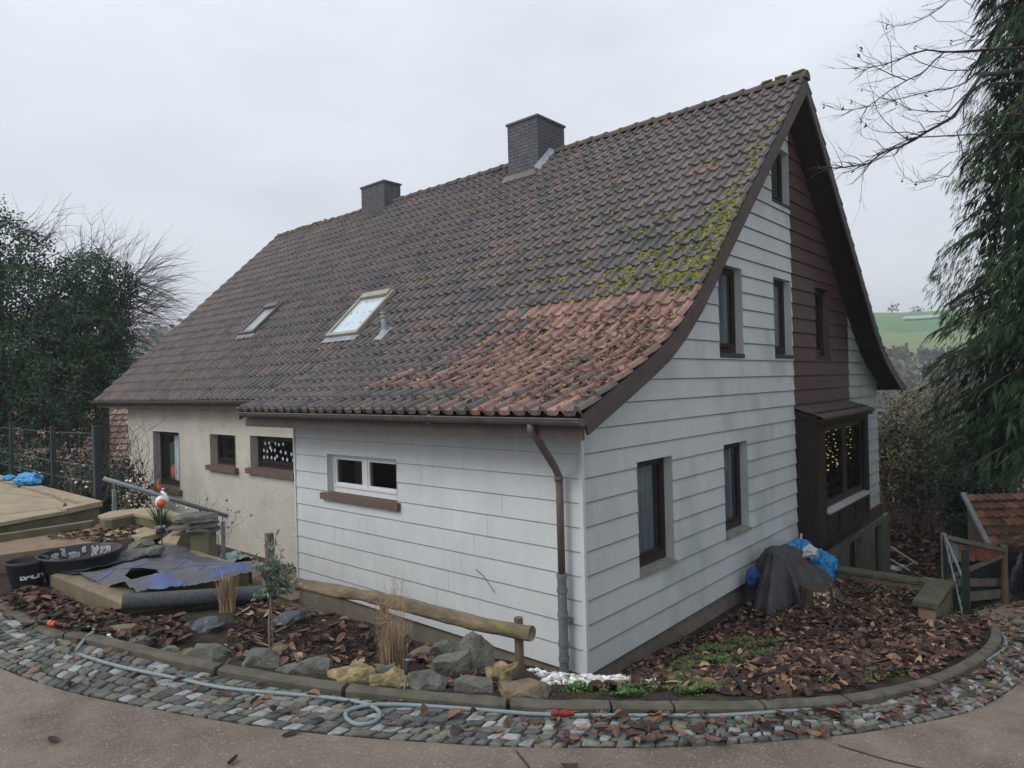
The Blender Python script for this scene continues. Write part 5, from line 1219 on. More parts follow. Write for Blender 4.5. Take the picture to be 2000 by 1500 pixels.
for i in range(0, (len(HP)-1)*5+1): 
    q = cr(HP, i/5); zr_ = rz(q[0], q[1]); pts.append((q[0], q[1], max(q[2]-.006, zr_+.022) if i > 25 else q[2]))
ho = thing('garden_hose', (-3.5,-.8,1.28), 'pale blue garden hose looped on the cobbles along the kerb', 'hose')
m = MB(); m.tube(pts, .0115, 10); m.build('tube', MT['hose'], ho, smooth=True)
m = MB(); a, b = Vector((-2.92,-1.85,1.275)), Vector((-2.84,-1.945,1.27)); d = (b-a)
m.tube([a,a+d*.15,a+d*.16,a+d*.3,a+d*.32,a+d*.48,a+d*.5,a+d*.7,a+d*.75,b], [.012,.016,.020,.020,.015,.015,.021,.021,.016,.013], 14); m.build('coupling', MT['hose_red'], ho, smooth=False)
m = MB(); a, b = Vector((-4.21,1.44,1.40)), Vector((-4.33,1.83,1.39)); d = (b-a); m.tube([a,a+d*.25,a+d*.26,a+d*.5], [.016,.017,.015,.015], 12); m.tube([a+d*.68,a+d*.95,b], [.017,.018,.013], 12); m.build('nozzle', MT['black_plastic'], ho)
m = MB(); m.tube([a+d*.5,a+d*.68], [.021,.021], 14); m.tube([a+d*.2,a+d*.23], [.018,.018], 14); m.build('nozzle_ring', MT['nozzle'], ho)

# ---------------------------------------------------------------- right side: bank wall, pile, pen, shed
rw = thing('retaining_wall', (5.9,-1.2,-1.2), 'low mossy concrete retaining wall closing off the leafy bed', 'wall')
mossy = M('mossy_concrete', (.12,.11,.085), (.05,.055,.03), scale=9, bump=1, stains=[((.075,.09,.03), 4, .5,.66,.7)])
m = MB(); prism(m, [(5.80,-.1),(6.02,-.1),(6.02,-2.34),(5.80,-2.34)], -2.0, -.10); m.build('wall_long', MT['slab_side'], rw)
m = MB(); prism(m, [(4.72,-2.34),(4.72,-2.14),(5.798,-2.14),(5.798,-2.34)], -1.2, -.10); m.build('wall_return', MT['step'], rw)
m = MB(); prism(m, [(5.77,-.1),(6.05,-.1),(6.05,-1.95),(5.77,-1.95)], -.098, -.055); m.build('coping', mossy, rw)
m = MB(); prism(m, [(4.68,-2.38),(4.68,-2.08),(5.74,-2.06),(5.77,-1.96),(6.05,-1.96),(6.05,-2.38)], -.098, -.035); m.build('coping', mossy, rw)

def drape(m, c, peak, rad, n=110, k=36, folds=5, seed=0, sink=0, tip=(0,0)):
    vs = []
    for i in range(k+1):
        f = i/k
        for j in range(n):
            a = 2*math.pi*j/n; ex = 1+.20*math.sin(folds*a+seed)+.13*math.sin((folds*2+1)*a+seed*2)+.07*math.sin((folds*4+1)*a+seed)+.10*noise.noise(Vector((math.cos(a)*2,math.sin(a)*2,seed)))
            r_ = f*(1+(ex-1)*f*1.5); x = c[0]+tip[0]*(1-f)+math.cos(a)*rad[0]*r_; y = c[1]+tip[1]*(1-f)+math.sin(a)*rad[1]*r_
            z = c[2]+peak*(1-f**1.5)**.9+(.05*f+.05*f*(1-f)*4)*noise.noise(Vector((x*3,y*3,seed)))+.02*noise.noise(Vector((x*9,y*9,seed)))-.16*abs(noise.noise(Vector((x*3.2+y*1.5,y*3.5,seed))))*(f+.2)-.09*abs(noise.noise(Vector((x*7-f*5,y*8,seed+5))))
            vs.append((x,y,z-sink*f))
    m.add(vs, [(i*n+j,i*n+(j+1)%n,(i+1)*n+(j+1)%n,(i+1)*n+j) for i in range(k) for j in range(n)])
m = MB(); drape(m, (4.52,-.50,-.26), .90, (.98,.52), folds=4, seed=1.0, tip=(-.22,.12)); drape(m, (4.75,-.45,-.26), .80, (.80,.44), folds=3, seed=4.0, tip=(-.12,.05)); drape(m, (5.0,-.62,-.26), .40, (.62,.36), folds=3, seed=2.2, tip=(-.3,.1))
m.v = [(x,y,z if z < .50 else .50+(z-.50)*.42) for x, y, z in m.v]
tag(m.build('tarpaulin', MT['tarp'], smooth=True), 'dark grey tarpaulin draped over a heap beside the white gable', 'tarpaulin')
crumple((5.22,-.42,.13), .40, (.95,.5,.85), 3, MT['blue_bag'], 'plastic_sack', 'bright blue crumpled sack slumped beside the dark tarpaulin', 'sack')
crumple((5.68,-.62,-.08), .34, (.75,.6,.95), 7, MT['blue_bag'], 'plastic_sack', 'lower blue sack sagging over the mossy wall end', 'sack')
crumple((4.98,-.66,.36), .13, (1.3,.8,.8), 5, MT['white_sheet'], 'plastic_scrap', 'crumpled pale plastic tucked between tarpaulin and blue sack', 'plastic')
m = MB(); crumple((3.90,-.20,.16), .14, (1.0,.6,1.0), 9, M('blue_label_bag',(.04,.10,.33),(.03,.07,.22),rough=.4,bump=.2), 'soil_bag', 'small dark blue bag behind the left edge of the tarpaulin', 'bag')
lg = thing('tree_stump', (4.18,-.98,-.15), 'short dark stump with pale peeling wood in front of the tarpaulin', 'stump')
m = MB(); vs = []; n = 28
for (z, r_) in ((-.12,.30),(.05,.25),(.2,.22),(.24,.20),(.22,.0)):
    for k in range(n): a = 6.283*k/n; rr_ = r_*(1+.16*noise.noise(Vector((math.cos(a)*2,math.sin(a)*2,z)))); vs.append((4.18+math.cos(a)*rr_,-.98+math.sin(a)*rr_*.9,-.15+z))
m.add(vs, [(i*n+k,i*n+(k+1)%n,(i+1)*n+(k+1)%n,(i+1)*n+k) for i in range(4) for k in range(n)]); m.build('stump_body', MT['bark'], lg)
m = MB(); rnd = random.Random(4)
for k in range(34):
    a = rnd.choice([rnd.uniform(-2.9,-2.0), rnd.uniform(-1.4,-.3)]); r_ = .255; leaf(m, (4.18+math.cos(a)*r_,-.98+math.sin(a)*r_*.9,-.12+rnd.uniform(0,.22)), rnd.uniform(.05,.09), rnd, up=(math.cos(a),math.sin(a),.3), tint=rnd.random())
m.build('peeling_wood', M('pale_split_wood',(.5,.38,.22),(.33,.22,.12),scale=30,bump=.4,tint=[(0,(.25,.16,.09)),(1,(.58,.46,.30))]), lg)
m = MB(); m.bar((5.45,-.35,.22),(5.56,-.35,.50),.03,.012); tag(m.build('wooden_stick', MT['white_sheet']), 'pale stick poking out above the blue sack', 'stick')
mX = MB(); mX.hull8([(3.42,-.10,-.02),(3.75,-.10,-.02),(3.78,-.03,.02),(3.45,-.03,.02)],[(3.55,-.10,.10),(3.80,-.10,.36),(3.83,-.03,.38),(3.58,-.03,.12)]); pass

def post(x, y, z0, z1, w, mat, name, parent): 
    mb = MB(); mb.box(x-w/2,x+w/2,y-w/2,y+w/2,z0,z1); return mb.build(name, mat, parent)
gt = thing('garden_gate', (6.3,-2.3,-1.0), 'dark green metal garden gate between two posts at the lane', 'gate')
post(5.38,-2.60,-.8,.60,.085,MT['post_green'],'gate_post',gt); post(7.05,-2.10,-1.3,.42,.055,MT['post_green'],'gate_post',gt)
m = MB(); m.tube([(5.38,-2.6,.10),(7.05,-2.1,.42)], .018, 8); m.tube([(7.02,-2.1,.40),(5.42,-2.58,-.5)], .014, 8); m.build('gate_frame', MT['metal'], gt)
m = MB()
for k in range(1,9): f = k/9; m.tube([(5.38+1.67*f,-2.6+.5*f,-.62-.30*f),(5.38+1.67*f,-2.6+.5*f,.08+.30*f)], .005, 5)
m.build('gate_bars', MT['post_green'], gt)
pen = thing('timber_pen', (8.8,-2.6,-1.4), 'ramshackle timber animal pen with orange sheeting below the shed', 'pen')
zz = lambda x: -.8-.22*(x-8)
m = MB(); m.bar((7.10,-2.12,.38),(8.95,-2.70,-.12),.09,.07); m.build('top_rail', MT['oldwood'], pen)
m = MB(); m.bar((7.55,-2.1,-.36),(8.95,-2.70,-.20),.05,.06); m.build('middle_rail', MT['oldwood'], pen)
m = MB(); m.bar((7.3,-2.0,-.42),(9.6,-2.8,-.82),.04,.13); m.build('board', MT['oldwood'], pen); m = MB(); m.bar((7.8,-2.2,-.75),(11.6,-3.6,-1.25),.04,.15); m.build('board', MT['oldwood'], pen)
m = MB(); m.tube([(8.93,-2.69,-1.3),(8.93,-2.69,-.02)], .055, 10); m.build('post', MT['post_wood'], pen); m = MB(); m.tube([(7.08,-2.08,-1.4),(7.08,-2.08,.44)], .05, 10); m.build('post', MT['oldwood'], pen)
m = MB(); vs = []; n = 16
for i in range(n+1):
    f = i/n; x = 7.62+1.28*f; y = -2.20-.48*f; t = .18-.26*f
    for k, zf in enumerate((0,-.5,-1)): vs.append((x,y+.03*math.sin(i*1.9+k),t+zf*(.30-.13*f)+.012*math.sin(i*2.3)))
m.add(vs, [(i*3+k,i*3+k+1,(i+1)*3+k+1,(i+1)*3+k) for i in range(n) for k in range(2)]); m.build('orange_sheet', MT['orange'], pen)
m = MB(); m.quad((7.15,-2.12,.32),(7.6,-2.2,.20),(7.6,-2.2,-.12),(7.15,-2.12,-.05)); m.build('pale_sheet', M('grey_clear_sheet',(.20,.25,.26),(.15,.19,.20),rough=.3,bump=.1), pen)
m = MB(); m.quad((7.2,-1.95,-.05),(11.5,-3.3,-.5),(11.5,-3.3,-1.2),(7.2,-1.95,-1.0)); m.build('dark_netting', M('dark_green_net',(.022,.030,.026),(.016,.02,.018),rough=.9,bump=.3), pen)
m = MB(); drape(m, (9.45,-2.95,-.85), .72, (.42,.34), folds=2, seed=5); m.build('dark_cover', MT['black_plastic'], pen, smooth=True)
m = MB(); vs = []
for i in range(9):
    f = i/8; vs += [(9.05+.55*f,-2.95-.2*f,.06-.05*f),(9.05+.62*f,-3.05-.2*f,-.10-.38*f)]
m.add(vs, [(2*i,2*i+1,2*i+3,2*i+2) for i in range(8)]); m.build('orange_sheet', MT['orange'], pen)
m = MB(); m.tube([(9.0,-2.9,.06),(10.6,-3.6,.12)], .05, 8); m.build('dark_pole', MT['bark'], pen)

# shed with an old tiled roof
sd_ = thing('garden_shed', (12,-3,-2), 'small stone shed with a mossy orange tiled roof under the conifer', 'shed')
A_, B_ = Vector((9.97,-2.38,-.28)), Vector((12.04,-1.71,.34)); RD = Vector((1.30,-1.48,-.0)).normalized()
m = MB(); rnd = random.Random(6); up_ = (B_-A_); nn = RD.cross(up_).normalized(); 
if nn.z < 0: nn = -nn
rows = 6; tw = .17
for i in range(rows):
    for j in range(26):
        p = B_+up_*(-1/rows*(i)) ; a = p+RD*tw*j; b = a-up_/rows*1.06; ti = rnd.random(); jig = rnd.uniform(-.01,.01)
        v_ = []
        for (q, h) in ((a,.0),(b,.045+jig)):
            for (s, hh) in ((0,.015),(.25,.0),(.6,.0),(.85,.03),(1,.015)): v_.append(q+RD*tw*s*1.0+nn*(h+hh))
        for (s, hh) in ((0,.015),(.25,.0),(.6,.0),(.85,.03),(1,.015)): v_.append(b+RD*tw*s+nn*(.015+hh+jig-.015))
        m.add(v_, [(k,k+1,6+k,5+k) for k in range(4)]+[(5+k,6+k,11+k,10+k) for k in range(4)], ti)
m.build('roof', MT['shedtile'], sd_)
m = MB(); m.bar(A_-RD*.05+nn*.03,B_-RD*.05+nn*.03,.09,.06,up=nn); m.build('verge_strip', MT['zinc'], sd_)
m = MB(); base = [A_-RD*(-.05)+up_*.12, B_+RD*.05, B_+RD*4.4, A_+RD*4.4+up_*.12]
lo = [Vector((v.x,v.y,-2.6)) for v in base]; hi = [v-nn*.06 for v in base]
m.hull8(lo, hi); m.build('stone_wall', M('rubble_wall',(.25,.20,.13),(.13,.11,.08),scale=5,bump=1,bscale=12,bdist=.05), sd_)
m = MB(); m.tube([(13.7,.20,-1.36),(13.2,-.55,-1.62)], .022, 8); m.tube([(13.15,.1,-1.55),(12.75,-.5,-1.72)], .022, 8); m.tube([(13.3,-.45,-1.6),(12.9,-.3,-1.7)], .02, 6); tag(m.build('metal_ladder', MT['sill_light']), 'pale ladder lying on the leafy bank behind the house', 'ladder')
m = MB(); m.box(12.65,13.2,-.25,.15,-1.95,-1.72); m.box(12.62,13.23,-.28,.18,-1.72,-1.68); tag(m.build('white_crate', MT['white_sheet']), 'low white lidded crate at the foot of the leafy bank', 'crate')

# ---------------------------------------------------------------- leaves, weeds, moss
BED = [(.0,-.35),(.5,-.15),(5.7,-.2),(5.7,-2.05),(4.7,-2.05),(4.4,-2.5),(3.2,-2.95),(1.74,-3.26),(.65,-3.32),(-.56,-3.17),(-1.43,-2.89),(-1.98,-2.60),(-1.8,-2.3),(-1.2,-1.6),(-.6,-.9)]
rnd = random.Random(31)
def put_leaves(name, pts, size, mat=None, lab=None, rnd=rnd, zf=None, flat=.55, lift=.02, tint=None):
    mb = MB(); A = np.array(pts); Z = soil_many(A[:,0], A[:,1]) if zf is None else [zf(x,y) for x, y in pts]
    for (x, y), z in zip(pts, Z): leaf(mb, (x,y,z+rnd.uniform(0,lift)), (rnd.uniform(*size) if size[1] > 0 else .028+.10*rnd.random()**1.9), rnd, flat=flat, tint=tint(rnd) if tint else None)
    o = mb.build(name, mat or MT['leaf']); return tag(o, lab, 'leaves', kind='stuff')
def bed_d(x, y):
    g = math.hypot((x-1.0)/1.1,(y+1.0)/.5); 
    return .18 if g < 1 else (.5 if y < -2.6 and x < -.5 else 1)*(.55+.45*noise.noise(Vector((x*1.5,y*1.5,9)))+.35)
put_leaves('leaf_litter', scatter(BED, 15500, rnd, bed_d), (.0,.0), lab='thick layer of curled brown leaves covering the bed right of the house', lift=.045, flat=.7, tint=lambda r: r.random()**2.0)
MUL = [(-3.75,.2),(-3.2,1.1),(-2.75,1.5),(-2.6,.2),(-2.45,-.5),(-2.6,-1.2),(-2.9,-1.5),(-3.3,-.7)]
put_leaves('leaf_litter', scatter(MUL, 560, rnd), (.0,.0), lab='brown leaves over dark mulch between the rocks and the log', flat=.6, tint=lambda r: min(1,r.random()*.9+.1))
LEFT = [(-4.40,2.5),(-4.25,1.3),(-4.0,.85),(-3.7,.7),(-3.55,1.2),(-3.8,1.5),(-3.93,2.9),(-4.3,3.1)]
put_leaves('leaf_litter', scatter(LEFT, 820, rnd), (.0,.0), lab='wet brown leaves between the kerb and the planter wall', flat=.5, tint=lambda r: r.random()*.75)
put_leaves('leaf_litter', scatter([(-3.3,3.75),(-2.75,3.5),(-2.75,4.4),(-3.0,4.5),(-3.3,4.7),(-3.6,4.6)], 230, rnd), (.05,.10), lab='leaves caught in the planting hollow behind the step', zf=lambda x, y: 1.50, flat=.5)
put_leaves('leaf_litter', scatter([(-1.9,-1.9),(-2.6,-1.75),(-2.0,-2.45),(-1.3,-2.75),(-1.5,-1.8)], 190, rnd), (.05,.11), lab='scattered brown leaves among the weeds at the bend of the kerb')
put_leaves('leaf_litter', scatter([(12.2,-1.2),(18,-1.5),(19,3),(13,3)], 2600, rnd), (.12,.26), lab='reddish leaves covering the bank behind the house', flat=.6, tint=lambda r: .15+.7*r.random())
put_leaves('leaf_litter', scatter([(3.0,-2.9),(5.2,-2.72),(9,-2.9),(9,-4.0),(2,-4.2),(.5,-3.9)], 420, rnd), (.06,.13), lab='leaves strewn over the sloping lane', zf=lambda x, y: rz(x,y)+.004, flat=.4)
cob = []
while len(cob) < 430:
    t = rnd.uniform(0,15)**1.0; w_ = rnd.random()
    dn = .30 if t < 7 else (.55 if t < 11 else 1.0)
    dn *= 1.3 if w_ < .35 else .8
    if rnd.random() < dn: a, b = cr(KO,t), cr(CO,t); q = a+(b-a)*w_; cob.append((q[0],q[1]))
mb = MB()
for x, y in cob: leaf(mb, (x,y,rz(x,y)+.018), rnd.uniform(.045,.10), rnd, flat=.35, tint=rnd.random()*.85)
tag(mb.build('leaf_litter', MT['leaf']), 'brown leaves lying on the cobbles', 'leaves', kind='stuff')
for k, (x, y, s, ti, lab) in enumerate(((-3.97,-1.02,.10,.0,'dark wet leaf on the road nearest the cobbles'),(-4.79,-.27,.10,.02,'nearly black leaf on the left part of the road'),(-4.30,-1.08,.08,.05,'small dark leaf lying by itself on the road'),(-3.24,-2.21,.09,.1,'dark leaf at the bottom edge of the road'))):
    mb = MB(); leaf(mb, (x,y,rz(x,y)+.003), s, random.Random(k), flat=.12, tint=ti); tag(mb.build('fallen_leaf', MT['leaf']), lab, 'leaf')
# thin dead twigs on the bed and the road
mb = MB()
for k in range(150):
    x, y = rnd.choice(scatter(BED,1,rnd)); z = sz(x,y)+.02; a = rnd.uniform(0,6.28); L = rnd.uniform(.08,.35); mb.tube([(x,y,z),(x+math.cos(a)*L*.5,y+math.sin(a)*L*.5,z+rnd.uniform(0,.03)),(x+math.cos(a+.3)*L,y+math.sin(a+.3)*L,sz(x+math.cos(a+.3)*L,y+math.sin(a+.3)*L)+.015)], .0025, 4, cap=False)
tag(mb.build('dead_twigs', MT['bark_pale']), 'thin dead twigs lying in the leaf litter by the gable', 'twigs', kind='stuff')
# a few white pebbles behind the left kerb
mb = MB()
for k in range(9): x, y = -4.12+rnd.uniform(-.07,.07), 1.05+rnd.uniform(-.1,.1); mb.blob((x,y,sz(x,y)+.01), rnd.uniform(.012,.02), 1, .15, 2, (1,1.2,.7), k, .9)
tag(mb.build('white_pebbles', MT['gravel']), 'few white pebbles behind the kerb near the hose end', 'pebbles', kind='stuff')
# mulch chips
mb = MB(); pts = scatter(MUL, 2600, rnd); A = np.array(pts); Z = soil_many(A[:,0],A[:,1])
for (x, y), z in zip(pts, Z):
    a = rnd.uniform(0,6.28); l = rnd.uniform(.010,.032); mb.bar((x-math.cos(a)*l,y-math.sin(a)*l,z+rnd.uniform(0,.012)),(x+math.cos(a)*l,y+math.sin(a)*l,z+rnd.uniform(0,.018)),rnd.uniform(.004,.010),.004,tint=rnd.random())
tag(mb.build('bark_mulch', M('bark_mulch',(.04,.028,.02),rough=.9,bump=.4,tint=[(0,(.016,.012,.010)),(.6,(.045,.030,.022)),(1,(.10,.065,.045))])), 'dark bark mulch in the planting bed', 'mulch', kind='stuff')
# roof litter and moss, standing on the tiles
def roof_pt(path, x, y, h):   # point above the roof surface at horizontal position x
    s = 0
    for (a, za), (b, zb) in zip(path[:-1], path[1:]):
        if min(a,b) <= x <= max(a,b): return rp(path, s+math.hypot(b-a,zb-za)*abs(x-a)/abs(b-a), y, h)
        s += math.hypot(b-a, zb-za)
    return rp(path, s, y, h)
def roof_n(x): return Vector((-.72,0,.69)) if x > 1.6 else Vector((-.41,0,.91))
mb = MB(); n_ = 0
while n_ < 1900:
    x = rnd.uniform(-.45,2.6); y = rnd.uniform(-.42,4.5)
    d = 1.0 if red_zone(x,y) and x < 1.65 else .10
    d *= .30+.9*max(0,noise.noise(Vector((x*1.6,y*1.6,4)))+.45)
    if y < .9: d *= 1.25
    if x > 1.7: d *= .5
    fy = ((y-Y0)/TW) % 1
    if fy < .42: d *= .18
    if rnd.random() > d: continue
    leaf(mb, roof_pt(FRONT,x,y,.030+rnd.uniform(0,.022)), rnd.uniform(.035,.085), rnd, up=roof_n(x), flat=.6, tint=rnd.random()**.9); n_ += 1
tag(mb.build('roof_leaf_litter', MT['leaf']), 'dry leaves lodged between the tiles of the lower roof', 'leaves', kind='stuff')
mb = MB()
def moss_patch(path, x, y, r_, dens=1.0):
    n = int(r_*r_*900*dens)+4
    for k in range(n):
        a = rnd.uniform(0,6.283); q = r_*math.sqrt(rnd.random()); px_, py_ = x+math.cos(a)*q*.55, y+math.sin(a)*q
        if py_ < Y0+.01: continue
        fy = ((py_-Y0)/TW) % 1; h = .012+(.022 if fy < .42 else 0); rr_ = rnd.uniform(.012,.034)
        p = roof_pt(path, px_, py_, h); mb.blob(p, rr_, 1, .25, 3, (1,1.3,.8), rnd.random()*50, rnd.random())
for k in range(150):      # broad patches near the front verge
    x = rnd.triangular(1.85,3.6,2.1); w_ = max(.15,(3.8-x)*.55); moss_patch(FRONT, x, -.42+rnd.uniform(0,1)**1.8*w_*1.8, rnd.uniform(.05,.19), .85)
for k in range(60): moss_patch(FRONT, rnd.triangular(2.6,5.5,3.2), -.42+rnd.uniform(0,.30), rnd.uniform(.04,.13), .8)
for k in range(85): moss_patch(FRONT, rnd.triangular(1.9,4.3,2.2), rnd.triangular(.2,3.3,.6), rnd.uniform(.03,.12), .65)
for k in range(60): moss_patch(FRONT, rnd.uniform(1.2,4.6), rnd.uniform(1.5,5.8), rnd.uniform(.02,.09), .6)
for k in range(12): moss_patch(FRONT, rnd.uniform(-.3,1.6), rnd.uniform(.5,5.6), rnd.uniform(.02,.06), .6)
for k in range(44): moss_patch(MAIN, rnd.triangular(.75,4.8,1.2), rnd.uniform(6.4,15.8), rnd.uniform(.03,.10), .6)
for (x, y, r_) in ((.95,11.7,.22),(1.1,11.4,.16),(.85,12.1,.14),(.9,13.6,.10),(2.6,7.35,.13),(2.3,6.0,.12),(.8,8.9,.08)): moss_patch(MAIN if y > 6.1 else FRONT, x, y, r_, .9)
for k in range(22):
    y = rnd.uniform(13.4,16.3); rr_ = rnd.uniform(.03,.06); mb.blob((5.97,y,8.10), rr_, 1, .25, 3, (1,1.6,.7), k, rnd.random())
for k in range(16): y = rnd.uniform(-.45,.25); mb.blob((5.93,y,8.09), rnd.uniform(.025,.05), 1, .25, 3, (1,1.6,.7), k, rnd.random()*.6)
for k in range(14): mb.blob((-.66,1.55+rnd.uniform(-.05,.05),2.70+rnd.uniform(-.08,.03)), rnd.uniform(.012,.03), 1, .2, 3, (1,1,1), k, rnd.random()*.5)
tag(mb.build('roof_moss', MT['moss'], smooth=True), 'yellow-green moss cushions growing on the roof tiles', 'moss', kind='stuff')
# weeds
def weed_patch(name, poly, n, h, lab, mode='leafy', dens=None):
    mb = MB(); pts = scatter(poly, n, rnd, dens); A = np.array(pts); Z = soil_many(A[:,0],A[:,1])
    for (x, y), z in zip(pts, Z):
        if mode == 'grass': 
            for k in range(3): blade(mb, (x+rnd.uniform(-.01,.01),y+rnd.uniform(-.01,.01),z), h*rnd.uniform(.5,1.1), .004, rnd, lean=.7, tint=.35+.65*rnd.random())
        else:
            for k in range(7):
                a = rnd.uniform(0,6.283); el = rnd.uniform(.1,1.2); L = h*rnd.uniform(.4,1); d = Vector((math.cos(a)*math.cos(el),math.sin(a)*math.cos(el),math.sin(el)))
                s_ = d.cross(Vector((0,0,1))).normalized()*rnd.uniform(.006,.013); q = Vector((x,y,z))+d*L*.35; e = Vector((x,y,z))+d*L
                mb.add([q,(q+e)/2+s_+Vector((0,0,.004)),e,(q+e)/2-s_+Vector((0,0,.004))], [(0,1,2,3)], rnd.random())
    return tag(mb.build(name, MT['weed']), lab, 'weeds', kind='stuff')
clump = lambda x, y: 1 if noise.noise(Vector((x*4,y*4,7))) > .02 else .06
weed_patch('weeds', [(-2.78,-1.72),(-2.5,-2.03),(-2.05,-2.38),(-1.75,-2.35),(-2.0,-2.05),(-2.5,-1.72)], 520, .05, 'low leafy weeds below the white gravel behind the kerb', dens=clump)
weed_patch('weeds', [(-2.0,-1.15),(-.6,-.5),(-.1,-.35),(-.4,-.75),(-1.6,-1.5)], 260, .05, 'weeds growing at the foot of the house corner', dens=clump)
weed_patch('grass', [(-.25,-.95),(.15,-.85),(.1,-1.15),(-.25,-1.3)], 360, .085, 'bright green grass tuft beside the plinth', 'grass')
weed_patch('grass', [(-2.05,-2.0),(-1.7,-2.05),(-1.6,-2.4),(-1.85,-2.4)], 240, .08, 'small grass tuft close to the kerb', 'grass')
weed_patch('weeds', [(.2,-.6),(1.9,-.55),(2.0,-1.3),(1.0,-1.55),(.3,-1.3)], 1500, .075, 'green weeds spreading in the leaf litter near the gable', dens=clump)
weed_patch('weeds', [(4.2,-.9),(5.5,-1.1),(5.5,-1.8),(4.3,-1.7)], 200, .08, 'weeds among the leaves before the retaining wall', dens=clump)
weed_patch('weeds', [(-1.6,-2.75),(-.4,-3.15),(.5,-3.2),(.4,-2.95),(-1.4,-2.5)], 200, .05, 'sparse weeds along the inside of the kerb', dens=clump)
weed_patch('weeds', [(4.6,-2.4),(5.9,-2.4),(6.2,-2.7),(3.6,-2.85),(3.8,-2.6)], 520, .10, 'grassy weeds between the wall and the lane')
weed_patch('weeds', [(7.2,-2.3),(9.5,-2.6),(9.5,-2.0),(7.2,-1.7)], 420, .14, 'green weeds below the timber pen')
# white gravel
mb = MB(); GR = [(-2.42,-1.25),(-2.6,-1.60),(-2.25,-1.95),(-1.75,-2.1),(-1.0,-1.55),(-.9,-1.0),(-1.5,-.95),(-2.1,-1.1)]; pts = scatter(GR, 3200, rnd, lambda x, y: 1 if noise.noise(Vector((x*5,y*5,1))) > -.22 else .15); A = np.array(pts); Z = soil_many(A[:,0],A[:,1])
for (x, y), z in zip(pts, Z): r_ = .004+.020*rnd.random()**2.2; mb.blob((x,y,z+r_*.4), r_, 1, .45, 2, (1,1.2,.7), rnd.random()*40, rnd.random())
tag(mb.build('white_gravel', MT['gravel']), 'spill of white gravel at the bend of the kerb', 'gravel', kind='stuff')

# ---------------------------------------------------------------- trees and hedges
def leafcloud(mb, lobes, n, size, rnd, shell=.55, tlo=0, thi=1, droop=0):
    tot = sum(l[3]*l[4]*l[5] for l in lobes)
    for (cx_, cy_, cz_, rx_, ry_, rz_) in lobes:
        for k in range(int(n*rx_*ry_*rz_/tot)):
            u = Vector((rnd.gauss(0,1),rnd.gauss(0,1),rnd.gauss(0,1))).normalized(); q = shell+(1-shell)*rnd.random()**.6
            bump_ = 1+.22*noise.noise(u*2.6+Vector((cx_,cy_,cz_)))+.14*noise.noise(u*6.5+Vector((cx_,cy_,cz_)))
            p = Vector((cx_+u.x*rx_*q*bump_, cy_+u.y*ry_*q*bump_, cz_+u.z*rz_*q*bump_))
            if noise.noise(p*1.7+Vector((3,1,2))) < -.30: continue
            s_ = rnd.uniform(*size); nrm = (u+Vector((rnd.uniform(-.9,.9),rnd.uniform(-.9,.9),rnd.uniform(-.6,1.0)))).normalized(); x = nrm.orthogonal().normalized(); x = Matrix.Rotation(rnd.uniform(0,6.28),3,nrm) @ x; y = nrm.cross(x)
            mb.add([p-x*s_*.5,p+y*s_*.35,p+x*s_*.6,p-y*s_*.35], [(0,1,2,3)], min(1,max(0,tlo+(thi-tlo)*(rnd.random()*.7+.5*(noise.noise(p*1.3)+.25)))))
def twigs_from(mb, p, d, L, depth, rnd, r0, bend=.25, tint=.5, kids=4, spread=.6, curve=None):
    pts = [Vector(p)]; dd = Vector(d).normalized(); n = 5
    for k in range(n):
        dd = (dd+Vector((rnd.uniform(-1,1),rnd.uniform(-1,1),rnd.uniform(-1,1)))*bend+(curve or Vector((0,0,0)))).normalized(); pts.append(pts[-1]+dd*L/n)
    mb.tube(pts, [r0*(1-.75*k/n) for k in range(n+1)], 4 if r0 < .02 else 6, tint, cap=False)
    if depth > 0:
        for k in range(kids):
            i = rnd.randint(1,n); nd = (pts[i]-pts[i-1]).normalized(); side_ = Vector((rnd.uniform(-1,1),rnd.uniform(-1,1),rnd.uniform(-1,1)))
            twigs_from(mb, pts[i], nd+side_*spread, L*rnd.uniform(.45,.75), depth-1, rnd, r0*.5, bend, tint, kids, spread, curve)
rv = random.Random(77)
t1 = thing('ivy_tree', (1.75,19.79,-0.57), 'ivy smothered tree with a round top and bare twigs bristling to the right', 'tree', 'ivy covered trees behind the terrace')
m = MB(); m.tube([(1.81,20.04,-1.46),(1.88,19.91,1.97),(1.94,19.79,4.51),(2.07,19.79,7.05)], [.28,.22,.16,.08], 8); m.tube([(1.88,19.91,2.48),(1.30,19.91,4.00),(1.05,19.91,5.53)], [.14,.1,.06], 6); m.build('trunk', MT['bark'], t1)
m = MB(); LB = [(1.71,19.79,6.48,1.24,1.40,1.21),(1.24,19.79,4.96,1.59,1.65,1.33),(1.88,19.91,5.21,0.95,1.14,0.95),(0.42,19.28,3.24,1.40,1.52,1.33),(0.61,19.02,2.35,1.08,1.14,1.02),(1.69,19.79,3.88,1.14,1.40,0.95),(1.69,19.79,5.65,1.14,1.14,1.02)]
leafcloud(m, LB, 60000, (.05,.11), rv, .5); m.build('crown', MT['ivy'], t1)
m = MB()
for k in range(150):
    a = rv.uniform(-1.0,1.25); p = Vector((2.50+rv.uniform(-.35,.3), 19.25+rv.uniform(-.5,.5), 6.2+rv.uniform(-1.0,.7))); d = Vector((.659*math.cos(a),-.752*math.cos(a),math.sin(a)))+Vector((.75,.66,0))*rv.uniform(-.5,.5)
    twigs_from(m, p, d, rv.uniform(.95,1.6), 1, rv, .010, .10, kids=4, spread=.45, curve=Vector((.03,-.03,-.02)))
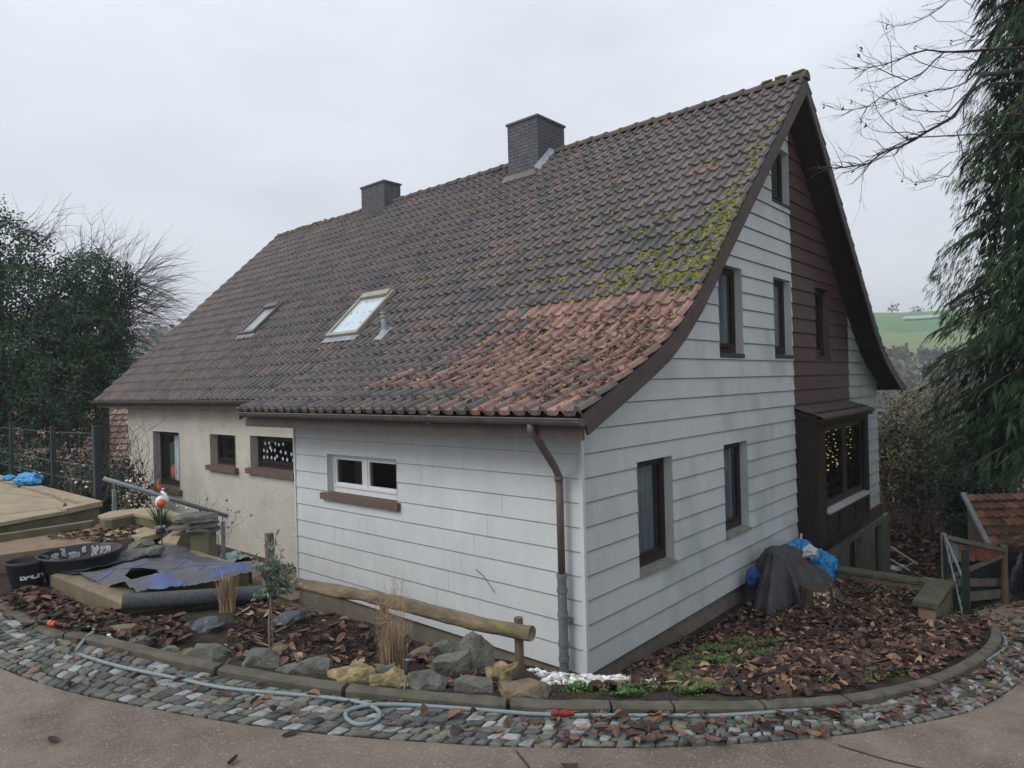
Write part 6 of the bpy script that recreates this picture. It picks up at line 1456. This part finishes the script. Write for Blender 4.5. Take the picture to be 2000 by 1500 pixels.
for k in range(40):
    p = Vector((2.4+rv.uniform(-.3,.3), 19.3+rv.uniform(-.5,.5), 4.64+rv.uniform(-.9,.3))); d = Vector((.659,-.752,rv.uniform(-.7,.1)))+Vector((.75,.66,0))*rv.uniform(-.5,.5)
    twigs_from(m, p, d, rv.uniform(.9,1.4), 1, rv, .010, .12, kids=5, spread=.5)
for k in range(22):
    p = Vector((1.81+rv.uniform(-.8,.6), 19.66, 7.18+rv.uniform(-.1,.3))); d = Vector((rv.uniform(-.5,.8),rv.uniform(-.5,.3),1)); twigs_from(m, p, d, rv.uniform(.6,1.1), 1, rv, .010, .16, kids=5, spread=.6)
m.build('bare_twigs', MT['twig'], t1)
t2 = thing('ivy_tree', (-0.85,19.66,-0.57), 'taller ivy covered tree cut off by the left edge of the photo', 'tree', 'ivy covered trees behind the terrace')
m = MB(); m.tube([(-0.85,19.66,-1.46),(-0.85,19.66,2.99),(-0.79,19.79,5.53),(-0.73,19.91,7.81)], [.32,.25,.18,.08], 8); m.build('trunk', MT['bark'], t2)
m = MB(); LB = [(-0.41,20.17,7.24,1.21,1.27,1.21),(-1.36,20.42,8.07,1.21,1.27,1.14),(-0.16,19.91,5.97,1.33,1.52,1.21),(-1.49,19.91,5.91,1.65,1.65,1.52),(-0.47,19.53,4.38,1.78,1.65,1.40),(-1.87,19.40,4.00,1.78,1.65,1.52),(-0.73,19.15,2.61,1.65,1.52,1.27),(-2.51,19.15,2.23,1.78,1.65,1.40)]
leafcloud(m, LB, 60000, (.05,.11), rv, .5); m.build('crown', MT['ivy'], t2)
m = MB()
for k in range(20): p = Vector((0.03+rv.uniform(-.6,.6), 20.04, 7.18+rv.uniform(-.6,.5))); twigs_from(m, p, Vector((rv.uniform(-.1,1.0),rv.uniform(-.8,.2),rv.uniform(.4,1.3))), rv.uniform(.8,1.4), 1, rv, .012, .16, kids=6, spread=.6)
m.build('bare_twigs', MT['twig'], t2)
hd = thing('dark_hedge', (-1.2,12.8,0), 'dark tangled hedge behind the wire fence beside the house', 'hedge')
m = MB(); leafcloud(m, [(-.1,13.3,.70,.95,.9,.95),(-1.2,12.9,.85,1.1,.9,.95),(-2.2,12.6,1.3,1.1,.9,.95),(-3.4,12.6,1.4,1.3,.9,1.0),(-.3,13.8,1.5,.5,.5,.4)], 15000, (.05,.11), rv, .45, 0, .55); m.build('foliage', MT['ivy'], hd)
m = MB()
for k in range(110): p = Vector((rv.uniform(-3.6,.6),rv.uniform(12.2,13.6),rv.uniform(.4,1.6))); twigs_from(m, p, Vector((rv.uniform(-.6,.6),rv.uniform(-.5,.5),1)), rv.uniform(.7,1.3), 1, rv, .008, .2, kids=4, spread=.6)
m.build('stems', MT['bark'], hd)
# neighbouring house
nb = thing('neighbour_house', (4,26,0), 'neighbouring cottage with a pale red tiled roof behind the hedge', 'house')
m = MB(); rnd = random.Random(3); P0 = Vector((-1.5,27.5,.2)); ax = Vector((.82,-.57,0)).normalized(); upv = Vector((.50,.62,.78)).normalized(); nv = ax.cross(upv).normalized()
if nv.z < 0: nv = -nv
for i in range(13):
    for j in range(30):
        a = P0+ax*.30*j+upv*.32*i; ti = rnd.random(); v_ = []
        for (q, h) in ((a+upv*.34,.0),(a,.05)):
            for (s, hh) in ((0,.0),(.25,.05),(.5,.0),(1,.0)): v_.append(q+ax*.30*s+nv*(h+hh))
        m.add(v_, [(k,k+1,5+k,4+k) for k in range(3)], ti)
m.build('roof', MT['redtile'], nb)
m = MB(); b0 = P0+upv*.2; m.hull8([b0-Vector((0,0,4)),b0+ax*9-Vector((0,0,4)),b0+ax*9+Vector((2.6,3.2,-4)),b0+Vector((2.6,3.2,-4))],[b0-nv*.05,b0+ax*9-nv*.05,b0+ax*9+upv*4-nv*.08,b0+upv*4-nv*.08]); m.build('walls', MT['plaster'], nb)

# weeping conifer on the right
cf = thing('conifer_tree', (11.0,-4.7,-1.6), 'huge dark conifer with drooping sprays towering at the right edge', 'tree')
m = MB(); m.tube([(11.0,-4.7,-2.2),(11.0,-4.7,4),(11.05,-4.7,9),(11.1,-4.7,14)], [.42,.32,.2,.05], 10); m.build('trunk', MT['bark'], cf)
m = MB(); lm = MB(); rv = random.Random(17)
view = Vector((-5.77+11.0-22.2,-4.13+4.7,0)).normalized()
def spray(p, d, L, rnd_):
    """a flat, drooping spray: a curved rib with short side needles hanging from it"""
    d = d.normalized(); pts = []; q = p.copy(); dd = d.copy()
    for k in range(6): pts.append(q.copy()); dd = (dd+Vector((0,0,-.20))).normalized(); q = q+dd*L/5
    s_ = d.cross(Vector((0,0,1))); s_ = s_.normalized() if s_.length > .01 else Vector((1,0,0)); tn = rnd_.random()*.5+.5*max(0,noise.noise(p*.9)+.5)
    for k in range(1,6):
        w_ = L*.20*(1-.13*k)
        for sg in (-1,1):
            for j in range(2):
                a = pts[k-1]+(pts[k]-pts[k-1])*rnd_.random(); e = a+s_*sg*w_*rnd_.uniform(.5,1)+(pts[k]-pts[k-1]).normalized()*w_*.8+Vector((0,0,-w_*rnd_.uniform(.3,.9)))
                wd = (pts[k]-pts[k-1]).normalized()*w_*.22; lm.add([a-wd*.4,a+wd,e], [(0,1,2)], tn)
    lm.add([pts[0]+s_*.015,pts[2]+s_*.03,pts[5],pts[2]-s_*.03], [(0,1,2,3)], tn)
def con_r(z): return 3.55 if z < 3.2 else max(.3, 3.55-(z-3.2)*.15)
for k in range(430):
    z = rv.uniform(1.7,13.2); a = rv.uniform(0,6.283); R_ = con_r(z)*(1+.13*noise.noise(Vector((math.cos(a)*1.4,math.sin(a)*1.4,z*.55)))); 
    if (math.cos(a)*view.x+math.sin(a)*view.y) < -.45 and rv.random() < .75: continue
    d = Vector((math.cos(a),math.sin(a),.16)); n = 7; pts = []
    for i in range(n+1): f = i/n; pts.append(Vector((11.0,-4.7,z))+Vector((math.cos(a),math.sin(a),0))*R_*f*.96+Vector((0,0,R_*(.20*f-.42*f*f))))
    m.tube(pts, [.045*(1-.8*i/n) for i in range(n+1)], 4, cap=False)
    for j in range(20):
        f = rv.uniform(.30,1.0)**.7; i = min(n-1,int(f*n)); q = pts[i]+(pts[i+1]-pts[i])*(f*n-i); sd2 = Vector((-math.sin(a),math.cos(a),0))*rv.uniform(-1,1)
        q = q+sd2*rv.uniform(0,.22); spray(q, Vector((math.cos(a),math.sin(a),-.25))*rv.uniform(.3,1)+sd2*.8, rv.uniform(.30,.62), rv)
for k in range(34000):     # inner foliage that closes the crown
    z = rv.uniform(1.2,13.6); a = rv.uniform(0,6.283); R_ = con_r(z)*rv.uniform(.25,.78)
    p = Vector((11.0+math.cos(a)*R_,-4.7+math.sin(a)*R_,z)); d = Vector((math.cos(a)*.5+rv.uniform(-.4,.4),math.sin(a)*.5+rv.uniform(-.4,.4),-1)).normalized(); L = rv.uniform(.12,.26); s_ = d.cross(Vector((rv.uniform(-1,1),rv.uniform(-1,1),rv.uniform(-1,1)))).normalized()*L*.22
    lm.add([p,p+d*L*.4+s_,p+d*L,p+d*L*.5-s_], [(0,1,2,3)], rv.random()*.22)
# curtains of hanging sprays over the whole crown
for k in range(120000):
    z = rv.uniform(1.1,13.0); a = rv.uniform(0,6.283)
    if (math.cos(a)*view.x+math.sin(a)*view.y) < -.35: continue
    lay = math.sin(z*3.1+2.2*noise.noise(Vector((math.cos(a)*2,math.sin(a)*2,z*.4)))*3)
    R_ = con_r(z)*(.80+.13*noise.noise(Vector((math.cos(a)*2.2,math.sin(a)*2.2,z*.9)))+.17*lay+.07*noise.noise(Vector((math.cos(a)*9,math.sin(a)*9,z*2.5))))-rv.random()**2*1.1
    if z < 1.6: R_ -= rv.uniform(0,.4)
    o_ = Vector((math.cos(a),math.sin(a),0)); p = Vector((11.0,-4.7,z))+o_*R_; d = (o_*rv.uniform(.2,.9)+Vector((-math.sin(a),math.cos(a),0))*rv.uniform(-.5,.5)+Vector((0,0,-rv.uniform(.5,1.3)))).normalized()
    L = rv.uniform(.08,.24); s_ = d.cross(o_+Vector((rv.uniform(-.7,.7),rv.uniform(-.7,.7),rv.uniform(-.7,.7)))).normalized(); w_ = L*rv.uniform(.028,.055); tn = min(1,max(0,.38+.35*lay*.6+.5*noise.noise(p*1.4)+rv.uniform(-.2,.25)))
    q = p+d*L*.5; e = p+d*L+Vector((0,0,-L*.18))
    lm.add([p,q+s_*w_,e,q-s_*w_], [(0,1,2,3)], tn)
    for sg in (-1,1):
        for f_ in (.12,.42): b_ = p+d*L*f_; lm.add([b_,b_+d*L*.12,b_+d*L*.34+s_*sg*w_*3.4+Vector((0,0,-L*.16))], [(0,1,2)], tn)
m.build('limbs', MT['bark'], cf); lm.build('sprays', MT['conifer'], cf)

# bushes right behind the house
b1 = thing('evergreen_bush', (15.8,-.1,-1.6), 'tall mixed bush with pale speckled leaves behind the house corner', 'bush')
m = MB(); leafcloud(m, [(15.9,-.1,1.7,.95,1.1,1.0),(15.7,.4,.6,.9,1.0,.9),(15.6,-.7,.5,.9,1,.9),(15.8,0,-.1,.8,1,.7),(15.5,1.0,1.0,.7,.8,.9)], 11000, (.05,.13), rv, .35, .1, 1.0); m.build('foliage', MT['bushleaf'], b1)
m = MB()
for k in range(90): p = Vector((16.1+rv.uniform(-.5,.6),rv.uniform(-1.2,1.3),-1.55)); twigs_from(m, p, Vector((rv.uniform(-.35,.35),rv.uniform(-.35,.35),1)), rv.uniform(1.8,3.2), 1, rv, .018, .10, kids=3, spread=.5)
m.build('stems', MT['bark_pale'], b1)
b2 = thing('dark_shrub', (14.6,-1.9,-1.7), 'dark green shrub below the conifer beside the shed', 'shrub')
m = MB(); leafcloud(m, [(14.4,-1.55,.2,1.1,.9,1.3),(14.1,-1.6,-.5,.9,.7,.8),(15,-2.0,1.0,1.2,1,1.1)], 11000, (.05,.12), rv, .4, 0, .6); m.build('foliage', MT['ivy'], b2)
m = MB(); m.tube([(14.5,-1.8,-2.2),(14.5,-1.8,.3)], .06, 6); m.build('stem', MT['bark'], b2)

# bare tree whose limbs reach into the picture from the right
bt = thing('bare_beech_tree', (5.6,-7.4,-.6), 'leafless tree with long branches reaching in at the upper right', 'tree')
TP = {'top': Vector((4.7,-6.2,6.6))}
m = MB(); m.tube([(5.6,-7.4,-1.0),(5.5,-7.2,2.5),(5.2,-6.9,4.6),(4.7,-6.2,6.6),(4.2,-5.6,8.6)], [.26,.21,.17,.12,.07], 10); m.build('trunk', MT['bark'], bt)
m = MB(); rv = random.Random(44)
LIMBS = [(0.034, [(2.23, -3.26, 5.91), (2.19, -3.2, 5.8), (2.13, -3.12, 5.65), (2.08, -3.06, 5.53), (2.01, -2.97, 5.47), (1.91, -2.85, 5.39), (1.84, -2.76, 5.32), (1.76, -2.66, 5.26), (1.68, -2.56, 5.23), (1.62, -2.49, 5.18), (1.59, -2.44, 5.13), (1.54, -2.38, 5.09), (1.47, -2.29, 5.09), (1.41, -2.22, 5.08), (1.34, -2.12, 5.09)]), (0.012, [(1.8, -2.77, 5.33), (1.74, -2.71, 5.3), (1.64, -2.61, 5.24), (1.58, -2.55, 5.21), (1.52, -2.5, 5.17), (1.44, -2.42, 5.09), (1.35, -2.33, 5.04), (1.28, -2.26, 5.01)]), (0.01, [(1.59, -2.68, 5.21), (1.53, -2.66, 5.14), (1.48, -2.64, 5.11), (1.4, -2.59, 5.09), (1.3, -2.52, 5.04)]), (0.006, [(1.38, -2.43, 5.04), (1.35, -2.42, 4.98), (1.32, -2.41, 4.88), (1.3, -2.4, 4.71), (1.28, -2.39, 4.68)]), (0.008, [(1.23, -2.27, 5.02), (1.22, -2.25, 5.1), (1.18, -2.2, 5.24)]), (0.006, [(1.36, -2.41, 5.07), (1.34, -2.36, 5.13), (1.29, -2.29, 5.16), (1.25, -2.22, 5.24)]), (0.008, [(1.75, -2.71, 5.32), (1.71, -2.63, 5.4), (1.66, -2.54, 5.52), (1.64, -2.49, 5.62), (1.64, -2.46, 5.73), (1.65, -2.45, 5.81), (1.64, -2.41, 5.96)]), (0.01, [(1.84, -2.81, 5.35), (1.77, -2.71, 5.39), (1.66, -2.57, 5.39), (1.59, -2.47, 5.42), (1.54, -2.4, 5.48)]), (0.022, [(2.6, -3.22, 6.3), (2.48, -3.08, 6.29), (2.35, -2.93, 6.3), (2.25, -2.82, 6.32), (2.16, -2.71, 6.29), (2.06, -2.59, 6.23), (1.98, -2.49, 6.19), (1.9, -2.41, 6.17), (1.84, -2.33, 6.14), (1.79, -2.27, 6.16)]), (0.016, [(2.36, -2.95, 6.29), (2.29, -2.88, 6.21), (2.19, -2.79, 6.08), (2.07, -2.66, 6.0), (1.94, -2.54, 5.9), (1.85, -2.45, 5.81), (1.76, -2.37, 5.73), (1.66, -2.27, 5.7), (1.56, -2.17, 5.7), (1.44, -2.05, 5.75)]), (0.006, [(1.63, -2.26, 5.7), (1.64, -2.19, 5.67), (1.61, -2.08, 5.68)]), (0.006, [(1.73, -2.38, 5.72), (1.7, -2.31, 5.76), (1.67, -2.25, 5.8)]), (0.006, [(1.72, -2.38, 5.71), (1.75, -2.33, 5.65), (1.78, -2.3, 5.62)]), (0.014, [(2.33, -3.22, 5.98), (2.23, -3.13, 5.88), (2.11, -3.03, 5.82), (2.0, -2.93, 5.8), (1.89, -2.83, 5.77), (1.77, -2.72, 5.73), (1.68, -2.64, 5.7), (1.54, -2.51, 5.64), (1.44, -2.43, 5.62)]), (0.01, [(1.99, -2.68, 5.97), (1.91, -2.55, 6.05), (1.86, -2.46, 6.12), (1.84, -2.41, 6.16), (1.8, -2.32, 6.23), (1.8, -2.29, 6.3)]), (0.006, [(1.84, -2.51, 6.11), (1.81, -2.48, 6.17), (1.69, -2.36, 6.23), (1.67, -2.35, 6.29)]), (0.01, [(2.43, -3.18, 6.06), (2.27, -3.0, 6.06), (2.19, -2.91, 6.09), (2.09, -2.78, 6.15), (2.01, -2.69, 6.25), (1.96, -2.63, 6.33), (1.91, -2.57, 6.43)]), (0.007, [(1.89, -2.57, 6.06), (1.88, -2.57, 6.23), (1.86, -2.57, 6.33), (1.81, -2.53, 6.45), (1.77, -2.51, 6.62)]), (0.012, [(2.4, -3.0, 6.82), (2.37, -2.94, 6.76), (2.3, -2.83, 6.68), (2.23, -2.72, 6.63), (2.17, -2.63, 6.61), (2.13, -2.55, 6.61), (2.08, -2.47, 6.66)]), (0.005, [(2.03, -2.57, 6.56), (2.04, -2.53, 6.53), (2.01, -2.46, 6.51)]), (0.005, [(2.27, -2.85, 6.67), (2.35, -2.9, 6.62), (2.47, -3.02, 6.61), (2.58, -3.12, 6.65), (2.7, -3.22, 6.74)]), (0.005, [(2.33, -2.77, 6.81), (2.45, -2.85, 6.86), (2.56, -2.92, 6.91)]), (0.018, [(2.23, -3.26, 5.83), (2.12, -3.14, 5.72), (2.03, -3.03, 5.58), (1.96, -2.96, 5.57), (1.85, -2.84, 5.58), (1.76, -2.74, 5.6), (1.7, -2.67, 5.66), (1.67, -2.64, 5.68)]), (0.007, [(2.07, -3.07, 5.79), (2.01, -3.04, 5.64), (1.93, -2.98, 5.57)]), (0.006, [(1.88, -2.85, 5.39), (1.8, -2.82, 5.46), (1.68, -2.73, 5.49), (1.57, -2.66, 5.54)]), (0.012, [(2.11, -3.27, 5.48), (2.02, -3.16, 5.4), (1.97, -3.09, 5.35), (2.0, -3.12, 5.22), (2.01, -3.13, 5.14), (1.98, -3.08, 5.0), (1.94, -3.03, 4.93), (1.86, -2.93, 4.91), (1.8, -2.85, 4.88), (1.74, -2.77, 4.88), (1.68, -2.7, 4.93), (1.67, -2.67, 5.01)]), (0.006, [(1.92, -3.05, 5.06), (1.84, -2.98, 4.98), (1.77, -2.93, 4.91), (1.67, -2.83, 4.87), (1.63, -2.8, 4.92), (1.59, -2.78, 5.01)]), (0.005, [(1.82, -2.94, 4.9), (1.73, -2.92, 4.82), (1.59, -2.84, 4.77)]), (0.005, [(2.01, -3.16, 5.17), (1.87, -3.05, 5.13), (1.77, -2.97, 5.07), (1.66, -2.9, 5.04)]), (0.006, [(1.97, -3.11, 5.35), (1.97, -3.08, 5.3), (1.93, -3.01, 5.31), (1.91, -2.96, 5.4)]), (0.007, [(2.33, -3.22, 6.11), (2.24, -3.13, 6.14), (2.16, -3.05, 6.11), (2.08, -2.97, 6.14)]), (0.007, [(2.48, -3.24, 6.36), (2.4, -3.16, 6.35), (2.31, -3.06, 6.31), (2.21, -2.95, 6.28), (2.07, -2.81, 6.25)]), (0.006, [(2.45, -3.2, 6.39), (2.4, -3.14, 6.41), (2.36, -3.09, 6.47)]), (0.006, [(2.3, -3.03, 6.35), (2.41, -3.16, 6.39), (2.51, -3.26, 6.44)]), (0.006, [(2.2, -3.07, 6.01), (2.15, -3.0, 5.93), (2.12, -2.96, 5.86), (2.04, -2.86, 5.81), (1.99, -2.79, 5.76)]), (0.005, [(1.93, -2.77, 6.26), (1.94, -2.84, 6.21), (1.94, -2.9, 6.18)]), (0.006, [(1.93, -2.76, 5.93), (1.88, -2.68, 5.98), (1.84, -2.59, 5.99), (1.77, -2.48, 5.96), (1.65, -2.31, 5.93)]), (0.006, [(1.8, -2.62, 5.74), (1.67, -2.51, 5.75), (1.59, -2.46, 5.8), (1.48, -2.39, 5.82)]), (0.006, [(1.69, -2.64, 5.62), (1.6, -2.56, 5.57), (1.53, -2.5, 5.5), (1.45, -2.43, 5.5)]), (0.006, [(1.61, -2.55, 5.22), (1.57, -2.48, 5.32), (1.54, -2.4, 5.35), (1.5, -2.33, 5.43)]), (0.005, [(2.5, -3.11, 6.81), (2.57, -3.17, 6.75), (2.66, -3.25, 6.67)]), (0.006, [(2.54, -3.16, 6.54), (2.57, -3.21, 6.64), (2.64, -3.31, 6.71), (2.72, -3.42, 6.77)])]
for (w0, pts_) in LIMBS:
    P_ = [Vector(p) for p in pts_]; k = len(P_)
    if .011 < w0 <= .030 and abs(P_[0].z-5.6) < 3: P_ = [P_[0]+Vector((.9,-1.6,-.1)), P_[0]+Vector((.45,-.7,-.02))]+P_; k = len(P_)
    if w0 > .030: P_ = [Vector((4.7,-6.2,6.5)), Vector((4.0,-5.0,6.3))]+P_; k = len(P_)
    m.tube(P_, [max(.0018, w0*.62*(1-.85*i/(k-1))) for i in range(k)], 5, cap=False)
    for i in range(1,k):
        if w0 > .030 and i < 3: continue
        for _ in range(2 if w0 > .01 else 1):
            f = rv.random(); q = P_[i-1]+(P_[i]-P_[i-1])*f; dd = (P_[i]-P_[i-1]).normalized()
            twigs_from(m, q, dd+Vector((rv.uniform(-1,1),rv.uniform(-1,1),rv.uniform(-.7,.9)))*.55, rv.uniform(.10,.28), 1, rv, max(.0016,w0*.20), .16, kids=2, spread=.6)
m.build('branches', MT['twig'], bt)
m = MB()
for q in [(1.23, -2.11, 5.67), (1.41, -2.31, 5.7), (1.46, -2.38, 5.51), (1.49, -2.41, 5.47), (1.68, -2.32, 6.24), (1.69, -2.34, 6.3), (1.66, -2.3, 6.11), (1.69, -2.64, 5.68), (2.05, -2.75, 6.31), (1.69, -2.34, 5.9), (1.86, -2.54, 6.52), (1.4, -2.31, 5.03), (1.75, -2.71, 5.33), (1.8, -2.77, 4.89), (1.72, -2.67, 4.93), (2.11, -2.82, 5.83), (2.29, -3.02, 6.35), (1.35, -2.25, 5.64)]: leaf(m, q, .045, rv, up=(.3,-.4,.2), flat=1.0, tint=rv.random()*.2); leaf(m, (q[0]+.01,q[1],q[2]-.015), .04, rv, up=(.5,.4,.1), flat=1.0, tint=0)
m.build('withered_leaves', MT['leaf'], bt)
m = MB(); m.tube([(12.5,-.3,2.80),(16,-.2,2.74),(30,1.2,2.9)], .010, 4); tag(m.build('overhead_cable', MT['black_plastic']), 'thin cable running from the house corner into the trees', 'cable')

# light strings in the bay window
rnd = random.Random(15)
for k, (x0, z0) in enumerate(((7.05,1.05),(7.32,1.30),(7.58,1.38),(7.86,1.30),(8.52,1.45),(8.78,1.35))):
    t = thing('light_string', (x0,-.250,2.05), ('leftmost string of warm lights in the left pane of the bay','second string of warm lights in the left pane of the bay','third string of warm lights in the left pane of the bay','string of warm lights nearest the middle post of the bay','left string of warm lights in the right pane of the bay','rightmost string of warm lights in the right pane of the bay')[k], 'light string', 'light strings in the bay window')
    m = MB(); m.tube([(x0,-.250,2.05),(x0,-.250,z0)], .002, 4); m.build('wire', MT['post_green'], t)
    b_ = MB(); z = 2.02
    while z > z0: b_.blob((x0+rnd.uniform(-.12,.12),-.245,z), rnd.choice((.005,.007,.009,.013,.016))+(.006 if z < z0+.2 else 0), 1, 0, 1, (rnd.uniform(1,2.4),1,.8)); z -= rnd.uniform(.03,.11)
    tag(b_.build('bulbs', emit_mat('warm_bulb',(1.0,.66,.22),.5), t), kind='stuff')

# ---------------------------------------------------------------- valley, far hills, haze
def smooth(a, b, x): t = max(0,min(1,(x-a)/(b-a))); return t*t*(3-2*t)
def far_z(x, y):
    dx, dy = x+5.77, y+4.13; d = math.hypot(dx, dy); th = math.atan2(dy, dx)      # direction from the garden
    near = -3.0; v = -3-16*smooth(25,110,d)
    if d < 25: v = -3.4-.0*d
    # right hand hill
    wr = 1-smooth(.42,.75,abs(th-.17)); wl = 1-smooth(.15,.5,abs(th-1.27)); wb = 1-smooth(.2,.6,abs(th-.75))
    h = wr*(-3+52*smooth(115,330,d)-.0*d)*1.0
    z = v+(wr*46*smooth(105,320,d))+(wl*43*smooth(150,420,d))+(wb*26*smooth(150,420,d))
    return z+1.2*noise.noise(Vector((x*.02,y*.02,0)))*smooth(60,150,d)
m = MB(); rs = [14,20,26,34,44,60,80,100,125,150,175,200,225,250,275,300,320,345,380,430,500,700]; na = 150; vs = []
for r_ in rs:
    for k in range(na+1): a = -.75+3.0*k/na; x, y = -5.77+r_*math.cos(a), -4.13+r_*math.sin(a); vs.append((x,y,far_z(x,y)))
def band(lo, hi, tlo=None, thi=None):
    fs = []
    for i in range(len(rs)-1):
        for k in range(na):
            dm = (rs[i]+rs[i+1])/2
            if lo <= dm < hi: fs.append((i*(na+1)+k,i*(na+1)+k+1,(i+1)*(na+1)+k+1,(i+1)*(na+1)+k))
    return fs
for nm, lo, hi, mt in (('valley',0,212,'field_pale'),('meadow_slope',212,262,'field_pale'),('field_slope',262,900,'field_green')):
    m = MB(); m.add(vs, band(lo,hi)); o = m.build(nm, MT[mt], smooth=True); tag(o, kind='structure')
# wooded slope below the meadow: bare trees as one far mass, nearest ones larger
rnd = random.Random(91); m = MB()
def bare_blob(x, y, z, r_, h):
    n = 26
    for k in range(n):
        a = rnd.uniform(0,6.283); q = r_*math.sqrt(rnd.random()); zz = z+h*(.25+.75*rnd.random())*(1-.35*(q/r_)**2); s_ = r_*rnd.uniform(.18,.34)
        p = Vector((x+math.cos(a)*q,y+math.sin(a)*q,zz)); u = Vector((rnd.uniform(-1,1),rnd.uniform(-1,1),rnd.uniform(-.3,1))).normalized(); b_ = u.orthogonal().normalized(); c_ = u.cross(b_)
        m.add([p-b_*s_,p+c_*s_*.8,p+b_*s_,p-c_*s_*.8], [(0,1,2,3)], rnd.random())
cnt = 0
while cnt < 1500:
    a = rnd.uniform(-.15,.62); d = rnd.uniform(62,228); x, y = -5.77+d*math.cos(a), -4.13+d*math.sin(a)
    bare_blob(x, y, far_z(x,y)-1, rnd.uniform(2.0,4.0), rnd.uniform(5,8)*(1 if d < 190 else .7)); cnt += 1
cnt = 0
while cnt < 500:
    a = rnd.uniform(1.0,1.62); d = rnd.uniform(150,430); x, y = -5.77+d*math.cos(a), -4.13+d*math.sin(a); bare_blob(x, y, far_z(x,y)-1, rnd.uniform(3,6), rnd.uniform(6,10)); cnt += 1
tag(m.build('far_woodland', MT['forest']), 'grey-brown bare woodland on the far valley side', 'woodland', kind='stuff')
m = MB(); rnd2 = random.Random(5)
for k in range(5200):   # brown scrub close behind the garden
    a = rnd2.uniform(-.25,.55); d = rnd2.uniform(24,46); x, y = -5.77+d*math.cos(a), -4.13+d*math.sin(a); z = -3.4+rnd2.uniform(0,1)*(3.6-(d-24)*.02)
    p = Vector((x,y,z)); s_ = rnd2.uniform(.12,.3); u = Vector((rnd2.uniform(-1,1),rnd2.uniform(-1,1),rnd2.uniform(-.3,1))).normalized(); b_ = u.orthogonal().normalized(); c_ = u.cross(b_)
    m.add([p-b_*s_,p+c_*s_*.5,p+b_*s_,p-c_*s_*.5], [(0,1,2,3)], .3+.7*rnd2.random())
tag(m.build('brown_scrub', MT['bushleaf']), 'tan scrub filling the slope behind the house', 'scrub', kind='stuff')
def at_dir(th, d): x, y = -5.77+d*math.cos(th), -4.13+d*math.sin(th); return x, y, far_z(x,y)
for k in range(14):
    th = .1935-.0028*k; x, y, z = at_dir(th, 272); b_ = MB(); b_.blob((x,y,z+.6), .95, 1, .08, 2, (1,1.1,.8), k)
    tag(b_.build('silage_bale', MT['white_sheet'], smooth=True), 'white wrapped bale in the row on the far green hill', 'bale', 'white bales on the far hill')
for k, (th, h) in enumerate(((.208,5.5),(.186,3.2),(.180,3.6),(.176,3))):
    x, y, z = at_dir(th, 330); t = thing('far_tree', (x,y,z), ('single round bare tree on the far skyline','second small tree on the far skyline','third small tree on the far skyline','last low tree on the far skyline')[k], 'tree', 'trees on the far skyline')
    b_ = MB(); b_.tube([(x,y,z-1),(x,y,z+h*.5)], .25, 5); b_.build('trunk', MT['bark'], t); m = MB(); bare_blob(x, y, z+h*.15, h*.42, h); m.build('crown', MT['forest'], t)
# haze
hz = MB(); hz.box(-60,760,-520,780,-60,75)
hm = bpy.data.materials.new('haze'); hm.use_nodes = True; hn = hm.node_tree; hn.nodes.remove(hn.nodes['Principled BSDF'])
pv = hn.nodes.new('ShaderNodeVolumePrincipled'); pv.inputs['Color'].default_value = (.90,.94,1,1); pv.inputs['Density'].default_value = .0011; pv.inputs['Anisotropy'].default_value = .2
hn.links.new(pv.outputs[0], hn.nodes['Material Output'].inputs['Volume'])
ho_ = hz.build('haze', hm); tag(ho_, kind='stuff')

for o in bpy.data.objects:
    if '_o' in o: del o['_o']
for m_ in bpy.data.materials:
    if '_col' in m_: del m_['_col']
